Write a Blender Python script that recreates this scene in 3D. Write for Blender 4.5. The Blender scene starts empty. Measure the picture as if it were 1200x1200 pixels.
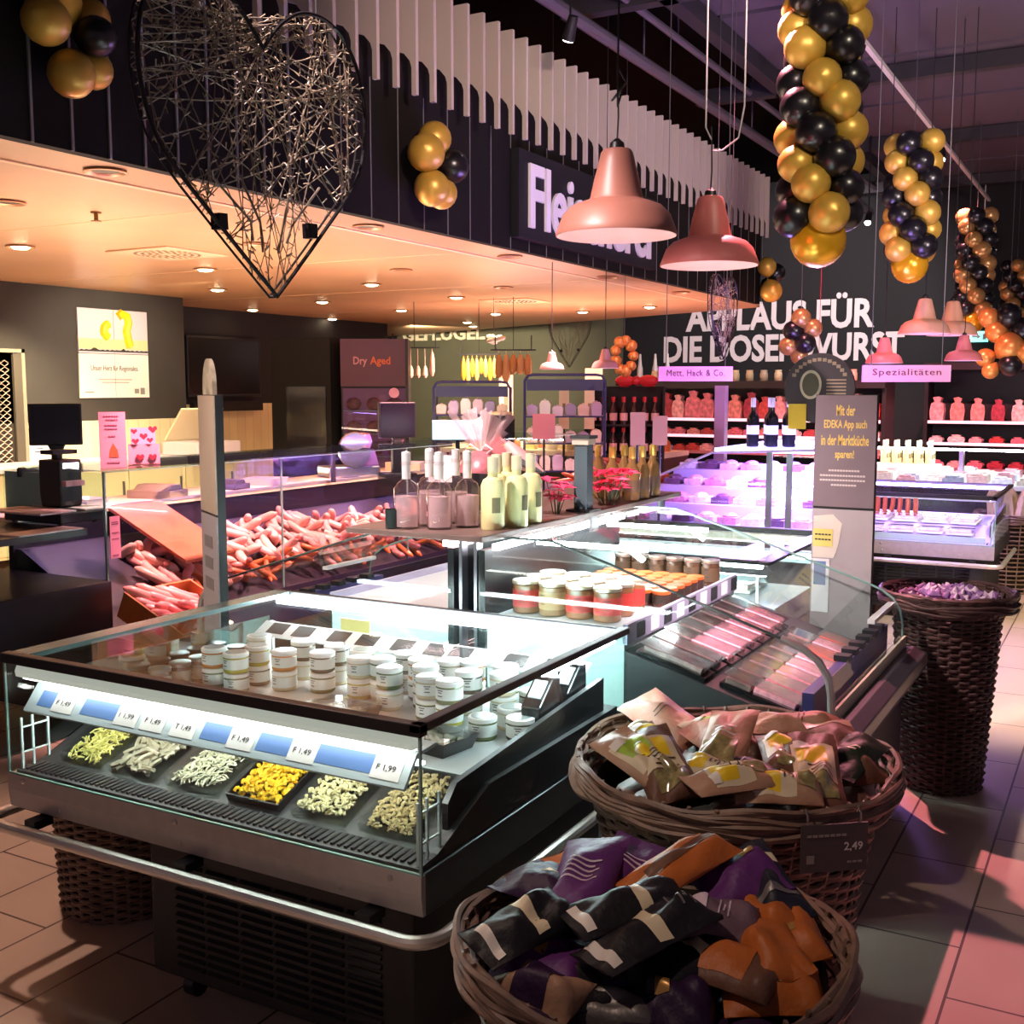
import bpy, math, random
from math import sin, cos, pi, radians, atan2, hypot
from mathutils import Vector, Matrix

SC = bpy.context.scene
COL = SC.collection
R = random.Random(7)

# ------------------------------------------------------------------ camera
cam_data = bpy.data.cameras.new('camera')
cam = bpy.data.objects.new('camera', cam_data)
COL.objects.link(cam)
cam_data.sensor_width = 36.0
cam_data.lens = 36.0 * 1310.0 / 1200.0
cam.location = (0, 0, 1.60)
cam.rotation_euler = (pi / 2 - math.atan(145 / 1310.0), 0, radians(29.1))
cam_data.clip_start = 0.05
SC.camera = cam

# ------------------------------------------------------------------ world, exposure
world = bpy.data.worlds.new('world')
SC.world = world
world.use_nodes = True
world.node_tree.nodes['Background'].inputs[0].default_value = (0.62, 0.45, 0.55, 1)
world.node_tree.nodes['Background'].inputs[1].default_value = 0.07
SC.view_settings.view_transform = 'Standard'
SC.view_settings.look = 'None'
SC.view_settings.exposure = 1.62
SC.view_settings.gamma = 1.0
SC.view_settings.use_curve_mapping = False
try:
    SC.cycles.max_bounces = 8
    SC.cycles.transparent_max_bounces = 24
    SC.cycles.sample_clamp_indirect = 6.0
    SC.cycles.caustics_reflective = False
    SC.cycles.caustics_refractive = False
except Exception:
    pass


# ------------------------------------------------------------------ lights of the hall and added fills
def light(kind, name, loc, color, power, target=None, **kw):
    d = bpy.data.lights.new(name, kind)
    d.color = color
    d.energy = power
    for k, v in kw.items():
        setattr(d, k, v)
    o = bpy.data.objects.new(name, d)
    COL.objects.link(o)
    o.location = loc
    if target is not None:
        v = Vector(target) - Vector(loc)
        o.rotation_euler = v.to_track_quat('-Z', 'Y').to_euler()
    return o


PINK = (1.0, 0.30, 0.33)
WARM = (1.0, 0.72, 0.45)
PURP = (0.50, 0.28, 1.0)
COOL = (0.80, 0.97, 1.0)
# pink track spots over the island and the aisle
light('SPOT', 'aisle_spot', (-1.95, 5.88, 3.70), (1.0, 0.30, 0.37), 290, (0.15, 3.55, 0), spot_size=radians(40), spot_blend=0.15, shadow_soft_size=0.025)
light('SPOT', 'left_floor_spot', (-3.7, 2.5, 3.9), (1.0, 0.66, 0.54), 85, (-2.7, 1.5, 0), spot_size=radians(60), spot_blend=0.6, shadow_soft_size=0.05)
light('SPOT', 'far_floor_spot', (0.9, 6.0, 4.0), (1.0, 0.80, 0.58), 420, (-0.2, 7.2, 0), spot_size=radians(56), spot_blend=0.5, shadow_soft_size=0.08)
light('SPOT', 'basket_spot', (-1.9, 0.3, 3.9), (1.0, 0.74, 0.60), 70, (-0.85, 2.35, 0.6), spot_size=radians(27), spot_blend=0.8, shadow_soft_size=0.05)
# service counter: added upward soffit fills, warm work lights, pink meat lights, purple case light
light('AREA', 'soffit_fill', (-5.45, 6.0, 0.985), (1.0, 0.76, 0.56), 42, (-5.45, 6.0, 3), shape='RECTANGLE', size=0.3, size_y=4.6)  # added light facing up from the worktop to brighten the soffit
light('AREA', 'soffit_fill_rear', (-6.0, 11.95, 0.93), (1.0, 0.56, 0.50), 45, (-6.0, 11.95, 3), shape='RECTANGLE', size=2.4, size_y=0.2)  # second added upward light, for the far end of the soffit
for k, y in enumerate((4.3, 5.4, 6.6, 8.2)):
    light('SPOT', 'meat_spot', (-3.95, y, 2.57), (1.0, 0.42, 0.42), 300, (-4.45, y, 0.7), spot_size=radians(58), spot_blend=0.6, shadow_soft_size=0.05)
for k, (x, y) in enumerate(((-6.6, 5.2), (-6.6, 7.6), (-6.4, 11.0), (-8.4, 6.6))):
    light('SPOT', 'service_spot', (x, y, 2.57), (1.0, 0.80, 0.52), 170, (x - 0.8, y + 0.3, 0.6), spot_size=radians(100), spot_blend=0.8, shadow_soft_size=0.06)
light('SPOT', 'poster_fill', (-7.7, 8.0, 2.56), (1.0, 0.86, 0.64), 62, (-9.35, 8.2, 1.5), spot_size=radians(95), spot_blend=0.8, shadow_soft_size=0.06)  # added to brighten the poster wall
light('SPOT', 'board_fill', (-5.2, 0.6, 2.56), (1.0, 0.82, 0.68), 120, (-3.05, 3.1, 1.1), spot_size=radians(30), spot_blend=0.6, shadow_soft_size=0.04)  # added from the left to lift the dark face of the info board
light('SPOT', 'meat_pack_fill', (0.5, 2.9, 3.7), (1.0, 0.70, 0.75), 760, (-1.30, 3.85, 0.8), spot_size=radians(18), spot_blend=0.7, shadow_soft_size=0.05)  # added fill, makes the meat packs brighter
light('SPOT', 'bottle_fill', (-2.6, 1.6, 3.9), (1.0, 0.78, 0.76), 400, (-2.0, 3.9, 1.2), spot_size=radians(45), spot_blend=0.7, shadow_soft_size=0.06)  # added fill over the shelf, brightens the bottles
light('SPOT', 'freezer_fill', (-1.3, 10.6, 4.2), (0.95, 0.92, 1.0), 330, (-1.4, 12.0, 0.7), spot_size=radians(52), spot_blend=0.6, shadow_soft_size=0.05)  # added fill to raise the brightness of the far freezer
light('SPOT', 'slat_wash', (-0.9, 3.6, 3.7), (1.0, 0.72, 0.68), 150, (-4.0, 7.2, 3.2), spot_size=radians(58), spot_blend=0.9, shadow_soft_size=0.1)
light('SPOT', 'garland_spot', (0.4, 3.2, 3.9), (1.0, 0.86, 0.66), 80, (-1.45, 6.2, 2.9), spot_size=radians(60), spot_blend=0.7, shadow_soft_size=0.05)
light('SPOT', 'lettering_wash', (-3.2, 13.6, 3.9), (1.0, 0.86, 0.84), 420, (-4.9, 18.2, 2.4), spot_size=radians(75), spot_blend=0.7, shadow_soft_size=0.1)
light('SPOT', 'poultry_wall_wash', (-10.2, 15.0, 2.55), (1.0, 0.85, 0.60), 260, (-10.6, 18.2, 1.9), spot_size=radians(95), spot_blend=0.8, shadow_soft_size=0.1)
for (x, y, pw, c) in ((-5.4, 12.0, 420, PINK), (-2.4, 11.2, 420, PINK), (-1.9, 13.4, 420, PINK), (-2.5, 8.0, 130, PINK), (-7.2, 12.6, 260, (1, .7, .55))):
    light('SPOT', 'far_pink_spot', (x, y, 4.1), c, pw, (x - .35, y + 1.9, 0.9), spot_size=radians(70), spot_blend=0.6, shadow_soft_size=0.05)
light('SPOT', 'ceiling_wash', (1.6, 5.0, 2.6), (0.92, 0.74, 0.78), 430, (-0.6, 9.4, 4.6), spot_size=radians(95), spot_blend=1.0, shadow_soft_size=0.3)


# ------------------------------------------------------------------ materials
def lin(h):
    h = h.lstrip('#')
    out = []
    for i in (0, 2, 4):
        v = int(h[i:i + 2], 16) / 255
        out.append(v / 12.92 if v <= 0.04045 else ((v + 0.055) / 1.055) ** 2.4)
    return (*out, 1)


MATS = {}


def mat(name, color='#888888', rough=0.5, metal=0.0, emit=None, estr=0.0, noise=0.0, nscale=20.0, bump=0.0, bscale=60.0, coat=0.0, spec=0.5, sss=0.0):
    if name in MATS:
        return MATS[name]
    m = bpy.data.materials.new(name)
    m.use_nodes = True
    nt = m.node_tree
    b = nt.nodes['Principled BSDF']
    b.inputs['Base Color'].default_value = lin(color)
    b.inputs['Roughness'].default_value = rough
    b.inputs['Metallic'].default_value = metal
    b.inputs['Specular IOR Level'].default_value = spec
    if coat:
        b.inputs['Coat Weight'].default_value = coat
    if emit:
        b.inputs['Emission Color'].default_value = lin(emit)
        b.inputs['Emission Strength'].default_value = estr
    tc = None
    if noise or bump:
        tc = nt.nodes.new('ShaderNodeTexCoord')
    if noise:
        n = nt.nodes.new('ShaderNodeTexNoise')
        n.inputs['Scale'].default_value = nscale
        n.inputs['Detail'].default_value = 4
        nt.links.new(tc.outputs['Object'], n.inputs['Vector'])
        mp = nt.nodes.new('ShaderNodeMapRange')
        mp.inputs[1].default_value = 0.3
        mp.inputs[2].default_value = 0.7
        mp.inputs[3].default_value = 1 - noise
        mp.inputs[4].default_value = 1 + noise
        nt.links.new(n.outputs['Fac'], mp.inputs[0])
        mx = nt.nodes.new('ShaderNodeVectorMath')
        mx.operation = 'SCALE'
        mx.inputs[0].default_value = lin(color)[:3]
        nt.links.new(mp.outputs[0], mx.inputs['Scale'])
        nt.links.new(mx.outputs[0], b.inputs['Base Color'])
    if bump:
        n2 = nt.nodes.new('ShaderNodeTexNoise')
        n2.inputs['Scale'].default_value = bscale
        n2.inputs['Detail'].default_value = 3
        nt.links.new(tc.outputs['Object'], n2.inputs['Vector'])
        bp = nt.nodes.new('ShaderNodeBump')
        bp.inputs['Strength'].default_value = bump
        bp.inputs['Distance'].default_value = 0.01
        nt.links.new(n2.outputs['Fac'], bp.inputs['Height'])
        nt.links.new(bp.outputs[0], b.inputs['Normal'])
    MATS[name] = m
    return m


def emat(name, color, strength):
    if name in MATS:
        return MATS[name]
    m = bpy.data.materials.new(name)
    m.use_nodes = True
    nt = m.node_tree
    b = nt.nodes['Principled BSDF']
    b.inputs['Base Color'].default_value = (0.8, 0.8, 0.8, 1)
    b.inputs['Emission Color'].default_value = (*color, 1)
    b.inputs['Emission Strength'].default_value = strength
    MATS[name] = m
    return m


def translucent(name, color, alpha, rough=0.25):
    m = mat(name, color, rough, spec=0.8)
    m.node_tree.nodes['Principled BSDF'].inputs['Alpha'].default_value = alpha
    return m


def glass(name, tint=(0.93, 0.97, 0.96), refl=1.0, rough=0.0):
    if name in MATS:
        return MATS[name]
    m = bpy.data.materials.new(name)
    m.use_nodes = True
    nt = m.node_tree
    nt.nodes.clear()
    out = nt.nodes.new('ShaderNodeOutputMaterial')
    tr = nt.nodes.new('ShaderNodeBsdfTransparent')
    tr.inputs[0].default_value = (*tint, 1)
    gl = nt.nodes.new('ShaderNodeBsdfGlossy')
    gl.inputs['Roughness'].default_value = rough
    # Schlick reflectance, the same from both sides of the pane
    lw = nt.nodes.new('ShaderNodeLayerWeight')
    lw.inputs['Blend'].default_value = 0.5
    pw = nt.nodes.new('ShaderNodeMath')
    pw.operation = 'POWER'
    pw.inputs[1].default_value = 5.0
    nt.links.new(lw.outputs['Facing'], pw.inputs[0])
    mu = nt.nodes.new('ShaderNodeMath')
    mu.operation = 'MULTIPLY_ADD'
    mu.inputs[1].default_value = 0.6 * refl
    mu.inputs[2].default_value = 0.022 * refl
    nt.links.new(pw.outputs[0], mu.inputs[0])
    mx = nt.nodes.new('ShaderNodeMixShader')
    nt.links.new(mu.outputs[0], mx.inputs[0])
    nt.links.new(tr.outputs[0], mx.inputs[1])
    nt.links.new(gl.outputs[0], mx.inputs[2])
    nt.links.new(mx.outputs[0], out.inputs[0])
    MATS[name] = m
    return m


def tiles(name, c1, mortar, rough, sx, sy, msize, offset=0.5, scale=1.0, shift=(0, 0, 0)):
    m = bpy.data.materials.new(name)
    m.use_nodes = True
    nt = m.node_tree
    b = nt.nodes['Principled BSDF']
    tc = nt.nodes.new('ShaderNodeTexCoord')
    mp = nt.nodes.new('ShaderNodeMapping')
    mp.inputs['Location'].default_value = shift
    br = nt.nodes.new('ShaderNodeTexBrick')
    br.offset = offset
    br.inputs['Scale'].default_value = 1.0
    br.inputs['Brick Width'].default_value = sx
    br.inputs['Row Height'].default_value = sy
    br.inputs['Mortar Size'].default_value = msize
    br.inputs['Mortar Smooth'].default_value = 0.1
    br.inputs['Bias'].default_value = 0
    br.inputs['Color1'].default_value = lin(c1)
    c2 = [v * 0.92 for v in lin(c1)[:3]]
    br.inputs['Color2'].default_value = (*c2, 1)
    br.inputs['Mortar'].default_value = lin(mortar)
    nt.links.new(tc.outputs['Object'], mp.inputs[0])
    nt.links.new(mp.outputs[0], br.inputs['Vector'])
    no = nt.nodes.new('ShaderNodeTexNoise')
    no.inputs['Scale'].default_value = 3.0
    no.inputs['Detail'].default_value = 6
    nt.links.new(tc.outputs['Object'], no.inputs['Vector'])
    mr = nt.nodes.new('ShaderNodeMapRange')
    mr.inputs[3].default_value = 0.86
    mr.inputs[4].default_value = 1.12
    nt.links.new(no.outputs['Fac'], mr.inputs[0])
    vm = nt.nodes.new('ShaderNodeVectorMath')
    vm.operation = 'SCALE'
    nt.links.new(br.outputs['Color'], vm.inputs[0])
    nt.links.new(mr.outputs[0], vm.inputs['Scale'])
    nt.links.new(vm.outputs[0], b.inputs['Base Color'])
    b.inputs['Roughness'].default_value = rough
    MATS[name] = m
    return m


# ------------------------------------------------------------------ mesh helpers
class MB:
    def __init__(self):
        self.v, self.f, self.m = [], [], []
        self.T = Matrix.Identity(4)

    def add(self, vs, fs, mi=0):
        o = len(self.v)
        T = self.T
        self.v += [tuple(T @ Vector(p)) for p in vs]
        for f in fs:
            self.f.append(tuple(i + o for i in f))
            self.m.append(mi)
        return self

    def box(self, x0, x1, y0, y1, z0, z1, mi=0):
        vs = [(x0, y0, z0), (x1, y0, z0), (x1, y1, z0), (x0, y1, z0), (x0, y0, z1), (x1, y0, z1), (x1, y1, z1), (x0, y1, z1)]
        fs = [(0, 3, 2, 1), (4, 5, 6, 7), (0, 1, 5, 4), (1, 2, 6, 5), (2, 3, 7, 6), (3, 0, 4, 7)]
        return self.add(vs, fs, mi)

    def cbox(self, c, s, mi=0):
        return self.box(c[0] - s[0] / 2, c[0] + s[0] / 2, c[1] - s[1] / 2, c[1] + s[1] / 2, c[2] - s[2] / 2, c[2] + s[2] / 2, mi)

    def lathe(self, prof, n=24, c=(0, 0, 0), mi=0, cap=True, sx=1.0, sy=1.0):
        vs, fs = [], []
        for r, z in prof:
            for k in range(n):
                a = 2 * pi * k / n
                vs.append((c[0] + r * cos(a) * sx, c[1] + r * sin(a) * sy, c[2] + z))
        for i in range(len(prof) - 1):
            for k in range(n):
                k2 = (k + 1) % n
                fs.append((i * n + k, i * n + k2, (i + 1) * n + k2, (i + 1) * n + k))
        if cap:
            fs.append(tuple(range(n - 1, -1, -1)))
            b = (len(prof) - 1) * n
            fs.append(tuple(b + k for k in range(n)))
        return self.add(vs, fs, mi)

    def tube(self, pts, r, n=6, closed=False, mi=0, radii=None):
        pts = [Vector(p) for p in pts]
        L = len(pts)
        vs, fs = [], []
        up = Vector((0, 0, 1))
        prev = None
        for i, p in enumerate(pts):
            if closed:
                t = pts[(i + 1) % L] - pts[i - 1]
            else:
                t = pts[min(i + 1, L - 1)] - pts[max(i - 1, 0)]
            if t.length < 1e-9:
                t = Vector((0, 0, 1))
            t.normalize()
            if prev is None:
                a = up if abs(t.dot(up)) < 0.9 else Vector((1, 0, 0))
                u = (a - t * a.dot(t)).normalized()
            else:
                u = prev - t * prev.dot(t)
                u = u.normalized() if u.length > 1e-6 else t.orthogonal().normalized()
            prev = u
            w = t.cross(u)
            rr = radii[i] if radii else r
            for k in range(n):
                a = 2 * pi * k / n
                vs.append(p + (u * cos(a) + w * sin(a)) * rr)
        for i in range(L if closed else L - 1):
            j = (i + 1) % L
            for k in range(n):
                k2 = (k + 1) % n
                fs.append((i * n + k, i * n + k2, j * n + k2, j * n + k))
        if not closed:
            fs.append(tuple(range(n - 1, -1, -1)))
            fs.append(tuple((L - 1) * n + k for k in range(n)))
        return self.add(vs, fs, mi)

    def cyl(self, p0, p1, r, n=12, mi=0):
        return self.tube([p0, p1], r, n, False, mi)

    def prism(self, poly, axis, a0, a1, mi=0):
        """poly of 2D points in the plane across the axis, extruded from a0 to a1"""
        n = len(poly)

        def mk(p, a):
            if axis == 'x':
                return (a, p[0], p[1])
            if axis == 'y':
                return (p[0], a, p[1])
            return (p[0], p[1], a)
        vs = [mk(p, a0) for p in poly] + [mk(p, a1) for p in poly]
        fs = [tuple(range(n - 1, -1, -1)), tuple(range(n, 2 * n))]
        for i in range(n):
            j = (i + 1) % n
            fs.append((i, j, n + j, n + i))
        return self.add(vs, fs, mi)

    def quad(self, a, b, c, d, mi=0):
        return self.add([a, b, c, d], [(0, 1, 2, 3)], mi)

    def ball(self, c, r, seg=16, ring=10, s=(1, 1, 1), mi=0):
        vs, fs = [(c[0], c[1], c[2] - r * s[2])], []
        for i in range(1, ring):
            t = pi * i / ring
            for k in range(seg):
                a = 2 * pi * k / seg
                vs.append((c[0] + r * s[0] * sin(t) * cos(a), c[1] + r * s[1] * sin(t) * sin(a), c[2] - r * s[2] * cos(t)))
        vs.append((c[0], c[1], c[2] + r * s[2]))
        for k in range(seg):
            fs.append((0, 1 + (k + 1) % seg, 1 + k))
        for i in range(ring - 2):
            for k in range(seg):
                k2 = (k + 1) % seg
                fs.append((1 + i * seg + k, 1 + i * seg + k2, 1 + (i + 1) * seg + k2, 1 + (i + 1) * seg + k))
        top = len(vs) - 1
        b = 1 + (ring - 2) * seg
        for k in range(seg):
            fs.append((b + k, b + (k + 1) % seg, top))
        return self.add(vs, fs, mi)

    def build(self, name, mats, parent=None, smooth=True, bevel=0.0, angle=35):
        me = bpy.data.meshes.new(name)
        me.from_pydata(self.v, [], self.f)
        if not isinstance(mats, (list, tuple)):
            mats = [mats]
        for m in mats:
            me.materials.append(m)
        if len(mats) > 1:
            me.polygons.foreach_set('material_index', self.m)
        if smooth:
            me.polygons.foreach_set('use_smooth', [True] * len(me.polygons))
            me.set_sharp_from_angle(angle=radians(angle))
        me.update()
        o = bpy.data.objects.new(name, me)
        COL.objects.link(o)
        if parent is not None:
            o.parent = parent
        if bevel:
            bv = o.modifiers.new('bevel', 'BEVEL')
            bv.width = bevel
            bv.segments = 2
            bv.limit_method = 'ANGLE'
        return o


def tag(o, label=None, cat=None, group=None, kind=None):
    if label:
        o['label'] = label
    if cat:
        o['category'] = cat
    if group:
        o['group'] = group
    if kind:
        o['kind'] = kind
    return o


def thing(name, label, cat, loc=(0, 0, 0), rz=0.0, group=None, rot=None):
    o = bpy.data.objects.new(name, None)
    COL.objects.link(o)
    o.empty_display_size = 0.1
    o.location = loc
    o.rotation_euler = rot if rot else (0, 0, rz)
    return tag(o, label, cat, group)


KIDS = {}


def copy_tree(o, loc=None, rz=None, label=None, group=None, parent=None, scale=None, rot=None):
    c = o.copy()
    COL.objects.link(c)
    if parent is not None:
        c.parent = parent
    if loc is not None:
        c.location = loc
    if rz is not None:
        c.rotation_euler = (0, 0, rz)
    if rot is not None:
        c.rotation_euler = rot
    if scale is not None:
        c.scale = (scale, scale, scale)
    if label:
        c['label'] = label
    if group:
        c['group'] = group
    for ch in list(o.children):
        copy_tree(ch, parent=c)
    return c


def text(name, body, m, parent, origin, right, up, w=None, h=None, depth=0.003, bold=0.0, center=False, label=None, res=2, spacing=1.0):
    """lettering as a solid mesh; origin is the lower left (or lower middle) corner"""
    cu = bpy.data.curves.new(name, 'FONT')
    cu.body = body
    cu.size = 1.0
    cu.resolution_u = res
    cu.offset = bold
    cu.space_character = spacing
    cu.extrude = 0.0
    to = bpy.data.objects.new('tmp_text', cu)
    COL.objects.link(to)
    dg = bpy.context.evaluated_depsgraph_get()
    dg.update()
    me0 = to.evaluated_get(dg).to_mesh()
    vs = [tuple(v.co) for v in me0.vertices]
    fs = [tuple(p.vertices) for p in me0.polygons]
    to.evaluated_get(dg).to_mesh_clear()
    bpy.data.objects.remove(to)
    bpy.data.curves.remove(cu)
    if not vs:
        return None
    x0, x1 = min(v[0] for v in vs), max(v[0] for v in vs)
    y0, y1 = min(v[1] for v in vs), max(v[1] for v in vs)
    sy = h / (y1 - y0) if h else None
    sx = w / (x1 - x0) if w else sy
    sy = sy or sx
    right, up, origin = Vector(right).normalized(), Vector(up).normalized(), Vector(origin)
    nrm = right.cross(up)
    off = -(x1 - x0) * sx / 2 if center else 0
    P = [origin + right * ((v[0] - x0) * sx + off) + up * ((v[1] - y0) * sy) for v in vs]
    n = len(P)
    edges = {}
    for f in fs:
        for i in range(len(f)):
            e = (f[i], f[(i + 1) % len(f)])
            edges[e] = edges.get(e, 0) + 1
    F = [f for f in fs]
    V = [p + nrm * depth for p in P] + list(P)
    for (a, b) in edges:
        if (b, a) not in edges:
            F.append((b, a, a + n, b + n))
    mb = MB()
    mb.add(V, F)
    o = mb.build(name, m, parent, smooth=False)
    if label:
        o['label'] = label
    return o


def struct(o):
    o['kind'] = 'structure'
    return o

# ================================================================== the setting
M_floor = tiles('floor_tiles', '#cbb39f', '#5b4a44', 0.42, 0.6, 0.3, 0.004, shift=(0, 0.06, 0))
M_floor.node_tree.nodes['Mapping'].inputs['Rotation'].default_value = (0, 0, pi / 2)
M_black = mat('black_satin', '#141216', 0.45)
M_blackm = mat('black_matt', '#18151a', 0.8)
M_wall = mat('dark_wall_paint', '#3b3833', 0.75, noise=0.08, nscale=4)
M_far = mat('far_wall_paint', '#0d0c12', 0.8, noise=0.1, nscale=2)
M_olive = mat('olive_wall_paint', '#5b5a47', 0.8, noise=0.08, nscale=2)
M_ceil = mat('dark_ceiling', '#050407', 0.95, spec=0.05)
M_panel = mat('ceiling_panel', '#4b404c', 0.9, bump=0.3, bscale=150)
M_beam = mat('dark_beam', '#211c24', 0.7)
M_steel = mat('brushed_steel', '#b5b2ae', 0.32, metal=1.0, noise=0.05, nscale=40)
M_steeld = mat('grey_steel', '#77737a', 0.4, metal=0.85)
M_chrome = mat('chrome', '#d9d4cc', 0.33, metal=0.7)
M_white = mat('white_plastic', '#e6e4df', 0.4)
M_cream = mat('cream_tiles', '#e3d9ae', 0.35)
M_soffit = mat('bronze_soffit', '#c79a72', 0.34, noise=0.10, nscale=1.2, bump=0.05, bscale=3, spec=0.6)
M_fascia = mat('fascia_board', '#15110e', 0.8, spec=0.2, noise=0.12, nscale=3)
M_slat = mat('slat_grey', '#b8aa9c', 0.75)
M_joint = mat('metal_joint', '#8d8a8c', 0.4, metal=0.4)
M_glass = glass('clear_glass')
M_glassg = glass('green_edge_glass', (0.80, 0.93, 0.90), 1.2)
M_edge = mat('glass_edge', '#7fa39c', 0.2, spec=0.7)

mb = MB()
mb.box(-16, 5, -3, 18.2, -0.06, 0)
struct(mb.build('floor', M_floor, smooth=False))
mb = MB()
mb.box(-16, 5, -3, 18.4, 4.9, 5.0)
struct(mb.build('ceiling', M_ceil, smooth=False))
mb = MB()
mb.box(-16, 5, 18.2, 18.4, 0, 5)
struct(mb.build('wall_back', M_far, smooth=False))
# the olive return of the back wall behind the poultry counter
mb = MB()
mb.box(-12.6, -7.9, 18.05, 18.19, 0, 2.95)
struct(mb.build('trim_1', M_olive, smooth=False))
# the service wall with the poster, ending at a corner
mb = MB()
mb.box(-9.6, -9.35, 2.0, 9.26, 1.27, 2.6)
struct(mb.build('wall_left', M_wall, smooth=False))
mb = MB()
mb.box(-9.6, -9.34, 7.15, 9.26, 0, 1.27)
mb.box(-10.4, -10.3, 9.0, 13.5, 0, 1.40)
struct(mb.build('wall_tiled', tiles('cream_wall_tiles', '#efe3b4', '#c9bd92', 0.3, 0.3, 0.15, 0.003), smooth=False))
mb = MB()
mb.box(-10.42, -10.3, 9.26, 14.5, 1.40, 2.6)
struct(mb.build('wall_recess', mat('recess_black', '#17151a', 0.7), smooth=False))
mb = MB()
mb.box(-10.3, -9.6, 9.20, 9.26, 0, 2.6)
struct(mb.build('wall_return', MATS['recess_black'], smooth=False))
# mesh roller gate at the left frame edge
d = thing('door_1', None, None, (-9.33, 6.55, 0))
d['kind'] = 'structure'
mb = MB()
mb.box(0, 0.04, 0.555, 0.59, 0, 1.97)
mb.box(0, 0.04, -2.6, 0.59, 1.935, 1.97)
mb.build('door_frame', mat('gate_frame', '#8d8674', 0.5), d, smooth=False)
mb = MB()
mb.box(0.0, 0.03, 0.47, 0.555, 0, 1.93)
mb.build('guide_rail', mat('gate_rail', '#5d574c', 0.5, metal=0.3), d, smooth=False)
mb = MB()
for k in range(60):
    z = 0.02 + k * 0.031
    mb.tube([(0.0, -1.2 + j * 0.042, z + (0.012 if (j + k) % 2 else -0.012)) for j in range(40)], 0.0045, 4)
mb.build('gate_mesh', mat('gate_mesh_metal', '#b9a693', 0.4, metal=0.5), d, smooth=False)
mb = MB()
mb.box(-0.04, -0.02, -2.6, 0.5, 0, 1.95)
mb.build('gate_backing', mat('gate_dark', '#3c342d', 0.8), d, smooth=False)

# canopy over the service counter
mb = MB()
poly = [(-4.061, -1.0), (-4.061, 13.3), (-4.16, 13.8), (-8.2, 15.8), (-13.0, 18.15), (-15.5, 18.15), (-15.5, -1.0)]
mb.prism(poly, 'z', 2.6, 2.66)
struct(mb.build('ceiling_soffit', M_soffit, smooth=False))
mb = MB()
mb.box(-4.43, -4.395, -1.0, 13.5, 2.592, 2.6)
for y in (2.4, 4.8, 7.2, 9.6, 12.0):
    mb.box(-13, -4.42, y, y + 0.008, 2.597, 2.6)
struct(mb.build('trim_2', mat('soffit_joint', '#f2cfa8', 0.4), smooth=False))
mb = MB()
mb.box(-4.06, -4.0, -1.0, 13.27, 2.6, 4.03)
mb.prism([(-4.0, 13.27), (-4.06, 13.27), (-8.2, 15.75), (-8.14, 15.8)], 'z', 2.66, 4.03)
struct(mb.build('wall_fascia', M_fascia, smooth=False))
mb = MB()
for k in range(12):
    y = 2.55 + k * 0.2
    mb.box(-4.0, -3.992, y, y + 0.012, 2.6, 4.03)
for k in range(30):
    y = 5.2 + k * 0.28
    mb.box(-4.0, -3.996, y, y + 0.006, 2.6, 3.4)
struct(mb.build('trim_3', M_joint, smooth=False))
sl = thing('slat_screen', 'row of pale grey vertical slats along the top of the dark canopy fascia', 'slats', (-4.0, 2.0, 3.34))
s0 = None
for k in range(57):
    y = k * 0.197
    zl = 0.0
    if s0 is None:
        mb = MB()
        mb.prism([(0.118, 0.0), (0.15, 0.0), (0.15, 0.69), (0.0, 0.69), (0.0, 0.27), (0.06, 0.25), (0.105, 0.20), (0.118, 0.16)], 'y', 0, 0.028)  # low notch puts the shade on the slat side into the shape
        s0 = mb.build('slat', M_slat, sl, smooth=False)
    else:
        s = s0.copy()
        COL.objects.link(s)
        s.parent = sl
        s.location = (0, y, 0)

# hall ceiling: grey acoustic panels with dark gaps, beams and services
mb = MB()
for i in range(9):
    y0 = 2.0 + i * 1.75
    for x0, x1 in ((-3.1, -0.5), (-0.42, 2.2), (2.28, 4.6)):
        mb.box(x0, x1, y0, y0 + 1.66, 4.55, 4.6)
struct(mb.build('ceiling_panels', M_panel, smooth=False))
for i, (x, z, r) in enumerate(((-3.75, 4.3, 0.05), (-3.45, 4.45, 0.03))):
    mb = MB()
    mb.cyl((x, 3, z), (x, 18.1, z), r, 10)
    for y in (6, 9, 12, 15):
        mb.cyl((x, y, z), (x, y, 4.9), 0.008, 6)
    o = mb.build('ceiling_pipe', mat('grey_pipe', '#5d5560', 0.5, metal=0.3))
    tag(o, ('thick grey service pipe under the ceiling beside the slats', 'thin grey conduit under the ceiling nearest the grey panels')[i], 'pipe')
mb = MB()
for y in (8.0, 11.0, 14.0, 17.0):
    mb.box(-4.0, 4.6, y - 0.06, y + 0.06, 4.40, 4.54)
mb.box(-3.2, -3.08, 2, 18.2, 4.40, 4.54)
struct(mb.build('trim_4', M_beam, smooth=False))

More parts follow.
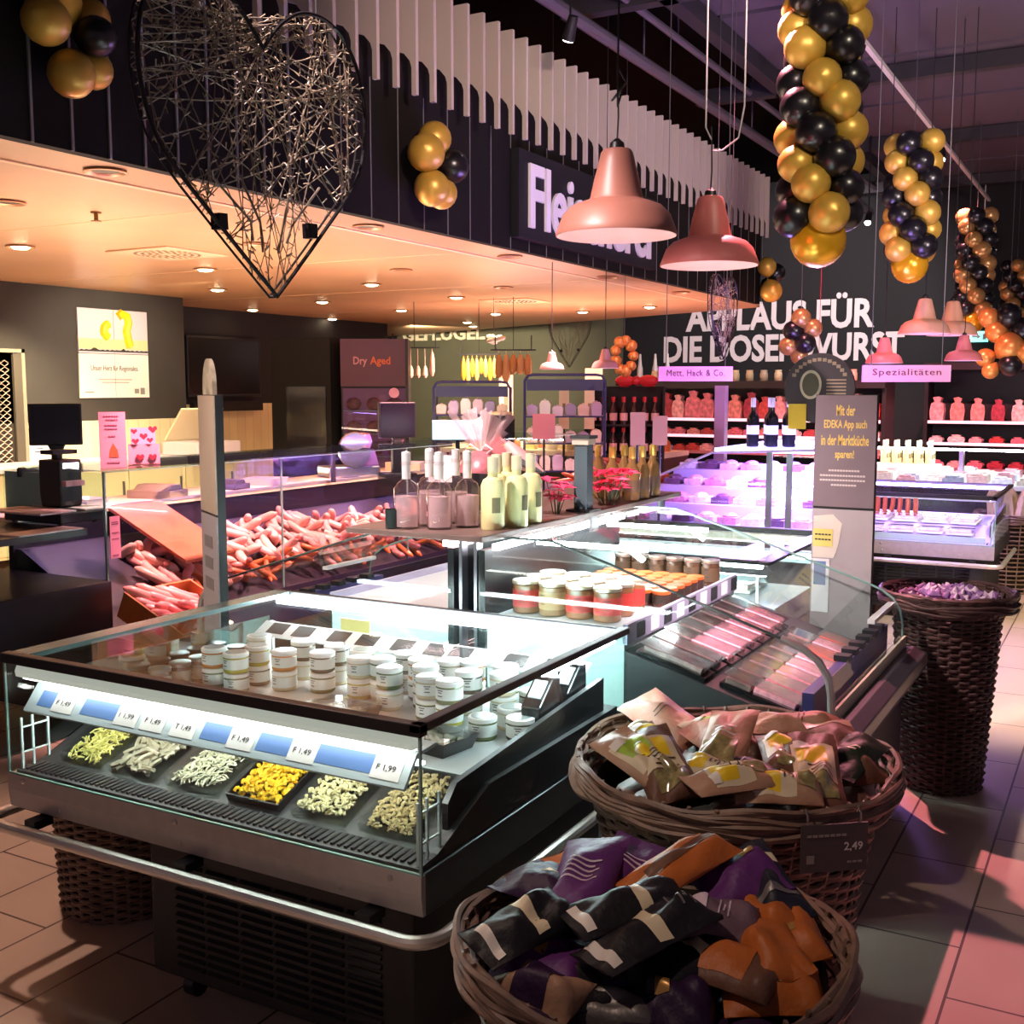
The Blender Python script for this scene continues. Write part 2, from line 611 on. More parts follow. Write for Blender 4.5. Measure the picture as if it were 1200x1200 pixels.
# track with spots
M_bulb = emat('spot_glow', (1.0, 0.93, 0.85), 14)
M_warmglow = emat('downlight_glow', (1.0, 0.78, 0.48), 9)
tr = thing('light_track', 'pale lighting track under the dark hall ceiling above the balloon garlands', 'light track', (-2.0, 8.2, 4.25))
mb = MB()
mb.box(-0.02, 0.02, 0, 9.4, 0, 0.035)
mb.build('rail', mat('track_white', '#cfc6c2', 0.5), tr, smooth=False)
mb = MB()
for y in (0.4, 3, 6, 9):
    mb.cyl((0, y, 0.03), (0, y, 0.65), 0.005, 6)
mb.build('suspension', M_steeld, tr)
for k, (p, aim) in enumerate((((-2.0, 9.0, 4.12), (-.3, -.5, -1)), ((-2.0, 13.2, 4.12), (0.1, -.6, -1)), ((0.1, 11.0, 3.9), (-.2, -.7, -1)), ((-2.9, 13.9, 3.6), (0, -.7, -1)), ((-1.2, 15.5, 3.5), (0, -.7, -1)), ((-0.4, 15.0, 3.2), (0, -.7, -1)), ((-3.4, 6.9, 3.95), (-.5, .4, -1)))):
    t = thing('track_spot', ('black spotlight on the pale track, beside the longest garland', 'second black spotlight along the pale track, farther from the entrance',
                             'black spotlight under the ceiling at the far right', 'small spotlight shining above the white wall slogan',
                             'small spotlight between the two far garlands', 'small far spotlight close to the green exit sign', 'dark spotlight clamped by the slats above the second lamp')[k], 'spotlight', p)
    v = Vector(aim).normalized()
    mb = MB()
    mb.tube([-v * 0.09, v * 0.06, v * 0.065], 0.05, 14, radii=[0.032, 0.045, 0.045])
    mb.build('housing', M_black, t)
    mb = MB()
    mb.tube([v * 0.066, v * 0.070], 0.036, 14)
    mb.build('lens', M_bulb, t)
    mb = MB()
    mb.cyl((0, 0, 0.02), (0, 0, 0.14 if p[2] > 4.1 else 4.9 - p[2]), 0.008, 6)
    mb.build('bracket', M_black, t)

# ------------------------------------------------------------------ downlights in the soffit
dl = thing('downlight', 'x', 'downlight', (0, 0, 0))
mb = MB()
mb.lathe([(0.075, 0.0), (0.095, -0.004), (0.10, -0.012), (0.088, -0.014), (0.072, -0.006), (0.066, 0.0)], 24, cap=False)
mb.build('trim_ring', mat('downlight_ring', '#b98b66', 0.35, metal=0.4), dl)
mb = MB()
mb.lathe([(0.066, -0.006), (0.05, -0.022), (0.0005, -0.028)], 20, cap=False)
mb.build('lamp_disc', M_warmglow, dl)
dl_off = thing('downlight', 'x', 'downlight', (0, 0, 0))
mb = MB()
mb.lathe([(0.075, 0.0), (0.095, -0.004), (0.10, -0.012), (0.088, -0.014), (0.072, -0.006), (0.066, 0.0)], 24, cap=False)
mb.build('trim_ring', MATS['downlight_ring'], dl_off)
mb = MB()
mb.lathe([(0.066, -0.0035), (0.0005, -0.0035)], 20, cap=False)
mb.build('dark_lens', mat('downlight_dark', '#3a2418', 0.5), dl_off)
spots = [  # px, py in the photo turned into soffit positions, lit or not
    (-4.22, 3.72, 0), (-5.38, 4.07, 0), (-4.22, 5.75, 0), (-4.22, 7.55, 0), (-4.22, 9.35, 0), (-4.22, 11.2, 0),
    (-5.4, 6.05, 0), (-5.5, 7.95, 0), (-5.55, 9.8, 0), (-6.95, 5.35, 1), (-6.9, 7.1, 1), (-6.5, 8.9, 1), (-6.6, 10.6, 1),
    (-8.2, 8.6, 1), (-8.3, 10.4, 1), (-8.3, 12.0, 1), (-9.9, 11.0, 1), (-10.2, 13.0, 1), (-7.6, 13.2, 1), (-6.4, 13.4, 1), (-5.3, 13.0, 1), (-8.9, 14.6, 1), (-9.4, 15.6, 1)]
row_names = {-4.22: 'fascia-side row'}
lit_n = off_n = 0
first = {0: True, 1: True}
words_n = ['first', 'second', 'third', 'fourth', 'fifth', 'sixth', 'seventh', 'eighth', 'ninth', 'tenth', 'eleventh', 'twelfth', 'thirteenth', 'fourteenth', 'fifteenth', 'sixteenth']
for x, y, lit in spots:
    src = dl if lit else dl_off
    if lit:
        lab = 'glowing recessed downlight in the copper soffit, %s lit one counting from the poster wall' % words_n[lit_n]
        lit_n += 1
    else:
        lab = 'unlit recessed downlight in the copper soffit, %s dark one counting from the entrance' % words_n[off_n]
        off_n += 1
    if first[lit]:
        first[lit] = False
        src.location = (x, y, 2.6)
        src['label'] = lab
        src['group'] = 'soffit downlights'
    else:
        copy_tree(src, (x, y, 2.6), label=lab, group='soffit downlights')
for k, (x, y, lab) in enumerate(((-6.35, 6.15, 'square perforated air diffuser in the copper soffit, near the wire heart'), (-6.3, 11.4, 'square white air diffuser in the copper soffit, deep under the canopy'))):
    t = thing('air_diffuser', lab, 'air vent', (x, y, 2.6), radians(0))
    mb = MB()
    mb.box(-0.31, 0.31, -0.31, 0.31, -0.012, 0)
    mb.build('plate', mat('diffuser_plate', '#d8b48e', 0.5), t, smooth=False, bevel=0.004)
    mb = MB()
    for rr in (0.08, 0.13, 0.18, 0.23):
        n = int(rr * 130)
        for j in range(n):
            a = 2 * pi * j / n
            mb.cbox((rr * cos(a), rr * sin(a), -0.0125), (0.022, 0.022, 0.003))
    mb.build('perforation', mat('diffuser_holes', '#6b5340', 0.7), t, smooth=False)
t = thing('sprinkler', 'small brass sprinkler head hanging from the copper soffit', 'sprinkler', (-5.25, 4.55, 2.6))
mb = MB()
mb.lathe([(0.03, 0), (0.03, -0.008), (0.012, -0.012), (0.012, -0.045), (0.03, -0.05), (0.03, -0.053), (0.002, -0.055)], 14)
mb.build('head', mat('brass', '#8c6a3c', 0.35, metal=0.8), t)

# ------------------------------------------------------------------ wall poster of four panels, television
po = thing('wall_poster', 'pale four panel poster with yellow artwork on the dark service wall', 'poster', (-9.335, 8.255, 1.955))
M_psky = mat('poster_sky', '#cfc9cf', 0.5)
M_pwhite = mat('poster_white', '#eee9dc', 0.5)
M_pink_text = mat('dark_print', '#4a4a48', 0.6)
for dy, dz, nm in ((-0.228, 0.228, 'sky'), (0.228, 0.228, 'sky'), (-0.228, -0.228, 'white'), (0.228, -0.228, 'white')):
    mb = MB()
    mb.box(-0.012, 0.004, dy - 0.225, dy + 0.225, dz - 0.225, dz + 0.225)
    mb.build('poster_panel', M_psky if nm == 'sky' else M_pwhite, po, smooth=False)
mb = MB()
for y0, y1, r in ((-0.45, -0.004, 2), (0.004, 0.45, 3)):
    pass
mb.prism([(-0.45, 0.02)] + [(-0.45 + i * 0.03, 0.03 + 0.012 * abs(sin(i * 1.7)) + (0.02 if i in (6, 7, 19) else 0)) for i in range(31)] + [(0.45, 0.02)], 'x', 0.0041, 0.006)
mb.build('skyline_print', mat('poster_horizon', '#33302a', 0.6), po, smooth=False)
mb = MB()
mb.box(0.0041, 0.005, -0.45, 0.45, 0.045, 0.15)
mb.build('glow_print', mat('poster_haze', '#e8d39a', 0.6), po, smooth=False)
mb = MB()
mb.tube([(0.008, -0.05 - 0.085 * sin(a), 0.235 + 0.07 * cos(a)) for a in [0.3 + i * 0.3 for i in range(9)]], 0.045, 8)
mb.tube([(0.008, 0.06, 0.385), (0.008, 0.10, 0.42), (0.008, 0.17, 0.40), (0.008, 0.19, 0.32), (0.008, 0.16, 0.24), (0.008, 0.18, 0.14), (0.008, 0.20, 0.08)], 0.045, 8)
mb.build('yellow_print', mat('poster_yellow', '#f2d414', 0.5), po)
text('headline', 'Unser Herz für Regionales.', M_pink_text, po, (0.0045, -0.31, -0.19), (0, 1, 0), (0, 0, 1), w=0.62, h=0.07, depth=0.002)
mb = MB()
for z, w in ((-0.265, 0.22), (-0.295, 0.19)):
    n = int(w / 0.02)
    for j in range(-n, n):
        mb.box(0.0045, 0.0055, j * 0.02 + 0.002, j * 0.02 + 0.015, z - 0.006, z + 0.006)
mb.box(0.0045, 0.0055, -0.40, -0.28, -0.40, -0.388)
mb.box(0.0045, 0.0055, 0.25, 0.31, -0.41, -0.36)
mb.box(0.0045, 0.0055, 0.33, 0.39, -0.42, -0.35)
mb.build('small_print', mat('grey_print', '#8d8a80', 0.6), po, smooth=False)
tv = thing('television', 'large black wall television beside the poster corner', 'television', (-10.2, 10.8, 1.87))
mb = MB()
mb.box(-0.05, 0.0, -0.66, 0.66, -0.38, 0.38)
mb.build('casing', M_black, tv, smooth=False, bevel=0.01)
mb = MB()
mb.box(0.0, 0.004, -0.63, 0.63, -0.34, 0.35)
mb.build('screen', mat('tv_screen', '#1b1712', 0.18), tv, smooth=False)
mb = MB()
mb.box(-0.1, -0.05, -0.1, 0.1, -0.1, 0.1)
mb.box(-0.02, 0.06, -0.62, 0.62, -0.56, -0.44)
mb.build('bracket', M_blackm, tv, smooth=False)

# ================================================================== refrigerated island
M_ledc = emat('led_cool', (0.80, 0.97, 1.0), 34)
M_ledp = emat('led_purple', (0.52, 0.30, 1.0), 26)
M_ledw = emat('led_white', (0.92, 0.97, 1.0), 20)
M_band = mat('case_steel_band', '#b0aba7', 0.38, metal=0.35, noise=0.06, nscale=30)
M_caseblk = mat('case_black', '#17161a', 0.4)
M_inner = mat('case_inner_dark', '#2b2a2c', 0.5)
M_deck = mat('case_deck_grey', '#b4bdbe', 0.45)
M_frit = mat('teal_frit', '#4f6a6c', 0.25)
M_rail = mat('price_rail', '#c4d6df', 0.35)
M_blue = mat('rail_blue', '#5f86c8', 0.4)
M_card = mat('price_card_white', '#eeeef0', 0.5)
M_print = mat('card_print', '#2c2c36', 0.6)
M_bcard = mat('price_card_black', '#26282b', 0.6)
M_ledf = emat('led_front', (1.0, 0.97, 0.88), 3.6)
M_trayfill = emat('tray_fill_glow', (1.0, 0.97, 0.88), 13)  # glow of the unseen strip added below the front shelf
M_lidg = glass('lid_glass', (0.95, 0.98, 0.97), 0.5)
M_mirror = mat('mirror_panel', '#8d9494', 0.06, metal=1.0)


def rbox(mb, x0, x1, y0, y1, z0, z1, mi=0):
    return mb.box(x0, x1, y0, y1, z0, z1, mi)


def head_case(label, loc, rz, led, bumper=True, cards=True, base_dx=0.0, mirror=True, inner=None, front=True):
    t = thing('refrigerated_case', label, 'refrigerated case', loc, rz)
    mb = MB()
    mb.box(-0.21 + base_dx, 0.62, -0.50, 0.50, 0.075, 0.445)
    base = mb.build('base', mat('base_dark', '#151418', 0.55), t, smooth=False, bevel=0.006)
    mb = MB()
    for j in range(13):
        for (a, b) in ((-0.115, -0.025), (-0.01, 0.09), (0.105, 0.20), (0.215, 0.31), (0.325, 0.42), (0.435, 0.53)):
            z = 0.11 + j * 0.0225
            mb.add([(a, -0.501, z), (b, -0.501, z), (b, -0.510, z + 0.006), (a, -0.510, z + 0.006), (a, -0.501, z + 0.012), (b, -0.501, z + 0.012)], [(0, 1, 2, 3), (3, 2, 5, 4), (0, 3, 4), (1, 5, 2)])
    mb.build('louvres', mat('louvre_grey', '#121114', 0.5), base, smooth=False)
    c0 = None
    for (x, y) in ((-0.12, -0.44), (0.52, -0.44), (-0.12, 0.42), (0.52, 0.42)):
        mb = MB()
        mb.cyl((-0.016, 0, 0.032), (0.016, 0, 0.032), 0.032, 16)
        mb.box(-0.022, 0.022, -0.02, 0.02, 0.055, 0.075)
        mb.box(-0.022, -0.018, -0.014, 0.014, 0.03, 0.06)
        mb.box(0.018, 0.022, -0.014, 0.014, 0.03, 0.06)
        if c0 is None:
            c0 = mb.build('caster', M_caseblk, t)
            c0.location = (x, y, 0)
        else:
            c = c0.copy()
            COL.objects.link(c)
            c.parent = t
            c.location = (x, y, 0)
    # tub
    mb = MB()
    mb.box(-0.665, 0.675, -0.545, 0.56, 0.445, 0.545)
    mb.build('tub', M_caseblk, t, smooth=False, bevel=0.004)
    mb = MB()
    mb.prism([(-0.562, 0.505), (-0.562, 0.548), (-0.545, 0.548), (-0.545, 0.455), (-0.556, 0.455)], 'x', -0.682, 0.682)
    mb.box(-0.682, -0.666, -0.545, 0.56, 0.455, 0.548)
    fb = mb.build('front_band', M_band, t, smooth=False)
    mb = MB()
    for x, z in ((-0.62, 0.535), (-0.05, 0.53), (0.60, 0.53), (-0.48, 0.478), (-0.04, 0.478), (0.46, 0.478)):
        mb.lathe([(0.008, 0), (0.008, 0.004), (0.004, 0.006), (0.0005, 0.006)], 10, cap=False)
        n = len(mb.v)
        for i in range(n - 40, n):
            vx, vy, vz = mb.v[i]
            mb.v[i] = (x + vx, -0.5565 - vz - (0.004 if z > .5 else 0), z + vy)
    mb.build('bolts', M_steel, fb)
    # glazing
    g = 0.007
    for nm, b in (('front_glass', (-0.68, 0.68, -0.557, -0.557 + g, 0.548, 0.866)), ('side_glass', (-0.682, -0.682 + g, -0.55, 0.555, 0.548, 0.866)),
                  ('side_glass', (0.675, 0.675 + g, -0.55, 0.555, 0.548, 0.866)), ('rear_glass', (-0.675, 0.675, 0.549, 0.549 + g, 0.548, 0.866))):
        mb = MB()
        mb.box(*b)
        mb.build(nm, M_glass, t, smooth=False)
    mb = MB()
    mb.box(-0.68, 0.68, -0.56, 0.56, 0.872, 0.878)
    mb.build('top_glass', M_lidg, t, smooth=False)
    mb = MB()
    mb.box(-0.685, 0.685, -0.565, -0.535, 0.858, 0.886)
    mb.box(0.655, 0.685, -0.565, 0.565, 0.866, 0.886)
    mb.box(-0.685, 0.685, 0.545, 0.565, 0.866, 0.884)
    mb.build('top_frame', M_black, t, smooth=False, bevel=0.003)
    mb = MB()
    mb.box(-0.685, -0.615, -0.535, 0.545, 0.868, 0.882)
    mb.build('frit_band', M_frit, t, smooth=False)
    mb = MB()
    for x in (-0.679, 0.679):
        mb.box(x - 0.003, x + 0.003, -0.560, -0.554, 0.548, 0.866)
    mb.box(-0.679, 0.679, -0.561, -0.556, 0.547, 0.553)
    mb.build('glass_edge', M_edge, t, smooth=False)
    # lamps, with a hidden strip added to brighten the trays
    for nm, b in (('led_strip', (-0.64, 0.64, -0.530, -0.512, 0.811, 0.818) if front else (-0.64, 0.64, -0.535, -0.515, 0.850, 0.862)), ('led_strip', (-0.64, 0.645, 0.505, 0.535, 0.846, 0.864)),
                  ('led_strip', (0.650, 0.666, 0.05, 0.5, 0.850, 0.864)), ('led_strip', (-0.63, 0.61, -0.455, -0.435, 0.752, 0.758)))[:5 if front else 2]:
        mb = MB()
        mb.box(*b)
        o = mb.build(nm, (M_ledf if b[5] == 0.818 else M_trayfill) if b[5] in (0.818, 0.758) and led is M_ledc else led, t, smooth=False)
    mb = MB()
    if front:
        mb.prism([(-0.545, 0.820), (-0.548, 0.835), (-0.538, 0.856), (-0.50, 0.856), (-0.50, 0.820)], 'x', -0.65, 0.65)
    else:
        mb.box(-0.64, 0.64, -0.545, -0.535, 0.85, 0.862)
    mb.build('lamp_housing', mat('housing_cream_glow', '#c9c6b8', 0.4, emit='#dfe0d2', estr=0.18), t, smooth=False)  # soft emission gives the housing its lit look
    # front price shelf
    mb = MB()
    if front:
        mb.prism([(-0.535, 0.725), (-0.483, 0.790), (-0.40, 0.795), (-0.40, 0.787), (-0.476, 0.783), (-0.528, 0.718)], 'x', -0.64, 0.62)
    else:
        mb.box(-0.64, 0.62, -0.535, -0.525, 0.556, 0.60)
    sh = mb.build('front_shelf', M_rail, t, smooth=False)
    if cards:
        u = Vector((0, 0.052, 0.065)).normalized()
        nv = Vector((0, -0.065, 0.052)).normalized()

        def slot(x0, x1, a, b, name, m, off):
            p = Vector((0, -0.535, 0.725)) + nv * off
            mb = MB()
            q = [Vector((x0, 0, 0)) + p + u * a, Vector((x1, 0, 0)) + p + u * a, Vector((x1, 0, 0)) + p + u * b, Vector((x0, 0, 0)) + p + u * b]
            mb.add([tuple(v) for v in q] + [tuple(v - nv * 0.001) for v in q], [(0, 1, 2, 3), (7, 6, 5, 4), (0, 4, 5, 1), (1, 5, 6, 2), (2, 6, 7, 3), (3, 7, 4, 0)])
            return mb.build(name, m, sh, smooth=False)
        for x0, x1 in ((-0.60, -0.53), (-0.43, -0.29), (0.0, 0.10), (0.18, 0.28), (0.36, 0.53)):
            slot(x0, x1, 0.02, 0.065, 'blue_strip', M_blue, 0.0012)
        for x, s in ((-0.50, 'F 1,49'), (-0.26, '1 1,99'), (-0.165, 'F 1,49'), (-0.06, 'T 1,49'), (0.13, 'F 1,49'), (0.32, 'F 1,49'), (0.56, 'F 1,99')):
            slot(x - 0.04, x + 0.04, 0.012, 0.07, 'price_card', M_card, 0.002)
            text('price', s, M_print, sh, Vector((x - 0.028, -0.535, 0.725)) + nv * 0.0032 + u * 0.03, (1, 0, 0), u, w=0.052, h=0.016, depth=0.0006)
    # decks
    mb = MB()
    mb.prism([(-0.545, 0.548), (-0.545, 0.556), (-0.47, 0.562), (-0.24, 0.652), (0.52, 0.652), (0.52, 0.546)], 'x', -0.665, 0.665)
    mb.build('deck', inner or M_inner, t, smooth=False)
    mb = MB()
    for k in range(66):
        x = -0.64 + k * 0.0195
        mb.box(x, x + 0.008, -0.535, -0.475, 0.5565, 0.563)
    mb.build('air_grille', M_caseblk, t, smooth=False)
    mb = MB()
    mb.box(-0.665, 0.60, -0.22, 0.40, 0.652, 0.656)
    mb.build('jar_deck', M_deck, t, smooth=False)
    mb = MB()
    mb.prism([(-0.40, 0.556), (-0.40, 0.652), (-0.36, 0.69), (0.46, 0.75), (0.46, 0.556)], 'x', 0.632, 0.648)
    mb.build('side_panel', M_caseblk, t, smooth=False)
    if mirror:
        mb = MB()
        mb.box(-0.672, -0.668, -0.44, 0.50, 0.60, 0.80)
        mb.build('mirror_panel', M_mirror, t, smooth=False)
    # acrylic clips in the glass corners
    for sx in (-1, 1):
        mb = MB()
        for yy in (-0.535, -0.50, -0.45):
            mb.box(sx * 0.655 - 0.003, sx * 0.655 + 0.003, yy, yy + 0.006, 0.556, 0.70)
        mb.box(sx * 0.655 - 0.002, sx * 0.655 + 0.002, -0.535, -0.444, 0.60, 0.604)
        mb.box(sx * 0.655 - 0.002, sx * 0.655 + 0.002, -0.535, -0.444, 0.67, 0.674)
        mb.build('acrylic_clip', mat('acrylic', '#cfe0e2', 0.15, spec=0.8), t, smooth=False)
    # rear price rail
    mb = MB()
    mb.prism([(0.36, 0.765), (0.43, 0.80), (0.435, 0.795), (0.365, 0.76)], 'x', -0.62, 0.62)
    for sx in (-0.6, 0.0, 0.59):
        mb.box(sx, sx + 0.01, 0.425, 0.435, 0.652, 0.80)
    rr = mb.build('rear_rail', mat('rail_white', '#dfe6e6', 0.4), t, smooth=False)
    if cards:
        u = Vector((0, 0.07, 0.035)).normalized()
        nv = Vector((0, -0.035, 0.07)).normalized()
        for x in (-0.54, -0.43, -0.28, -0.165, -0.025, 0.10, 0.19, 0.385, 0.52):
            p = Vector((x, 0.36, 0.765)) + nv * 0.002
            q = [p + u * 0.015 + Vector((-0.037, 0, 0)), p + u * 0.015 + Vector((0.037, 0, 0)), p + u * 0.07 + Vector((0.037, 0, 0)), p + u * 0.07 + Vector((-0.037, 0, 0))]
            mb = MB()
            mb.add([tuple(v) for v in q] + [tuple(v - nv * 0.0015) for v in q], [(0, 1, 2, 3), (7, 6, 5, 4), (0, 4, 5, 1), (1, 5, 6, 2), (2, 6, 7, 3), (3, 7, 4, 0)])
            cd = mb.build('price_card', M_bcard, rr, smooth=False)
        mb = MB()
        mb.box(-0.30, -0.18, 0.432, 0.436, 0.80, 0.84)
        mb.build('offer_tag', mat('offer_green', '#cfd98c', 0.5), rr, smooth=False)
    if bumper:
        pts = [(-0.735, 0.10, 0.42), (-0.735, -0.50, 0.42)]
        for k in range(7):
            a = pi + k * pi / 12
            pts.append((-0.635 + 0.10 * cos(a), -0.50 + 0.10 * sin(a), 0.42))
        pts = pts[:2] + [(-0.735, -0.56, 0.42), (-0.72, -0.595, 0.42), (-0.68, -0.61, 0.42), (0.66, -0.61, 0.42)]
        for k in range(1, 7):
            a = -pi / 2 + k * pi / 12
            pts.append((0.66 + 0.07 * cos(a), -0.54 + 0.07 * sin(a), 0.42))
        pts.append((0.73, 0.35, 0.42))
        mb = MB()
        mb.tube(pts, 0.016, 10)
        bp = mb.build('bumper_rail', M_chrome, t)
        for x in (-0.55, 0.0, 0.55):
            mb = MB()
            mb.box(x - 0.02, x + 0.02, -0.60, -0.54, 0.425, 0.448)
            mb.build('bumper_bracket', M_caseblk, bp, smooth=False)
    return t


AX, AY = -1.98, 2.49
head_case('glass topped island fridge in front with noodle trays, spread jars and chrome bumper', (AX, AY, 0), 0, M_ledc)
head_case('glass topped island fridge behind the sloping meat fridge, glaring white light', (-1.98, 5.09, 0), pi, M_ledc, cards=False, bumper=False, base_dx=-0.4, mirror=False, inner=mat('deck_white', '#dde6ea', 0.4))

# ------------------------------------------------------------------ noodle trays
M_tray = glass('clear_tray', (0.9, 0.92, 0.9), 1.6, 0.05)
M_trayb = mat('black_tray', '#141416', 0.25)


def noodle_tray(label, x, w, col, shape, depth=0.215, fill=1.0, seed=1, film=True):
    rr = random.Random(seed)
    t = thing('noodle_tray', label, 'food tray', (AX + x, AY - 0.46, 0.5675), group='trays of fresh noodles', rot=(math.atan2(0.09, 0.23), 0, 0))
    mb = MB()
    h = 0.022
    for (a, b, c, d, z0, z1) in ((0, w, 0, depth, 0, 0.003), (0, w, 0, 0.004, 0.003, h), (0, w, depth - 0.004, depth, 0.003, h), (0, 0.004, 0.004, depth - 0.004, 0.003, h), (w - 0.004, w, 0.004, depth - 0.004, 0.003, h)):
        mb.box(a, b, c, d, z0, z1)
    mb.build('tray', M_trayb if shape == 'shell' else M_tray, t, smooth=False)
    mb = MB()
    n = int({'tube': 330, 'shell': 380, 'strip': 300, 'flat': 90}[shape] * fill)
    for k in range(n):
        px, py = rr.uniform(0.018, w - 0.018), rr.uniform(0.015, depth * fill - 0.012)
        pz = 0.006 + rr.random() * 0.022
        a = rr.uniform(0, pi)
        if shape == 'strip':
            L, rad = rr.uniform(0.010, 0.018), 0.0022
        elif shape == 'flat':
            L, rad = 0.03, 0.006
        else:
            L, rad = rr.uniform(0.005, 0.008), (0.0036 if shape == 'tube' else 0.0048)
        dx, dy = cos(a) * L / 1.0, sin(a) * L / 1.0
        x0, x1 = max(0.008, min(w - 0.008, px - dx)), max(0.008, min(w - 0.008, px + dx))
        y0, y1 = max(0.008, min(depth - 0.008, py - dy)), max(0.008, min(depth - 0.008, py + dy))
        mb.tube([(x0, y0, pz), ((x0 + x1) / 2 + rr.uniform(-.003, .003), (y0 + y1) / 2, pz + 0.004), (x1, y1, pz)], rad, 5)
    mb.build('noodles', mat(col[0], col[1], 0.5, noise=0.15, nscale=60), t)
    if film:
        mb = MB()
        mb.box(0.004, w - 0.004, 0.004, depth - 0.004, 0.034, 0.035)
        mb.build('film', M_tray, t, smooth=False)
    return t


noodle_tray('pale yellow noodles in a clear tray, leftmost in the front fridge', -0.585, 0.15, ('noodle_pale', '#e0d27c'), 'strip', seed=1)
noodle_tray('half empty flat tray of beige dough sheets beside the leftmost noodles', -0.40, 0.17, ('dough_beige', '#a89a86'), 'flat', fill=0.7, seed=2)
noodle_tray('cream spaetzle noodles in a clear film wrapped tray, third from the left', -0.185, 0.175, ('spaetzle_cream', '#dcd3bb'), 'strip', seed=3)
noodle_tray('bright yellow pasta shells in a black tray, middle of the front fridge', 0.03, 0.17, ('pasta_yellow', '#ecb820'), 'shell', seed=4)
noodle_tray('small cream pasta spirals in a tray, right of the bright yellow pasta', 0.235, 0.165, ('pasta_cream', '#dfcfa4'), 'tube', seed=5)
noodle_tray('tan pasta spirals in a tray, rightmost by the glass corner', 0.44, 0.16, ('pasta_tan', '#cdb486'), 'tube', seed=6)

# ------------------------------------------------------------------ spread jars
M_jl = mat('jar_lid_white', '#e9ebe8', 0.4)
M_jlab = mat('jar_label_white', '#dfe6e2', 0.5)
M_jdisc = mat('jar_lid_grey', '#8d9796', 0.3)


def jar_proto(col, r=0.039, h=0.062, lidcol=None, labelm=None, disc=True, name='spread_jar'):
    t = thing(name, 'x', 'jar', (0, 0, -50))
    mb = MB()
    mb.lathe([(r * .9, 0), (r, 0.005), (r, h - 0.016), (r * .93, h - 0.012), (r * .93, h - 0.010)], 20)
    mb.build('jar_body', mat('jar_' + col.strip('#'), col, 0.25, spec=0.7), t)
    mb = MB()
    mb.lathe([(r * .97, h - 0.013), (r * 1.03, h - 0.012), (r * 1.03, h - 0.002), (r * .98, h), (r * .85, h + 0.0005)], 20)
    lid = mb.build('lid', lidcol or M_jl, t)
    if disc:
        mb = MB()
        mb.lathe([(r * .8, h + 0.0004), (r * .8, h + 0.0016), (0.001, h + 0.0016)], 18, cap=False)
        mb.build('lid_print', M_jdisc, lid)
    mb = MB()
    z0, z1 = h * .2, h * .72
    n = 18
    vs = []
    for k in range(n + 1):
        a = -2.9 + k * 5.0 / n
        vs += [(r * 1.012 * cos(a), r * 1.012 * sin(a), z0), (r * 1.012 * cos(a), r * 1.012 * sin(a), z1)]
    mb.add(vs, [(2 * k, 2 * k + 2, 2 * k + 3, 2 * k + 1) for k in range(n)])
    lb = mb.build('label', labelm or M_jlab, t)
    mb = MB()
    for j, (zz, wd) in enumerate(((0.62, 0.5), (0.52, 0.32), (0.36, 0.42))):
        vs = []
        for k in range(7):
            a = -pi / 2 - wd / 2 + wd * k / 6
            vs += [(r * 1.02 * cos(a), r * 1.02 * sin(a), h * zz), (r * 1.02 * cos(a), r * 1.02 * sin(a), h * zz + 0.0028)]
        mb.add(vs, [(2 * k, 2 * k + 2, 2 * k + 3, 2 * k + 1) for k in range(6)])
    mb.build('label_print', MATS['card_print'], lb)
    return t


jar_src = {}
jar_cols = {'orange': '#b8701f', 'yellow green': '#a5a030', 'olive green': '#5f7040', 'dark green': '#34402f', 'cream': '#c9c0a0'}
used = set()


def place(src, key, loc, rz, label, group, rot=None):
    if key not in used:
        used.add(key)
        src.location = loc
        src.rotation_euler = rot if rot else (0, 0, rz)
        src['label'] = label
        src['group'] = group
        return src
    return copy_tree(src, loc, rz, label, group, rot=rot)


for k, v in jar_cols.items():
    jar_src[k] = jar_proto(v)
jar_spots = [(-0.545, 0.097, 2, 'orange', 'olive green'), (-0.438, 0.08, 2, 'yellow green', 'olive green'), (-0.445, 0.185, 2, 'yellow green', 'dark green'), (-0.325, 0.175, 2, 'orange', 'cream'),
             (-0.54, 0.300, 2, 'cream', 'cream'), (-0.205, 0.215, 2, 'dark green', 'olive green'), (-0.225, 0.312, 2, 'dark green', 'cream'), (-0.115, 0.305, 2, 'olive green', 'dark green'),
             (0.008, 0.24, 2, 'olive green', 'cream'), (0.03, 0.335, 2, 'dark green', 'cream'), (0.175, 0.225, 2, 'cream', 'dark green'), (0.20, 0.322, 2, 'olive green', 'cream'),
             (0.328, 0.115, 2, 'olive green', 'yellow green'), (0.319, 0.235, 2, 'dark green', 'cream'), (0.420, 0.26, 2, 'cream', 'cream'), (0.50, 0.165, 1, 'cream', ''), (0.475, 0.05, 1, 'olive green', ''),
             (0.54, 0.30, 2, 'cream', 'dark green'), (-0.36, 0.31, 2, 'dark green', 'cream'), (0.57, 0.09, 1, 'dark green', ''), (0.38, 0.345, 2, 'cream', 'olive green'), (0.09, 0.16, 2, 'olive green', 'cream'), (0.25, 0.13, 2, 'cream', 'olive green'), (0.115, 0.29, 2, 'orange', 'dark green'), (-0.06, 0.215, 2, 'cream', 'yellow green'), (0.265, 0.345, 2, 'orange', 'cream'), (0.47, 0.345, 1, 'dark green', '')]
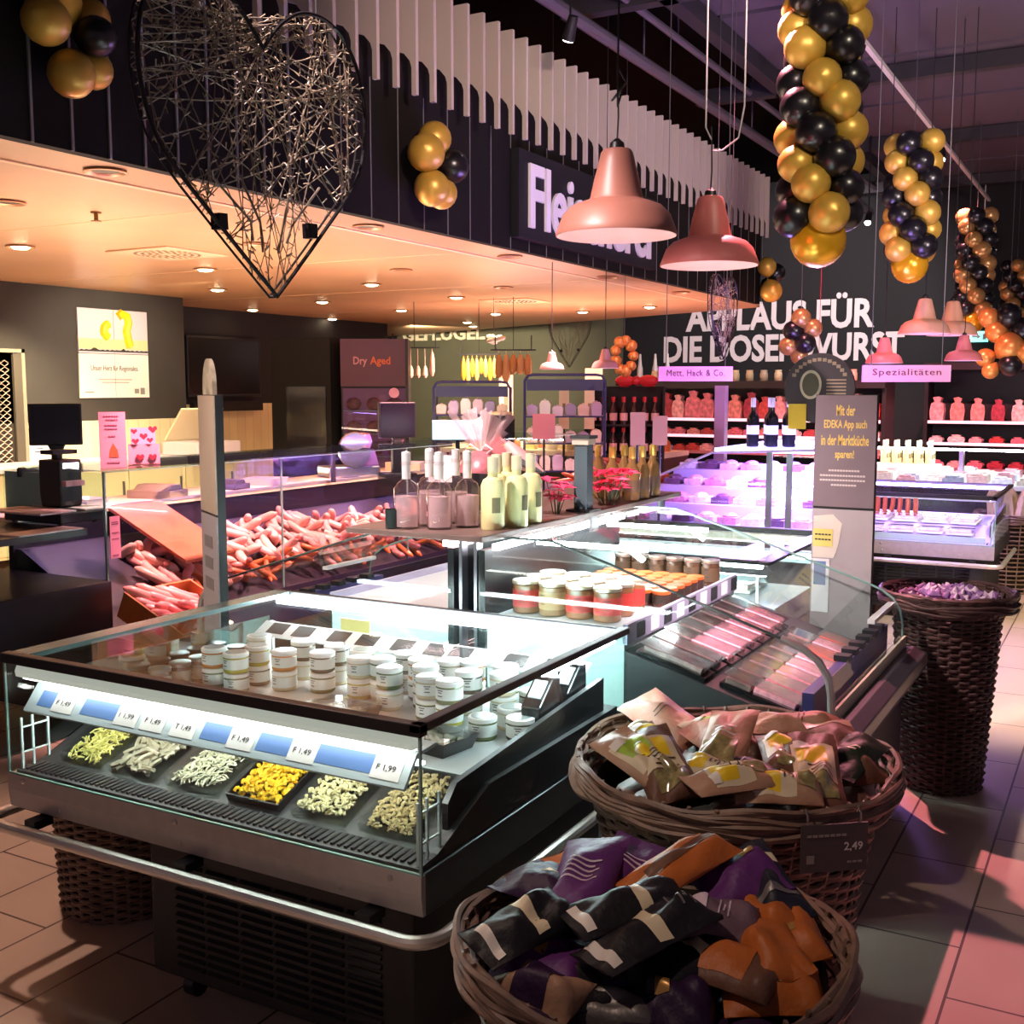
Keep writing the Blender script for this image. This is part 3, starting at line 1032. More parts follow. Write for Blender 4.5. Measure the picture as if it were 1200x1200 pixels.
spot_words = ['in the leftmost front stack', 'in the second front stack from the left', 'in the stack behind the second front stack', 'in the third front stack', 'in the far left rear stack',
              'in the fourth front stack from the left', 'in the stack behind the fourth front stack', 'in the middle stack beside the tall dark green jars', 'in the central stack by the black tray',
              'in the stack right behind the central one', 'in the stack right of the central pair', 'in the rear stack under the paired price cards', 'in the stack nearest the front glass',
              'in the stack behind the right front stack', 'in the right rear stack of two cream jars', 'alone, upright right of the stacks', 'alone, lowest in front of the right stacks',
              'in the last stack before the black scoop box', 'in the rear stack left of the middle', 'alone beside the black side panel', 'in the hindmost stack at right',
              'in the stack just right of the central one', 'in the stack beside the right front glass', 'in the rear stack behind the central gap', 'in the stack left of the central one', 'in the orange topped rear stack', 'alone at the rear right beside the last stack']
for (x, y, n, top, bot), w in zip(jar_spots, spot_words):
    lv = [(bot, 'lower'), (top, 'upper')] if n == 2 else [(top, '')]
    for i, (cname, nm) in enumerate(lv):
        lab = '%s%s jar, white lid, %s' % ((nm + ' ') if nm else '', cname, w)
        place(jar_src[cname], cname, (AX + x, AY + y, 0.656 + i * 0.064), R.uniform(-0.3, 0.6), lab, 'white lidded spread jars')

# black antipasti trays and scoop boxes in the front case
for k, (x, y, rz, lab, fillc) in enumerate(((0.03, 0.0, -0.12, 'black antipasti tray with clear lid, centre of the front fridge', '#7d7f4a'), (-0.26, -0.10, -0.1, 'flat black antipasti tray left of the lidded one', '#55503c'),
                                            (-0.52, -0.10, 0.0, 'black empty tray at the left glass of the front fridge', '#2c2a26'), (0.40, -0.08, -0.15, 'clear lidded tray of pale salad near the right glass', '#a9b08e'))):
    t = thing('antipasti_tray', lab, 'food tray', (AX + x, AY + y, 0.656), rz)
    mb = MB()
    prof = [(-0.10, -0.07), (0.10, -0.07), (0.10, 0.07), (-0.10, 0.07)]
    s = 0.85
    vs = [(p[0] * s, p[1] * s, 0) for p in prof] + [(p[0], p[1], 0.04) for p in prof] + [(p[0] * .95, p[1] * .95, 0.04) for p in prof] + [(p[0] * .82, p[1] * .82, 0.006) for p in prof]
    fs = [(3, 2, 1, 0)]
    for a in (0, 4, 8):
        for i in range(4):
            j = (i + 1) % 4
            fs.append((a + i, a + j, a + 4 + j, a + 4 + i))
    fs.append((12, 13, 14, 15))
    mb.add(vs, fs)
    mb.build('tray', M_trayb, t, smooth=False)
    mb = MB()
    rr = random.Random(k)
    for j in range(60):
        mb.ball((rr.uniform(-.075, .075), rr.uniform(-.05, .05), 0.017 + rr.random() * 0.008), 0.010, 6, 5, (1, .8, .6))
    mb.build('antipasti', mat('antipasti_%d' % k, fillc, 0.5, noise=0.4, nscale=40), t)
    mb = MB()
    mb.box(-0.095, 0.095, -0.065, 0.065, 0.041, 0.047)
    mb.build('lid', M_tray, t, smooth=False)
for k, (x, y) in enumerate(((0.595, 0.16), (0.595, 0.33))):
    t = thing('scoop_box', ('black slanted scoop box against the side panel, front one', 'black slanted scoop box against the side panel, rear one')[k], 'box', (AX + x, AY + y, 0.656))
    mb = MB()
    mb.prism([(-0.06, 0), (0.06, 0), (0.06, 0.15), (0.02, 0.155), (-0.06, 0.09)], 'x', -0.03, 0.03)
    mb.build('body', M_trayb, t, smooth=False, bevel=0.004)
    mb = MB()
    mb.prism([(-0.04, 0.109), (0.005, 0.146), (0.005, 0.149), (-0.04, 0.112)], 'x', -0.02, 0.02)
    mb.build('window', mat('scoop_window', '#a9b6b8', 0.2), t, smooth=False)
dj = jar_proto('#3d2a24', 0.034, 0.085, mat('lid_pewter', '#8f8a84', 0.3, metal=0.5), mat('jar_label_dim', '#a49c90', 0.5), disc=False, name='antipasti_jar')
for k in range(5):
    place(dj, 'dj', (AX - 0.622, AY - 0.06 + k * 0.085, 0.656), R.uniform(-.4, .4), 'dark antipasti jar along the left pane of the front fridge, %s from the front' % words_n[k], 'dark antipasti jars')

# ------------------------------------------------------------------ sloping meat fridges on both sides of the bottle shelf
M_bgrey = mat('case_grey_base', '#4b474c', 0.5)
M_purpr = mat('purple_rail', '#4a3f78', 0.4)
M_creamp = mat('cream_panel', '#d9d0b4', 0.5)
PROF = [(0.06, 1.10), (0.33, 1.10), (0.55, 1.035), (1.10, 0.858), (1.17, 0.832), (1.215, 0.80), (1.243, 0.755), (1.252, 0.70), (1.255, 0.62)]
BX, BY = -1.99, 3.82


def slope_case(label, s, led, y0=-0.575, y1=0.575, loc=(BX, BY, 0)):
    t = thing('refrigerated_case', label, 'refrigerated case', loc)
    X = lambda u: s * u

    def bx(mb, u0, u1, a, b, z0, z1):
        lo, hi = min(X(u0), X(u1)), max(X(u0), X(u1))
        return mb.box(lo, hi, a, b, z0, z1)
    mb = MB()
    bx(mb, 0.30, 1.262, y0 + 0.01, y1 - 0.01, 0.03, 0.46)
    mb.build('base', M_bgrey, t, smooth=False, bevel=0.006)
    mb = MB()
    bx(mb, 0.06, 1.262, y0 + .005, y1 - .005, 0.46, 0.56)
    bx(mb, 0.05, 0.075, y0 + .005, y1 - .005, 0.56, 1.05)
    mb.build('tub', M_caseblk, t, smooth=False)
    mb = MB()
    bx(mb, 1.258, 1.266, y0, y1, 0.56, 0.66)
    mb.build('price_panel', M_creamp, t, smooth=False)
    mb = MB()
    pr = [(X(1.263), 0.50), (X(1.335), 0.535), (X(1.35), 0.57), (X(1.345), 0.605), (X(1.30), 0.625), (X(1.27), 0.62), (X(1.263), 0.60)]
    mb.prism(pr if s < 0 else pr[::-1], 'y', y0, y1)
    bp = mb.build('bumper', M_steeld, t, smooth=False, bevel=0.004)
    # glass ends
    for nm, a in (('end_glass', y0), ('end_glass', y1 - 0.008)):
        mb = MB()
        pl = [(X(u), z) for u, z in PROF] + [(X(1.255), 0.50), (X(0.06), 0.50)]
        mb.prism(pl, 'y', a, a + 0.008)
        e = mb.build(nm, M_glass, t, smooth=False)
        mb = MB()
        mb.tube([(X(u), a + 0.004, z) for u, z in PROF], 0.0045, 6)
        mb.build('glass_edge', M_edge if a > y0 else mat('dark_glass_edge', '#3f4a48', 0.2), e)
    mb = MB()
    for (u0, z0), (u1, z1) in zip(PROF[:-1], PROF[1:]):
        mb.add([(X(u0), y0 + .01, z0), (X(u1), y0 + .01, z1), (X(u1), y1 - .01, z1), (X(u0), y1 - .01, z0)], [(0, 1, 2, 3)])
    mb.build('curved_glass', M_glass, t, angle=40)
    mb = MB()
    for a in (y0 + 0.004,):
        mb.tube([(X(u), a, z) for u, z in PROF[3:]] + [(X(1.256), a, 0.56)], 0.012, 8)
    mb.build('corner_profile', M_chrome, t)
    mb = MB()
    bx(mb, 1.20, 1.225, y0 + 0.75, y1 - 0.02, 0.775, 0.79)
    mb.build('glass_clip', M_white, t, smooth=False)
    # inside
    mb = MB()
    bx(mb, 0.08, 0.59, y0 + .012, y1 - .012, 0.56, 0.818)
    mb.build('upper_deck', M_deck, t, smooth=False)
    mb = MB()
    q = [(0.59, 0.56), (0.59, 0.76), (1.16, 0.60), (1.16, 0.56)]
    pl = [(X(u), z) for u, z in q]
    mb.prism(pl, 'y', y0 + .012, y1 - .012)
    mb.build('sloped_deck', M_inner, t, smooth=False)
    mb = MB()
    bx(mb, 0.585, 0.60, y0 + .012, y1 - .012, 0.78, 0.845)
    rail = mb.build('price_rail', mat('rail_grey', '#9c98b2', 0.4), t, smooth=False)
    for k in range(9):
        y = y0 + 0.09 + k * 0.122
        mb = MB()
        bx(mb, 0.6005, 0.6025, y, y + 0.07, 0.788, 0.838)
        mb.build('price_card', M_card if k % 2 else M_bcard, rail, smooth=False)
    mb = MB()
    bx(mb, 1.165, 1.20, y0 + .012, y1 - .012, 0.56, 0.70)
    lip = mb.build('front_rail', M_purpr, t, smooth=False)
    for k in range(6):
        y = y0 + 0.45 + k * 0.11
        mb = MB()
        bx(mb, 1.155, 1.205, y, y + 0.05, 0.70, 0.72)
        mb.build('price_clip', M_black, lip, smooth=False)
    for a in (y0 + 0.26, y1 - 0.28):
        mb = MB()
        bx(mb, 0.14, 0.56, a, a + 0.02, 1.045, 1.06)
        mb.build('led_strip', led, t, smooth=False)
    mb = MB()
    bx(mb, 0.09, 0.11, y0 + .03, y1 - .03, 1.05, 1.07)
    mb.build('led_strip', led, t, smooth=False)
    return t


slope_case('sloping glass fridge of pink meat packs beside the two wicker baskets', 1, M_ledw)
slope_case('sloping glass fridge on the far side of the bottle shelf, under the clear bottles', -1, emat('led_pink', (1, .62, .62), 9))

# meat packs on the slope
M_pack = glass('pack_film', (0.97, 0.95, 0.96), 4.0, 0.12)
M_meat = mat('pack_meat', '#f8a4b2', 0.35, noise=0.3, nscale=45)
M_meatd = mat('pack_meat_dark', '#77615c', 0.4, noise=0.35, nscale=40)
M_sal = mat('pack_salmon', '#d8553a', 0.4, noise=0.2, nscale=40)


def meat_pack(m, L=0.26, W=0.10, name='meat_pack', end=True, traym=None):
    t = thing(name, 'x', 'meat pack', (0, 0, -50))
    mb = MB()
    mb.box(-L / 2, L / 2, -W / 2, W / 2, 0, 0.012)
    mb.build('tray', traym or M_trayb, t, smooth=False)
    mb = MB()
    rr = random.Random(int(L * 1000))
    for k in range(3):
        y = (k - 1) * W * .3
        mb.tube([(-L * .42 + (0.085 if end else 0), y, 0.024), (0.02, y + rr.uniform(-.004, .004), 0.027), (L * .42, y, 0.024)], 0.0145, 7)
    mb.build('meat', m, t)
    if end:
        mb = MB()
        mb.box(-L * .46, -L * .46 + 0.085, -W * .42, W * .42, 0.012, 0.033)
        mb.build('sleeve', M_meatd, t, smooth=False, bevel=0.004)
    mb = MB()
    mb.box(-L * .49, L * .49, -W * .48, W * .48, 0.040, 0.0415)
    mb.build('film', M_pack, t, smooth=False)
    return t


pk = meat_pack(M_meat)
pkd = meat_pack(M_meatd, 0.24, 0.10, end=False)
pks = meat_pack(M_sal, 0.14, 0.12, end=False)
sl_rot = math.atan2(-0.16, 0.57)


def slope_at(u):
    return 0.76 - (u - 0.59) * 0.16 / 0.57 + 0.002


side = ['closest to the glass end', 'second from the glass end', 'third from the glass end', 'fourth from the glass end', 'fifth from the glass end', 'sixth from the glass end', 'seventh from the glass end', 'eighth from the glass end']
for k in range(8):
    for row, u in ((0, 0.74), (1, 1.02)):
        y = BY - 0.50 + k * 0.118 + (0.03 if row else 0)
        dark = row == 0 and k < 2
        lab = '%s meat pack, %s row of the sloping fridge, %s' % ('dark brown' if dark else 'pink', ('upper', 'lower')[row], side[k])
        if row and k in (5, 7):
            place(pks, 'pks', (BX + u + .03, y, slope_at(u + .03)), 0, 'orange red meat pack, lower row of the sloping fridge, %s' % side[k], 'meat packs on the slope', rot=(0, -sl_rot, 0))
        elif dark:
            place(pkd, 'pkd', (BX + u, y, slope_at(u)), 0, lab, 'meat packs on the slope', rot=(0, -sl_rot, 0))
        else:
            place(pk, 'pk', (BX + u, y, slope_at(u)), 0, lab, 'meat packs on the slope', rot=(0, -sl_rot, 0))

# jars on the upper deck of the sloping fridge
big = jar_proto('#8a5a3a', 0.048, 0.115, mat('lid_gold', '#c9b9a0', 0.3, metal=0.6), mat('jar_label_red', '#c23b34', 0.5), name='liver_sausage_jar')
bigb = jar_proto('#94704f', 0.048, 0.115, MATS['lid_gold'], mat('jar_label_kraft', '#b08d62', 0.5), name='liver_sausage_jar')
for r in range(3):
    for k in range(4):
        src, key = ((big, 'big') if k % 2 == 0 else (bigb, 'bigb'))
        if k == 3:
            src, key = big, 'big'
        lab = 'large preserve jar with %s label, %s row of the meat fridge, %s from the left' % ('red' if key == 'big' else 'kraft', ('front', 'middle', 'back')[r], words_n[k])
        place(src, key, (BX + 0.15 + k * 0.104, BY - 0.41 + r * 0.102, 0.819), R.uniform(-.4, .6), lab, 'large preserve jars')
sm = jar_proto('#5f2d1c', 0.0335, 0.058, mat('lid_orange', '#c8632e', 0.35), mat('jar_label_dark', '#3b2c26', 0.5), disc=False, name='small_preserve_jar')
for r in range(6):
    for k in range(6):
        lab = 'small dark jar with orange lid, %s row from the front, %s from the left' % (words_n[r], words_n[k])
        place(sm, 'sm', (BX + 0.175 + k * 0.0705, BY - 0.085 + r * 0.071, 0.819), R.uniform(-.5, .5), lab, 'orange lidded preserve jars')
tall = jar_proto('#4a3322', 0.036, 0.105, mat('lid_tin', '#aaa295', 0.3, metal=0.7), mat('jar_label_brown', '#5a4430', 0.5), disc=False, name='tall_preserve_jar')
for k in range(6):
    place(tall, 'tall', (BX + 0.17 + k * 0.075, BY + 0.40, 0.819), R.uniform(-.5, .5), 'tall dark brown jar with tin lid behind the orange lids, %s from the left' % words_n[k], 'tall preserve jars')
for k in range(5):
    pass

# pale packs in the far light fridge seen through the glass
wp = meat_pack(mat('pale_pack', '#e2c9c0', 0.4, noise=0.2, nscale=40), 0.18, 0.12, end=False, name='pale_meat_pack', traym=M_white)
for r in range(2):
    for k in range(5):
        place(wp, 'wp', (-2.44 + k * 0.21, 5.02 + r * 0.16, 0.66), 0, 'pale pack in the glaring white fridge, %s row, %s from the left' % (('near', 'far')[r], words_n[k]), 'pale packs in the far island fridge')

# ------------------------------------------------------------------ bottle shelf on the middle of the island
sh = thing('bottle_shelf', 'grey brown shelf across the island carrying bottles, box and flowers', 'shelf', (-1.99, 3.82, 0))
mb = MB()
mb.box(-0.34, 0.20, -0.80, 0.98, 1.112, 1.132)
mb.build('board', mat('shelf_wood', '#6a5650', 0.4, noise=0.15, nscale=8), sh, smooth=False, bevel=0.003)
mb = MB()
for y in (-0.54, 0.54):
    for x in (-0.035, 0.025):
        mb.box(x, x + 0.012, y - 0.02, y + 0.02, 0.56, 1.112)
mb.box(-0.04, 0.04, -0.5, 0.5, 0.5, 0.56)
mb.build('upright', M_steeld, sh, smooth=False)
for yy in (0.02, 0.72):
    mb = MB()
    mb.box(0.19, 0.20, yy, yy + 0.06, 1.055, 1.112)
    mb.build('price_clip', mat('clip_grey', '#5c5f63', 0.4), sh, smooth=False)

Z = 1.132
M_bclear = glass('bottle_clear', (0.95, 0.91, 0.92), 3.0)
M_bgold = glass('bottle_gold', (0.95, 0.86, 0.62), 2.0)


def bottle(kind):
    t = thing({'square': 'clear_bottle', 'frost': 'pale_bottle', 'champ': 'tall_bottle', 'wine': 'wine_bottle'}[kind], 'x', 'bottle', (0, 0, -50))
    mb = MB()
    if kind == 'square':
        mb.lathe([(0.036, 0), (0.038, 0.004), (0.038, 0.105), (0.030, 0.118), (0.013, 0.128), (0.012, 0.165), (0.015, 0.168), (0.015, 0.176)], 12)
        mb.build('bottle_glass', M_bclear, t)
        mb = MB()
        mb.lathe([(0.013, 0.13), (0.0135, 0.19), (0.0135, 0.20), (0.001, 0.203)], 12)
        mb.build('cap', mat('cap_silver', '#e6e2e2', 0.4, metal=0.3), t)
        mb = MB()
        mb.lathe([(0.0345, 0.006), (0.0345, 0.085), (0.001, 0.085)], 12)
        mb.build('drink', translucent('pink_drink', '#ecd3d6', 0.45), t)
    elif kind == 'frost':
        mb.lathe([(0.033, 0), (0.035, 0.004), (0.035, 0.115), (0.028, 0.13), (0.0145, 0.137), (0.014, 0.165)], 14)
        mb.build('bottle_body', mat('frosted_drink', '#d9d59b', 0.35, sss=0), t)
        mb = MB()
        mb.lathe([(0.0155, 0.15), (0.016, 0.152), (0.016, 0.188), (0.001, 0.19)], 12)
        mb.build('cap', mat('cap_cream', '#d8c8a8', 0.4), t)
        mb = MB()
        vs = []
        for k in range(7):
            a = -0.85 + k * 0.12
            vs += [(0.0357 * cos(a), 0.0357 * sin(a), 0.045), (0.0357 * cos(a), 0.0357 * sin(a), 0.085)]
        mb.add(vs, [(2 * k, 2 * k + 2, 2 * k + 3, 2 * k + 1) for k in range(6)])
        mb.build('label', mat('bottle_label_dark', '#6e6a4c', 0.5), t)
    elif kind == 'champ':
        mb.lathe([(0.036, 0), (0.04, 0.005), (0.04, 0.15), (0.034, 0.18), (0.018, 0.215), (0.015, 0.25), (0.017, 0.29), (0.017, 0.30)], 14)
        mb.build('bottle_glass', mat('amber_bottle', '#7d5a34', 0.12, spec=0.8), t)
        mb = MB()
        mb.lathe([(0.0165, 0.24), (0.0185, 0.245), (0.0185, 0.302), (0.001, 0.304)], 12)
        mb.build('foil', mat('gold_foil', '#d8b45e', 0.3, metal=0.8), t)
        mb = MB()
        mb.lathe([(0.0405, 0.05), (0.0405, 0.12)], 14, cap=False)
        mb.build('label', mat('label_brown', '#5e3f2c', 0.5), t)
    else:
        mb.lathe([(0.034, 0), (0.038, 0.005), (0.038, 0.17), (0.033, 0.19), (0.015, 0.215), (0.0135, 0.30), (0.0145, 0.30)], 12)
        mb.build('bottle_glass', mat('black_bottle', '#14141a', 0.12, spec=0.8), t)
        mb = MB()
        mb.lathe([(0.0145, 0.245), (0.0155, 0.248), (0.0155, 0.302), (0.001, 0.304)], 12)
        mb.build('foil', mat('foil_white', '#c9c2bd', 0.4), t)
        mb = MB()
        mb.lathe([(0.0385, 0.08), (0.0385, 0.135)], 12, cap=False)
        mb.build('label', mat('label_cream', '#d9d3c6', 0.5), t)
    return t


bsq, bfr, bch, bwi = bottle('square'), bottle('frost'), bottle('champ'), bottle('wine')
bsq.scale = (1.12, 1.12, 1.28)
bfr.scale = (1.15, 1.15, 1.28)
bch.scale = (0.85, 0.85, 0.74)
for k, (x, y) in enumerate(((-2.125, 3.09), (-2.105, 3.20), (-2.02, 3.13), (-2.17, 3.30), (-1.965, 3.22), (-2.06, 3.30))):
    place(bsq, 'bsq', (x, y, Z), R.uniform(0, 1), 'clear pink spirit bottle with silver cap before the black box, ' + ('front left one', 'second from the left', 'front middle one', 'rear left one', 'rightmost one', 'rear middle one')[k], 'clear bottles at the shelf end')
for k, (x, y) in enumerate(((-1.86, 3.21), (-1.83, 3.32), (-1.92, 3.34), (-1.84, 3.44), (-1.94, 3.45))):
    place(bfr, 'bfr', (x, y, Z), R.uniform(-.3, .3), 'pale yellow drink bottle right of the black box, ' + ('front left one', 'front right one with label', 'middle one behind', 'rear right one', 'rear left one')[k], 'pale yellow bottles')
for k, (x, y) in enumerate(((-1.83, 4.32), (-1.92, 4.32), (-1.83, 4.43), (-2.0, 4.35), (-1.93, 4.47), (-1.83, 4.55), (-2.04, 4.45))):
    place(bch, 'bch', (x, y, Z), R.uniform(0, 3), 'gold foiled amber bottle behind the red flowers, ' + ('front right one', 'second in front', 'right one of the middle pair', 'left front one', 'inner middle one', 'hindmost right one', 'hindmost left one')[k], 'gold foiled bottles')
t = thing('glass_tumbler', 'small dark green glass tumbler beside the clear bottles', 'glass', (-2.165, 3.10 - 0.03, Z))
mb = MB()
mb.lathe([(0.025, 0), (0.028, 0.003), (0.028, 0.065), (0.025, 0.065), (0.024, 0.008)], 18)
mb.build('tumbler', mat('dark_green_glass', '#2c3a38', 0.1, spec=0.9), t)
t = thing('display_crate', 'black box behind the clear bottles holding a wrapped gift basket', 'box', (-2.185, 3.70, Z), radians(0))
mb = MB()
for (a, b, c, d, z0, z1) in ((-.13, .13, -.11, .11, 0, .008), (-.13, .13, -.11, -.10, .008, .15), (-.13, .13, .10, .11, .008, .15), (-.13, -.12, -.10, .10, .008, .15), (.12, .13, -.10, .10, .008, .15)):
    mb.box(a, b, c, d, z0, z1)
mb.build('box_body', M_black, t, smooth=False)
mb = MB()
mb.box(-0.131, 0.131, -0.112, -0.1105, 0.004, 0.012)
mb.build('bottom_trim', M_steel, t, smooth=False)
# wrapped gift
t = thing('gift_bag', 'gift wrapped in pink crinkled cellophane in the black box', 'gift', (-2.19, 3.70, Z + 0.008), 0)
t.scale = (1.15, 1.15, 1.15)
M_cello = translucent('cellophane_pink', '#f3cfd3', 0.42, 0.15)
mb = MB()
mb.ball((0, 0, 0.10), 0.085, 12, 8, (1, 1, 1.15))
mb.build('wrapped_goods', mat('gift_goods', '#b3666e', 0.3, noise=0.4, nscale=30), t)
mb = MB()
for k in range(26):
    a = 2 * pi * k / 26 + R.uniform(-.1, .1)
    r1 = R.uniform(0.07, 0.13)
    h = R.uniform(0.26, 0.34)
    a2 = a + 0.35
    mb.add([(0.012 * cos(a), 0.012 * sin(a), 0.19), (0.012 * cos(a2), 0.012 * sin(a2), 0.19), (r1 * cos(a2), r1 * sin(a2), h * .95), (r1 * .9 * cos(a), r1 * .9 * sin(a), h)], [(0, 1, 2, 3)])
mb.build('cellophane', M_cello, t, smooth=False)
mb = MB()
for sgn in (-1, 1):
    mb.tube([(0, -0.012, 0.19), (sgn * .03, -.03, 0.215), (sgn * .055, -.03, 0.20), (sgn * .03, -.02, 0.185), (0, -0.012, 0.19)], 0.004, 5)
    mb.tube([(0, -0.012, 0.19), (sgn * .04, -.04, 0.15)], 0.0035, 5)
mb.build('ribbon', mat('ribbon_white', '#efe3e3', 0.3), t)
# bird ornament standing on the pale bottles' box
t = thing('bird_figure', 'pink and grey bird ornament perched behind the pale bottles', 'ornament', (-1.97, 3.58, Z))
mb = MB()
mb.lathe([(0.045, 0), (0.045, 0.006), (0.006, 0.008), (0.006, 0.16)], 14)
mb.build('stand', M_steeld, t)
mb = MB()
mb.tube([(-0.05, 0, 0.265), (-0.045, 0, 0.262), (-0.03, 0, 0.255), (-0.012, 0, 0.235), (0.02, 0, 0.205), (0.06, 0, 0.185), (0.105, 0, 0.168)], 0.02, 12, radii=[0.004, 0.017, 0.021, 0.030, 0.036, 0.026, 0.006])
mb.build('body', mat('bird_pink', '#cf9a97', 0.5, noise=0.1, nscale=30), t)
mb = MB()
mb.tube([(-0.005, -0.032, 0.225), (0.03, -0.036, 0.205), (0.075, -0.022, 0.18), (0.11, -0.008, 0.165)], 0.01, 8, radii=[0.006, 0.014, 0.012, 0.003])
mb.tube([(-0.005, 0.032, 0.225), (0.03, 0.036, 0.205), (0.075, 0.022, 0.18), (0.11, 0.008, 0.165)], 0.01, 8, radii=[0.006, 0.014, 0.012, 0.003])
mb.build('wing', mat('bird_grey', '#4c4a50', 0.6), t)
mb = MB()
mb.tube([(-0.048, 0, 0.263), (-0.068, 0, 0.258)], 0.004, 6, radii=[0.005, 0.001])
mb.build('beak', mat('bird_beak', '#d8a45c', 0.5), t)
# flowers
for fi, (x, y, n, rad, lab) in enumerate(((-1.85, 4.12, 20, 0.10, 'bunch of crimson artificial flowers at the foot of the gold foiled bottles'), (-1.88, 3.72, 7, 0.05, 'pink artificial blossoms left of the dark square post'))):
    t = thing('artificial_flowers', lab, 'flowers', (x, y, Z))
    mb = MB()
    heads = []
    for k in range(n):
        a = 2.4 * k
        rr_ = rad * math.sqrt((k + .5) / n)
        hx, hy, hz = rr_ * cos(a), rr_ * sin(a), 0.05 + R.random() * 0.09
        heads.append((hx, hy, hz))
        mb.tube([(hx * .3, hy * .3, 0), (hx * .7, hy * .7, hz * .6), (hx, hy, hz)], 0.002, 4)
    mb.build('stems', mat('stem_dark', '#3c4a2c', 0.6), t)
    mb = MB()
    for hx, hy, hz in heads:
        for p in range(6):
            a = p * pi / 3 + R.uniform(-.2, .2)
            L = 0.058
            c1 = (hx + L * .5 * cos(a - .45), hy + L * .5 * sin(a - .45), hz + 0.012)
            c2 = (hx + L * .5 * cos(a + .45), hy + L * .5 * sin(a + .45), hz + 0.012)
            mb.add([(hx, hy, hz), c1, (hx + L * cos(a), hy + L * sin(a), hz + R.uniform(-.008, .014)), c2], [(0, 1, 2, 3)])
        mb.ball((hx, hy, hz), 0.007, 6, 5)
    mb.build('petals', mat('petal_red_%d' % fi, ('#f03a66', '#f0527c')[fi], 0.5), t)
# square post
t = thing('scanner_post', 'dark grey square post with beige top standing on the bottle shelf', 'post', (-1.835, 3.86, Z))
mb = MB()
mb.box(-0.05, 0.05, -0.05, 0.05, 0, 0.008)
mb.build('foot_plate', M_bcard, t, smooth=False)
mb = MB()
mb.box(-0.028, 0.028, -0.028, 0.028, 0.008, 0.255)
mb.build('column', mat('post_slate', '#44545a', 0.4), t, smooth=False, bevel=0.003)
mb = MB()
mb.box(-0.034, 0.034, -0.034, 0.034, 0.255, 0.278)
mb.build('top_block', mat('post_beige', '#b5aa98', 0.5), t, smooth=False)
mb = MB()
mb.box(-0.04, 0.04, -0.04, 0.04, 0.278, 0.29)
mb.build('cap', M_bcard, t, smooth=False)

# ------------------------------------------------------------------ standing info boards
M_stele = mat('stele_taupe', '#75656a', 0.5, noise=0.06, nscale=6)
M_stelel = mat('stele_grey', '#a39a9c', 0.45, noise=0.06, nscale=5)
M_yel = mat('lettering_yellow', '#e3c163', 0.5)


def stele(label, loc, rz, upper, lower, written):
    t = thing('info_board', label, 'info board', loc, rz)
    mb = MB()
    mb.box(-0.118, 0.118, 0.0, 0.03, 0.02, 1.575)
    mb.box(-0.17, 0.17, -0.05, 0.13, 0, 0.02)
    mb.build('stand', M_black, t, smooth=False)
    mb = MB()
    mb.box(-0.117, 0.117, -0.006, -0.0002, 1.135, 1.573)
    up = mb.build('upper_panel', upper, t, smooth=False)
    mb = MB()
    mb.box(-0.117, 0.117, -0.006, -0.0002, 0.55, 1.125)
    lo = mb.build('lower_panel', lower, t, smooth=False)
    if written:
        for i, (s, w, z) in enumerate((('Mit der', 0.072, 1.493), ('EDEKA App auch', 0.165, 1.435), ('in der Marktküche', 0.183, 1.377), ('sparen!', 0.073, 1.318))):
            text('headline', s, M_yel, up, (0, -0.0062, z), (1, 0, 0), (0, 0, 1), w=w, h=0.042, depth=0.001, bold=0.018, center=True)
        mb = MB()
        for z, n in ((1.275, 10), (1.255, 15), (1.237, 15), (1.218, 8)):
            for j in range(-n // 2, n // 2 + 1):
                mb.box(j * 0.011 - 0.0045, j * 0.011 + 0.0045, -0.0072, -0.0062, z, z + 0.007)
        mb.build('small_print', mat('print_beige', '#c9bcb8', 0.5), up, smooth=False)
        mb = MB()
        mb.prism([(-0.112, 0.93), (-0.112, 1.095), (-0.035, 1.105), (0.0, 1.07), (-0.01, 0.995), (-0.02, 0.955), (-0.03, 0.93)], 'y', -0.0075, -0.0062)
        mb.build('cream_print', mat('print_cream', '#d3c9bc', 0.5), lo, smooth=False)
        mb = MB()
        mb.box(-0.112, -0.035, -0.009, -0.0077, 0.975, 1.045)
        mb.build('yellow_print', mat('print_yellow', '#d9cb6c', 0.5), lo, smooth=False)
        mb = MB()
        for z in (1.0, 1.02):
            for j in range(5):
                mb.box(-0.104 + j * 0.013, -0.094 + j * 0.013, -0.0098, -0.0091, z, z + 0.006)
        mb.build('small_print', M_print, lo, smooth=False)
        mb = MB()
        mb.box(-0.112, -0.045, -0.0085, -0.0062, 0.71, 0.925)
        lf = mb.build('leaflet', mat('leaflet_white', '#e2e3e6', 0.5), lo, smooth=False)
        mb = MB()
        mb.box(-0.105, -0.058, -0.0095, -0.0086, 0.82, 0.915)
        mb.build('leaflet_picture', mat('leaflet_blue', '#5d7ea8', 0.5), lf, smooth=False)
    else:
        mb = MB()
        for z in (0.84, 0.92, 1.0):
            mb.box(-0.07, 0.05, -0.0072, -0.0062, z, z + 0.045)
        mb.build('faded_print', mat('stele_print', '#7d7573', 0.5), lo, smooth=False)
        mb = MB()
        pts = [(0.075 * cos(a), 1.60 + 0.11 * sin(a)) for a in [pi * k / 14 for k in range(15)]] + [(-0.075, 1.576), (0.075, 1.576)]
        mb.prism(pts, 'y', 0.004, 0.02)
        mb.build('round_header', mat('header_cream', '#a99d86', 0.5, noise=0.4, nscale=18), t, smooth=False)
    return t


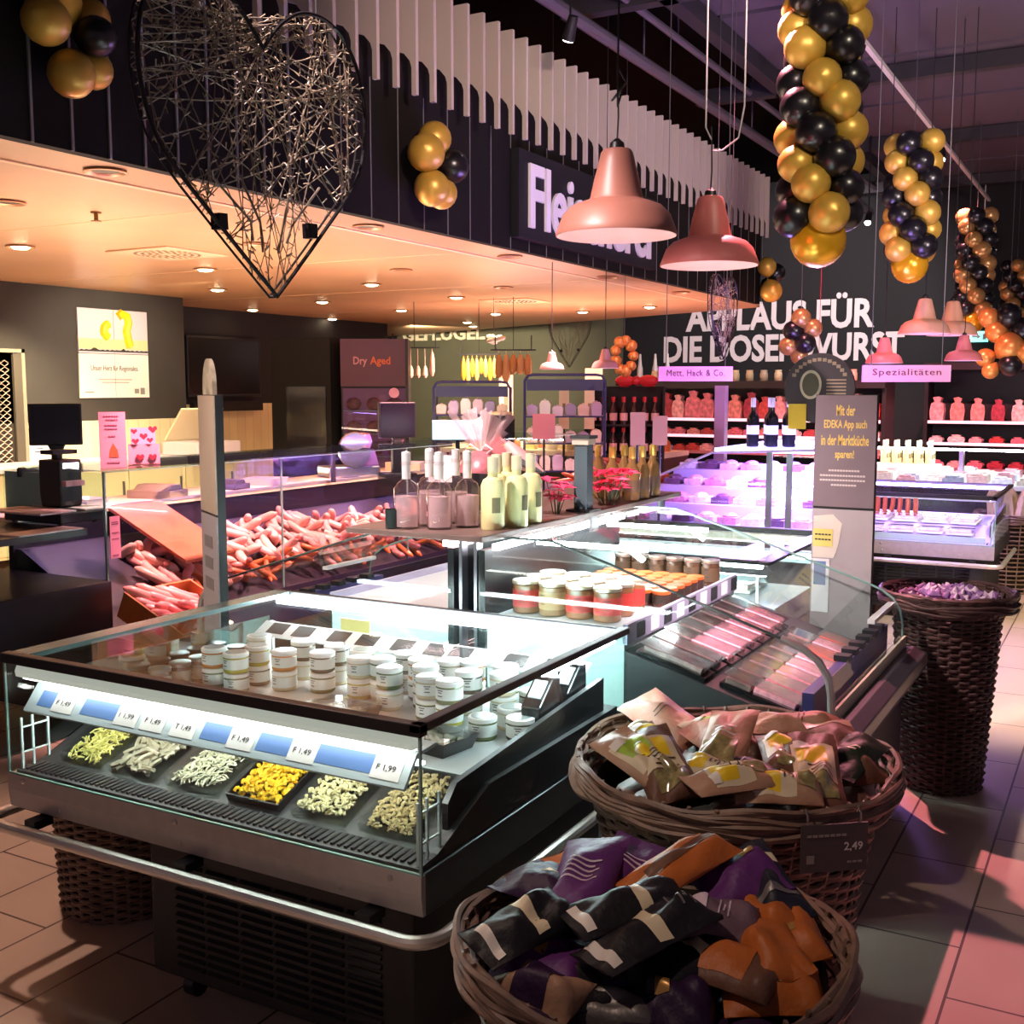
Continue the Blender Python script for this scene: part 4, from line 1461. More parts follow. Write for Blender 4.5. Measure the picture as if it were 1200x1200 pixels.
stele('tall taupe info board with yellow German lettering behind the meat fridge', (-0.99, 4.46, 0), 0, M_stele, M_stelel, True)
stele('tall beige info board seen almost edge-on behind the front island fridge', (-3.04, 3.115, 0), radians(-32) + 0.0, mat('stele_beige', '#b09c88', 0.5, noise=0.06, nscale=6), M_stelel, False)
# round sign on a pole behind the board
t = thing('round_sign', 'dark round sign with a pale oval seal rising behind the info board', 'sign', (-1.155, 4.70, 0))
M_sign = mat('sign_brown', '#3f373c', 0.5)
mb = MB()
mb.lathe([(0.10, 0), (0.10, 0.012), (0.014, 0.014), (0.014, 1.45)], 18)
mb.build('pole', M_steeld, t)
mb = MB()
pts = [(0.145 * cos(a), 1.60 + 0.145 * sin(a)) for a in [2 * pi * k / 40 for k in range(40)]]
mb.prism(pts, 'y', -0.008, 0.008)
disc = mb.build('disc', M_sign, t, smooth=False)
mb = MB()
mb.prism([(-0.035 + 0.045 * cos(a), 1.615 + 0.06 * sin(a)) for a in [2 * pi * k / 30 for k in range(30)]], 'y', -0.0095, -0.0082)
sl_ = mb.build('seal', mat('seal_cream', '#cfc6a8', 0.5), disc, smooth=False)
mb = MB()
mb.prism([(-0.035 + 0.035 * cos(a), 1.615 + 0.048 * sin(a)) for a in [2 * pi * k / 30 for k in range(30)]], 'y', -0.0108, -0.0096)
mb.build('seal_centre', mat('seal_dark', '#5a5644', 0.5), sl_, smooth=False)
mb = MB()
for k in range(13):
    a = 0.5 + k * 0.18
    mb.cbox((0.118 * cos(a), -0.009, 1.60 + 0.118 * sin(a)), (0.016, 0.0012, 0.014))
for k in range(5):
    mb.box(0.03, 0.11, -0.0095, -0.0082, 1.575 + k * 0.014, 1.581 + k * 0.014)
mb.build('sign_print', mat('print_tan', '#a5927a', 0.5), disc, smooth=False)
mb = MB()
mb.box(-0.125, -0.05, -0.011, -0.0082, 1.43, 1.535)
mb.build('yellow_card', mat('card_yellow', '#e4bd33', 0.5), disc, smooth=False)
t = thing('shelf_card', 'small white card with dark leaf mark beside the cellophane gift', 'card', (-2.255, 3.50, Z), radians(20))
mb = MB()
mb.box(-0.045, 0.045, 0, 0.004, 0.12, 0.22)
mb.build('card', M_card, t, smooth=False)
mb = MB()
mb.ball((0, -0.002, 0.17), 0.012, 8, 6, (0.7, .1, 1.2))
mb.build('leaf_print', M_print, t)
mb = MB()
mb.cyl((0, 0.006, 0.004), (0, 0.006, 0.13), 0.004, 6)
mb.box(-.03, .03, -.02, .03, 0, .004)
mb.build('holder', M_steeld, t)

# ================================================================== wicker baskets
def wick(name, c1):
    return mat(name, c1, 0.5, noise=0.35, nscale=18, spec=0.5)


M_w1, M_w2, M_w3 = wick('wicker_brown', '#7a6152'), wick('wicker_dark', '#4a3531'), wick('wicker_tan', '#8b755c')
M_gapshade = mat('wicker_shadow', '#231914', 0.9)  # shade between the strands, put into a dark colour


def basket(label, loc, H, rb, rt, m, rows=26, stakes=28, sx=1.0, sy=1.0, collar=0.0, th=0.0068, power=1.3, seed=0, flare=0.0):
    t = thing('wicker_basket', label, 'basket', loc)
    rr = random.Random(seed)

    def rad(z):
        return rb + (rt - rb) * (max(0, z) / H) ** power
    mb = MB()
    N = stakes * 4
    for i in range(rows):
        z = 0.01 + (H - 0.03) * i / (rows - 1)
        ph = pi * (i % 2)
        pts = []
        for k in range(N):
            a = 2 * pi * k / N
            r = rad(z) + 0.0065 * cos(stakes * a / 2 * 2 / 2 * 1.0 * 1 + ph) + rr.uniform(-.0012, .0012)
            pts.append((r * cos(a) * sx, r * sin(a) * sy, z + rr.uniform(-.0015, .0015)))
        mb.tube(pts, th * rr.uniform(.85, 1.1) if i else th, 5, closed=True)
    mb.build('weave', m, t)
    mb = MB()
    for k in range(stakes):
        a = 2 * pi * (k + .5) / stakes
        mb.tube([(rad(z) * cos(a) * sx, rad(z) * sin(a) * sy, z) for z in [H * j / 6 for j in range(7)]], 0.0052, 5)
    mb.build('stakes', m, t)
    mb = MB()
    M = 90
    for j in range(11):
        f1, f2, p1, p2 = rr.choice((3, 4, 5, 6)), rr.choice((7, 9, 11)), rr.uniform(0, 6.3), rr.uniform(0, 6.3)
        dr, dz = rr.uniform(-.004, .014), H - 0.004 - j * 0.0052
        pts = []
        for k in range(M):
            a = 2 * pi * k / M
            r = rt + flare + dr + 0.006 * sin(f1 * a + p1) + 0.003 * sin(f2 * a + p2)
            pts.append((r * cos(a) * sx, r * sin(a) * sy, dz + 0.006 * sin(f1 * a + p1 + 1.4) + 0.003 * cos(f2 * a)))
        mb.tube(pts, rr.uniform(.0055, .0078), 5, closed=True)
    mb.build('rim', m, t)
    if collar:
        mb = MB()
        for i in range(8):
            i = i * 0.6
            z = H - 0.004 - i * collar / 5
            r = rt + 0.008 + flare * (1 - i / 4.5)
            mb.tube([((r + 0.004 * cos(k * 2.1 + i * 5)) * cos(2 * pi * k / 80) * sx, (r + 0.004 * cos(k * 2.1 + i * 5)) * sin(2 * pi * k / 80) * sy, z) for k in range(80)], 0.009, 5, closed=True)
        mb.build('collar', m, t)
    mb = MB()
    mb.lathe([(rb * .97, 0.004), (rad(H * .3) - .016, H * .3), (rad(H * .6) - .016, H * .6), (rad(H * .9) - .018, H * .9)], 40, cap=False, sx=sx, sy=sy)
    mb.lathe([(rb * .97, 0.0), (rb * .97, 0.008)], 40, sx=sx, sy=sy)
    mb.build('shade_lining', M_gapshade, t)  # dark sheet added behind the weave for the shaded gaps
    return t, rad


b_mid, _ = basket('wide oval wicker basket of yellow splashed pouches, in front of the meat fridge', (-0.83, 2.63, 0), 0.70, 0.285, 0.385, M_w1, rows=46, stakes=40, sx=1.0, sy=1.06, power=3.2, seed=1)
b_front, _ = basket('nearest wicker basket, heaped with purple, black and orange bags', (-0.735, 1.86, 0), 0.60, 0.27, 0.352, M_w1, rows=40, stakes=40, power=2.2, seed=2)
b_tall, _ = basket('tall dark wicker basket with flared collar at the far end of the meat fridge', (-0.62, 4.70, 0), 0.80, 0.152, 0.205, M_w2, rows=50, stakes=30, collar=0.085, power=1.0, seed=3, flare=0.042)
b_left, _ = basket('low brown wicker basket tucked under the left end of the front island fridge', (-2.71, 2.36, 0), 0.42, 0.185, 0.205, M_w1, rows=32, stakes=32, th=0.0058, seed=4)

# price sign hooked to the rim of the middle basket
t = thing('price_sign', 'dark price board reading 2,49 hooked on the rim of the middle basket', 'price sign', (-0.515, 2.335, 0.575), radians(38))
mb = MB()
mb.box(-0.075, 0.075, -0.004, 0.0, 0.0, 0.105)
mb.build('board', mat('slate_sign', '#46403f', 0.6), t, smooth=False)
for x in (-0.06, 0.06):
    mb = MB()
    mb.tube([(x, 0.0, 0.10), (x, 0.0, 0.125), (x, 0.012, 0.135), (x, 0.022, 0.12)], 0.0025, 6)
    mb.build('hook', M_steel, t)
text('price', '2,49', mat('chalk_white', '#cfc9c4', 0.6), t, (0.022, -0.0045, 0.043), (1, 0, 0), (0, 0, 1), h=0.021, w=0.042, depth=0.0008, bold=0.012)
mb = MB()
for j in range(7):
    mb.box(-0.062 + j * 0.013, -0.052 + j * 0.013, -0.0055, -0.0042, 0.078, 0.083)
for j in range(3):
    mb.box(0.03 + j * 0.012, 0.039 + j * 0.012, -0.0055, -0.0042, 0.018, 0.022)
mb.box(-0.062, -0.045, -0.0055, -0.0042, 0.02, 0.038)
mb.build('small_print', mat('chalk_grey', '#8d8580', 0.6), t, smooth=False)


# pouches
def pouch(name, L, W, T, body, seed, parts=(), back=None):
    """parts: (child name, material, u0, u1, v0, v1) patches lying on the front; v runs from bottom 0 to top 1"""
    rr = random.Random(seed)
    t = thing(name, 'x', 'bag', (0, 0, 0))
    nx, ny = 10, 18
    bumps = [(rr.uniform(0, 6.3), rr.uniform(2, 7), rr.uniform(-14, 14), rr.uniform(.2, .7)) for _ in range(5)]

    def front(u, v, off=0.0):
        w = 1 - 0.06 * sin(pi * v)
        prof = (max(0, 1 - abs(u) ** 2.6)) * (min(1, v / 0.16) ** .5) * (max(0, min(1, (0.97 - v) / 0.34)) ** .8)
        z = T * (0.06 + prof)
        cr = sum(q * sin(a + b * u + c * v) for a, b, c, q in bumps)
        z += 0.0075 * cr * (0.35 + prof)
        return (u * W / 2 * w, (v - .5) * L, z + off)
    vs, fs = [], []
    for j in range(ny + 1):
        for i in range(nx + 1):
            vs.append(front(-1 + 2 * i / nx, j / ny))
    n0 = len(vs)
    for j in range(ny + 1):
        for i in range(nx + 1):
            x, y, z = front(-1 + 2 * i / nx, j / ny)
            vs.append((x, y, -z * .55))
    for j in range(ny):
        for i in range(nx):
            a = j * (nx + 1) + i
            fs.append((a, a + 1, a + nx + 2, a + nx + 1))
            fs.append((n0 + a, n0 + a + nx + 1, n0 + a + nx + 2, n0 + a + 1))
    for i in range(nx):
        fs.append((i, n0 + i, n0 + i + 1, i + 1))
        a = ny * (nx + 1) + i
        fs.append((a, a + 1, n0 + a + 1, n0 + a))
    for j in range(ny):
        a = j * (nx + 1)
        fs.append((a, a + nx + 1, n0 + a + nx + 1, n0 + a))
        a += nx
        fs.append((a, n0 + a, n0 + a + nx + 1, a + nx + 1))
    mb = MB()
    mb.add(vs, fs)
    mb.build('bag_body', body, t, angle=60)
    for k, (nm, m, u0, u1, v0, v1) in enumerate(parts):
        mb = MB()
        a, b = 10, 14
        pv = [front(u0 + (u1 - u0) * i / a, v0 + (v1 - v0) * j / b, 0.0014 + 0.0006 * k) for j in range(b + 1) for i in range(a + 1)]
        mb.add(pv, [(j * (a + 1) + i, j * (a + 1) + i + 1, (j + 1) * (a + 1) + i + 1, (j + 1) * (a + 1) + i) for j in range(b) for i in range(a)])
        mb.build(nm, m, t, angle=60)
    return t


def lines(m, v0, n, u0=-0.5, u1=0.5, dv=0.05):
    return [('print_line', m, u0 + (0.12 if k % 2 else 0), u1 - (0.18 if k % 2 else 0), v0 + k * dv, v0 + k * dv + 0.018) for k in range(n)]


F_kraft = mat('foil_kraft', '#a9836a', 0.5, spec=0.3, bump=0.5, bscale=28)
F_brown = mat('foil_brown', '#6b4a3a', 0.5, spec=0.3, bump=0.5, bscale=28)
F_salm = mat('foil_salmon', '#a8745e', 0.5, spec=0.3, bump=0.5, bscale=28)
F_black = mat('foil_black', '#1b191e', 0.5, spec=0.3, bump=0.5, bscale=28)
F_navy = mat('foil_navy', '#20222f', 0.5, spec=0.3, bump=0.5, bscale=28)
F_purple = mat('foil_purple', '#5a2a68', 0.5, spec=0.3, bump=0.5, bscale=28)
F_dpurple = mat('foil_dark_purple', '#2e1838', 0.5, spec=0.3, bump=0.5, bscale=28)
F_orange = mat('foil_orange', '#b3612a', 0.5, spec=0.3, bump=0.5, bscale=28)
F_green = mat('foil_dark_green', '#263022', 0.5, spec=0.3, bump=0.5, bscale=28)
F_olive = mat('foil_olive', '#7a7046', 0.4)
F_silver = mat('foil_silver', '#8b8684', 0.5, spec=0.3, bump=0.5, bscale=28, metal=0.6)
P_yel = mat('splash_yellow', '#e2c022', 0.4)
P_grn = mat('splash_green', '#9cba3c', 0.4)
P_cream = mat('pouch_label_cream', '#d2c4a4', 0.45)
P_white = mat('pouch_white', '#d9d2c8', 0.4)
P_win = mat('pouch_window', '#8c8258', 0.15, spec=0.8, noise=0.4, nscale=60)
P_seal = mat('pouch_seal', '#b89a7c', 0.4)
P_dk = mat('pouch_dark_print', '#4a3428', 0.5)
P_pk = mat('pouch_pale_print', '#c9b3c4', 0.5)
P_gold = mat('gold_seal', '#b0864a', 0.35, metal=0.5)

brown_y = lambda sp: [('cream_label', P_cream, -0.8, 0.8, 0.30, 0.78), ('splash', sp, -0.62, 0.5, 0.48, 0.74), ('window', P_win, -0.5, 0.7, 0.08, 0.28)] + lines(P_dk, 0.33, 3, -0.3, 0.6) + [('white_script', P_white, -0.7, -0.1, 0.70, 0.80)]
SPEC_MID = {
    'brown_yellow': (F_brown, brown_y(P_yel), 'kraft brown pouch with yellow splash, upper left in the middle basket'),
    'brown_green': (F_kraft, brown_y(P_grn), 'kraft pouch with lime green splash at the left of the middle basket'),
    'brown_yellow2': (F_kraft, brown_y(P_yel), 'kraft pouch with yellow splash lying flat at the front rim of the middle basket'),
    'brown_yellow3': (F_brown, brown_y(P_yel), 'small yellow splashed pouch half covered in the centre of the middle basket'),
    'brown_window': (F_kraft, [('window', P_win, -0.8, 0.7, 0.1, 0.5)] + lines(P_white, 0.55, 3), 'kraft pouch with clear window in the centre of the middle basket'),
    'black': (F_black, lines(P_pk, 0.6, 3) + [('gold_seal', P_gold, -0.2, 0.2, 0.12, 0.24)], 'glossy black pouch with small gold seal in the middle basket'),
    'brown_yellow4': (F_brown, brown_y(P_yel), 'brown pouch with yellow splash at the right of the middle basket'),
    'tan': (F_salm, lines(P_dk, 0.3, 3), 'salmon coloured pouch lying across the middle basket behind the black one'),
    'tan2': (F_salm, lines(P_dk, 0.5, 2), 'salmon pouch at the rear left rim of the middle basket'),
    'tan3': (F_salm, lines(P_dk, 0.4, 2), 'salmon pouch at the rear right rim of the middle basket'),
    'green': (F_green, lines(P_cream, 0.5, 2), 'dark green pouch at the right rim of the middle basket'),
    'brown': (F_brown, [('seal', P_seal, -1, 1, 0.88, 0.99)], 'plain brown pouch with pale seal near the right rim of the middle basket'),
    'kraft': (F_brown, [('window', P_win, -0.6, 0.6, 0.2, 0.6)], 'dark kraft pouch low at the front right of the middle basket'),
    'brown_yellow5': (F_brown, brown_y(P_yel), 'brown pouch with yellow splash at the left rear of the middle basket'),
    'brown_yellow6': (F_brown, brown_y(P_yel), 'brown pouch with yellow splash behind the black one in the middle basket'),
    'brown_green2': (F_kraft, brown_y(P_grn), 'kraft pouch with green splash among the salmon ones in the middle basket'),
    'brown_yellow7': (F_kraft, brown_y(P_yel), 'kraft pouch with yellow splash near the price board in the middle basket'),
    'olive': (F_olive, [('cream_label', P_cream, -0.7, 0.7, 0.3, 0.7)], 'olive pouch at the rear left of the middle basket'),
}
SPEC_FRONT = {
    'darkpurple': (F_dpurple, [('gold_seal', P_gold, -0.2, 0.2, 0.4, 0.54)], 'very dark purple bag with gold seal, rear left in the nearest basket'),
    'orange': (F_orange, lines(P_cream, 0.4, 2, -0.3, 0.3), 'orange brown bag standing at the rear left rim of the nearest basket'),
    'purple': (F_purple, lines(P_pk, 0.35, 5, -0.6, 0.6), 'bright purple bag with pale lettering lines in the nearest basket'),
    'purple2': (F_purple, lines(P_pk, 0.55, 3, -0.6, 0.6), 'bright purple bag wedged right of the lettered purple one'),
    'brownorange': (F_orange, [('stripe', F_brown, -0.3, 0.3, 0.1, 0.8), ('white_script', P_white, -0.8, 0.2, 0.8, 0.92)], 'slim orange bag with brown stripe across the back of the nearest basket'),
    'purple3': (F_purple, [('gold_seal', P_gold, 0.1, 0.5, 0.25, 0.4)], 'purple bag with gold seal at the rear middle of the nearest basket'),
    'navy': (F_navy, [('cream_band', P_cream, -0.95, 0.95, 0.62, 0.76), ('grey_band', F_silver, -0.9, 0.9, 0.2, 0.27)], 'navy bag with cream band at the right rear of the nearest basket'),
    'blackbar': (F_black, [('cream_band', P_cream, -0.9, 0.9, 0.36, 0.48), ('white_tag', P_white, -0.8, 0.6, 0.82, 0.9)], 'black bag with cream band, left one of the three in the nearest basket'),
    'blackbar2': (F_black, [('cream_band', P_cream, -0.9, 0.9, 0.36, 0.47), ('white_tag', P_white, -0.8, 0.6, 0.86, 0.94)], 'black bag with cream band, rear right one of the three in the nearest basket'),
    'blackbar3': (F_black, [('cream_band', P_cream, -0.9, 0.9, 0.42, 0.54), ('white_tag', P_white, -0.8, 0.6, 0.86, 0.94)] + lines(F_silver, 0.1, 3, -0.5, 0.5), 'black bag with cream band, front one of the three in the nearest basket'),
    'greypurple': (mat('foil_mauve', '#6a5360', 0.5, spec=0.3, bump=0.5, bscale=28), lines(P_pk, 0.35, 3, -0.5, 0.5) + [('print_patch', P_pk, -0.4, 0.4, 0.6, 0.85)], 'greyish mauve bag in the centre right of the nearest basket'),
    'orange2': (F_orange, [], 'orange bag with folded top beside the navy bag'),
    'orange3': (F_orange, [('gold_seal', P_gold, -0.2, 0.2, 0.3, 0.42)], 'orange bag at the right rim of the nearest basket'),
    'orange4': (F_orange, [], 'plain orange bag below the folded orange one'),
    'orangebrown': (F_brown, [('stripe', F_orange, -0.7, 0.7, 0.3, 0.8)], 'brown bag with orange field in the front right of the nearest basket'),
    'purple4': (F_purple, [('gold_seal', P_gold, -0.2, 0.3, 0.5, 0.66)], 'dark violet bag with gold seal at the front left of the nearest basket'),
    'kraft': (F_kraft, [('print_patch', F_dpurple, -0.9, 0.9, 0.3, 0.7)], 'kraft bag with violet middle at the left rim of the nearest basket'),
    'purple5': (F_dpurple, [('gold_seal', P_gold, -0.3, 0.2, 0.45, 0.6)], 'dark purple bag at the very front of the nearest basket'),
    'silver': (F_silver, [], 'small crumpled silver bag at the front of the nearest basket'),
    'black4': (F_black, [('cream_band', P_cream, -0.9, 0.9, 0.3, 0.42)], 'black bag lying under the black banded ones'),
    'orange5': (F_orange, [('cream_label', P_cream, -0.3, 0.3, 0.4, 0.6)], 'small orange bag with cream spot at the front right rim'),
    'black5': (F_black, lines(F_silver, 0.4, 2), 'black bag at the front left, half under the purple one'),
}
MID=[
('brown_yellow',-0.940,2.405,0.730,-0.89,0.510,0.130),
('brown_green',-0.980,2.399,0.730,-0.46,0.323,0.120),
('brown_yellow2',-0.742,2.326,0.735,0.81,0.204,0.120),
('brown_yellow3',-0.829,2.440,0.715,-0.18,0.183,0.110),
('brown_window',-0.830,2.553,0.740,-1.51,0.433,0.130),
('black',-0.713,2.454,0.710,-0.41,0.264,0.110),
('brown_yellow4',-0.611,2.540,0.720,-1.25,0.472,0.130),
('tan',-0.851,2.659,0.700,-0.51,0.434,0.130),
('tan2',-1.074,2.778,0.700,-0.55,0.267,0.140),
('tan3',-0.744,2.878,0.700,0.12,0.233,0.120),
('green',-0.546,2.740,0.690,1.34,0.213,0.120),
('brown',-0.576,2.784,0.690,-0.96,0.263,0.130),
('kraft',-0.631,2.426,0.660,0.36,0.178,0.120),
('olive',-1.150,2.676,0.670,0.90,0.154,0.120),
('brown_yellow5',-1.02,2.56,0.712,-0.70,0.20,0.110),
('brown_yellow6',-0.70,2.60,0.722,-1.15,0.20,0.110),
('brown_green2',-0.90,2.72,0.705,-0.45,0.20,0.110),
('brown_yellow7',-0.62,2.36,0.715,0.35,0.19,0.110),
]
FRONT=[
('darkpurple',-1.030,1.918,0.600,-0.20,0.182,0.150),
('orange',-1.020,2.091,0.600,0.75,0.183,0.140),
('purple',-0.899,1.912,0.630,-1.39,0.260,0.130),
('purple2',-0.845,1.978,0.610,-1.63,0.227,0.120),
('brownorange',-0.738,1.996,0.650,1.16,0.274,0.110),
('purple3',-0.640,2.062,0.620,0.75,0.155,0.150),
('navy',-0.545,2.149,0.610,-0.88,0.275,0.120),
('blackbar',-0.931,1.711,0.620,1.09,0.206,0.110),
('blackbar2',-0.771,1.820,0.640,0.94,0.245,0.110),
('blackbar3',-0.710,1.768,0.630,1.07,0.291,0.120),
('greypurple',-0.632,1.907,0.610,0.21,0.118,0.110),
('orange2',-0.570,2.019,0.600,-0.99,0.191,0.100),
('orange3',-0.499,1.988,0.580,-1.05,0.177,0.110),
('orange4',-0.524,1.881,0.590,-0.92,0.167,0.110),
('orangebrown',-0.566,1.816,0.580,-0.12,0.098,0.110),
('purple4',-0.885,1.715,0.560,0.13,0.164,0.150),
('kraft',-0.875,1.614,0.560,-0.12,0.164,0.100),
('purple5',-0.660,1.733,0.540,0.32,0.147,0.140),
('silver',-0.740,1.677,0.530,0.15,0.076,0.080),
('black4',-0.653,1.805,0.570,0.93,0.216,0.100),
('orange5',-0.499,1.825,0.550,0.37,0.101,0.110),
('black5',-0.817,1.669,0.540,0.87,0.115,0.120),
]
for tab, spec, cx, cy, rmax, grp in ((MID, SPEC_MID, -0.83, 2.63, 0.375, 'pouches in the middle basket'), (FRONT, SPEC_FRONT, -0.735, 1.86, 0.345, 'bags in the nearest basket')):
    for i, (key, x, y, z, ang, L, W) in enumerate(tab):
        body, parts, lab = spec[key]
        L2 = max(0.19, min(0.26, L)) if grp.startswith('p') else max(0.17, min(0.25, L))
        d = hypot(x - cx, y - cy)
        lim = rmax - 0.095
        if d > lim:
            x, y = cx + (x - cx) * lim / d, cy + (y - cy) * lim / d
        p = pouch('pouch' if grp.startswith('p') else 'snack_bag', L2, W * (0.98 if grp.startswith('p') else 1.08), 0.032, body, 100 + i, parts)
        # local +y is the top of the bag; the table angle runs from top to bottom
        tilt = 0.24 if L > 0.30 else R.uniform(0.02, 0.2)
        yaw = ang + pi / 2
        Mx = Matrix.Rotation(yaw, 4, 'Z') @ Matrix.Rotation(tilt, 4, 'X') @ Matrix.Rotation(R.uniform(-.22, .22), 4, 'Y')
        # lean the whole heap slightly towards the aisle
        lean = Matrix.Rotation(radians(13), 4, Vector((1, -0.35, 0)))
        p.rotation_euler = (lean @ Mx).to_euler()
        p.location = (x, y, z + (0.0 if grp.startswith('p') else 0.008) + (y - cy) * 0.05)
        p['label'] = lab
        p['group'] = grp
# hidden lower layer that carries the heap
for cx, cy, z, r, lab, m, nm in ((-0.83, 2.63, 0.615, 0.285, 'brown pouches deeper in the middle basket', F_brown, 'pouch_heap'), (-0.735, 1.86, 0.50, 0.285, 'dark bags deeper in the nearest basket', F_dpurple, 'bag_heap')):
    mb = MB()
    rr = random.Random(5)
    for k in range(44):
        a, q = rr.uniform(0, 2 * pi), r * math.sqrt(rr.random())
        mb.T = Matrix.Translation((cx + q * cos(a), cy + q * sin(a), z + rr.uniform(-.025, .03))) @ Matrix.Rotation(rr.uniform(0, 6), 4, 'Z') @ Matrix.Rotation(rr.uniform(-.5, .5), 4, 'X')
        mb.ball((0, 0, 0), 0.06, 10, 6, (0.9, 1.4, 0.35))
    o = mb.build(nm, m)
    tag(o, lab, 'bags', kind='stuff')
# purple packets in the tall basket
heap = MB()
pp = None
for k in range(34):
    a, q = 2.399 * k, 0.185 * math.sqrt((k + .5) / 34)
    if pp is None:
        pp = pouch('sweet_packet', 0.085, 0.06, 0.014, mat('foil_lilac', '#8f6a9c', 0.5, spec=0.3, bump=0.5, bscale=28), 3, [('print_patch', P_pk, -0.6, 0.6, 0.3, 0.7)])
        pp.name = 'sweet_packet'
        tag(pp, 'small shiny lilac packet heaped in the tall dark basket', 'packet', 'lilac packets in the tall basket')
        q0 = pp
    else:
        q0 = copy_tree(pp)
    q0.location = (-0.62 + q * cos(a), 4.70 + q * sin(a), 0.752 + R.uniform(0, .025) + (0.02 if q < .1 else 0))
    q0.rotation_euler = (R.uniform(-.5, .5), R.uniform(-.5, .5), R.uniform(0, 6))
mb = MB()
mb.lathe([(0.17, 0.66), (0.185, 0.735), (0.10, 0.755), (0.001, 0.76)], 24, c=(-0.62, 4.70, 0))
tag(mb.build('packet_fill', mat('foil_lilac_dark', '#5a3f66', 0.5, spec=0.3, bump=0.8, bscale=40)), 'deeper lilac packets filling the tall dark basket', 'packets', kind='stuff')

# ================================================================== balloons
M_gold = mat('balloon_gold', '#c9a040', 0.38, metal=0.35, spec=0.6)
M_goldb = mat('balloon_bright_gold', '#e0a61c', 0.25, metal=0.45, spec=0.6)
M_blk = mat('balloon_black', '#121014', 0.28, spec=0.5)
M_rose = mat('balloon_copper', '#b98a52', 0.3, metal=0.5)
M_oran = mat('balloon_orange', '#d08a45', 0.3, metal=0.4)


def balloon_mesh(name, m):
    mb = MB()
    mb.lathe([(0.001, -1.0), (0.30, -0.955), (0.59, -0.81), (0.81, -0.58), (0.95, -0.3), (1.0, 0.0), (0.96, 0.3), (0.83, 0.58), (0.61, 0.83), (0.36, 1.0), (0.16, 1.1), (0.05, 1.14), (0.09, 1.19), (0.001, 1.19)], 20, cap=False)
    o = mb.build(name, m, smooth=True, angle=80)
    me = o.data
    bpy.data.objects.remove(o)
    return me


BM = {k: balloon_mesh('balloon', m) for k, m in (('g', M_gold), ('G', M_goldb), ('b', M_blk), ('r', M_rose), ('o', M_oran))}


def add_balloon(parent, kind, loc, r, out=None, label=None):
    o = bpy.data.objects.new('balloon', BM[kind])
    COL.objects.link(o)
    o.parent = parent
    o.location = loc
    o.scale = (r, r, r)
    if out is not None:
        v = Vector(out)
        o.rotation_euler = (-v).to_track_quat('Z', 'Y').to_euler()
    if label:
        o['label'] = label
    return o


def garland(label, x, y, ztop, zbot, r, turn=-0.71, phase=0.0, g='g'):
    t = thing('balloon_garland', label, 'balloons', (x, y, zbot), group='hanging balloon garlands')
    n = int((ztop - zbot - r * 2.2) / (r * 1.30))
    for i in range(n):
        z = r * 2.6 + i * r * 1.30
        for k in range(4):
            a = phase + i * turn + k * pi / 2
            c = g if k % 2 == 0 else 'b'
            d = Vector((cos(a), sin(a), R.uniform(-.12, .12)))
            add_balloon(t, c, d * r * 1.32 + Vector((0, 0, z)), r * R.uniform(.93, 1.05), d)
    add_balloon(t, 'G', (0, 0, r * 1.35), r * 1.4, (0, 0, -1), 'larger bright gold balloon at the bottom')
    mb = MB()
    mb.cyl((0, 0, r * 2.0), (0, 0, 4.55 - zbot), 0.003, 5)
    mb.build('cord', M_steeld, t)
    return t


garland('longest gold and black balloon garland, nearest, hanging from the hall ceiling', -1.43, 5.70, 3.75, 2.20, 0.098, phase=2.2)
garland('second gold and black balloon garland, behind the nearest one', -1.57, 9.05, 3.62, 2.40, 0.098, phase=1.0)
garland('third balloon garland over the far islands, left of the last', -1.66, 13.6, 3.60, 2.22, 0.098, phase=2.6, g='r')
garland('last small balloon garland far back at the right frame edge', -1.50, 16.6, 3.35, 2.1, 0.095, phase=0.4, g='r')


def cluster(label, loc, parts, cat='balloons'):
    t = thing('balloon_cluster', label, cat, loc)
    for kind, dx, dy, dz, r in parts:
        add_balloon(t, kind, (dx, dy, dz), r, (dx, dy, dz))
    return t


cluster('cluster of gold balloons around a black one at the top left on the fascia', (-3.90, 3.27, 3.02),
        [('g', 0.06, -0.15, 0.02, 0.095), ('g', 0.02, -0.065, 0.13, 0.10), ('g', 0.02, 0.10, 0.10, 0.085), ('b', 0.10, 0.06, 0.01, 0.082), ('g', 0.04, -0.02, -0.15, 0.095), ('g', 0.02, 0.11, -0.10, 0.08)])
cluster('cluster of four gold and one black balloon left of the Fleischerei lettering', (-3.88, 5.92, 2.98),
        [('g', 0.03, 0.02, 0.14, 0.105), ('g', 0.06, -0.12, 0.03, 0.115), ('b', 0.08, 0.14, -0.01, 0.105), ('g', 0.06, -0.06, -0.17, 0.11), ('g', 0.02, 0.11, -0.17, 0.10)])
cluster('small balloon cluster at the far end of the slatted fascia', (-3.86, 13.1, 2.86), [('g', 0, -0.05, 0.15, 0.11), ('b', 0.04, 0.2, 0.1, 0.11), ('g', 0.05, -0.02, -0.13, 0.13), ('b', -0.02, 0.12, -0.05, 0.10)])
cluster('small dark copper balloon cluster in front of the slogan word DOSENWURST', (-2.40, 9.1, 2.0), [('r', 0.0, 0, 0.16, 0.08), ('b', -0.06, 0, 0.06, 0.085), ('r', 0.09, 0.03, 0.08, 0.075), ('b', 0.04, 0.0, -0.04, 0.085), ('r', -0.10, 0, -0.06, 0.075), ('r', -0.02, 0.05, -0.14, 0.07)])
mb = MB()
mb.cyl((-2.40, 9.1, 2.16), (-2.40, 9.1, 4.55), 0.003, 5)
cc = [o for o in COL.objects if o.get('label', '').startswith('small dark copper')][0]
mb.v = [(a + 2.40, b - 9.1, c - 2.0) for a, b, c in mb.v]
mb.build('cord', M_steeld, cc)
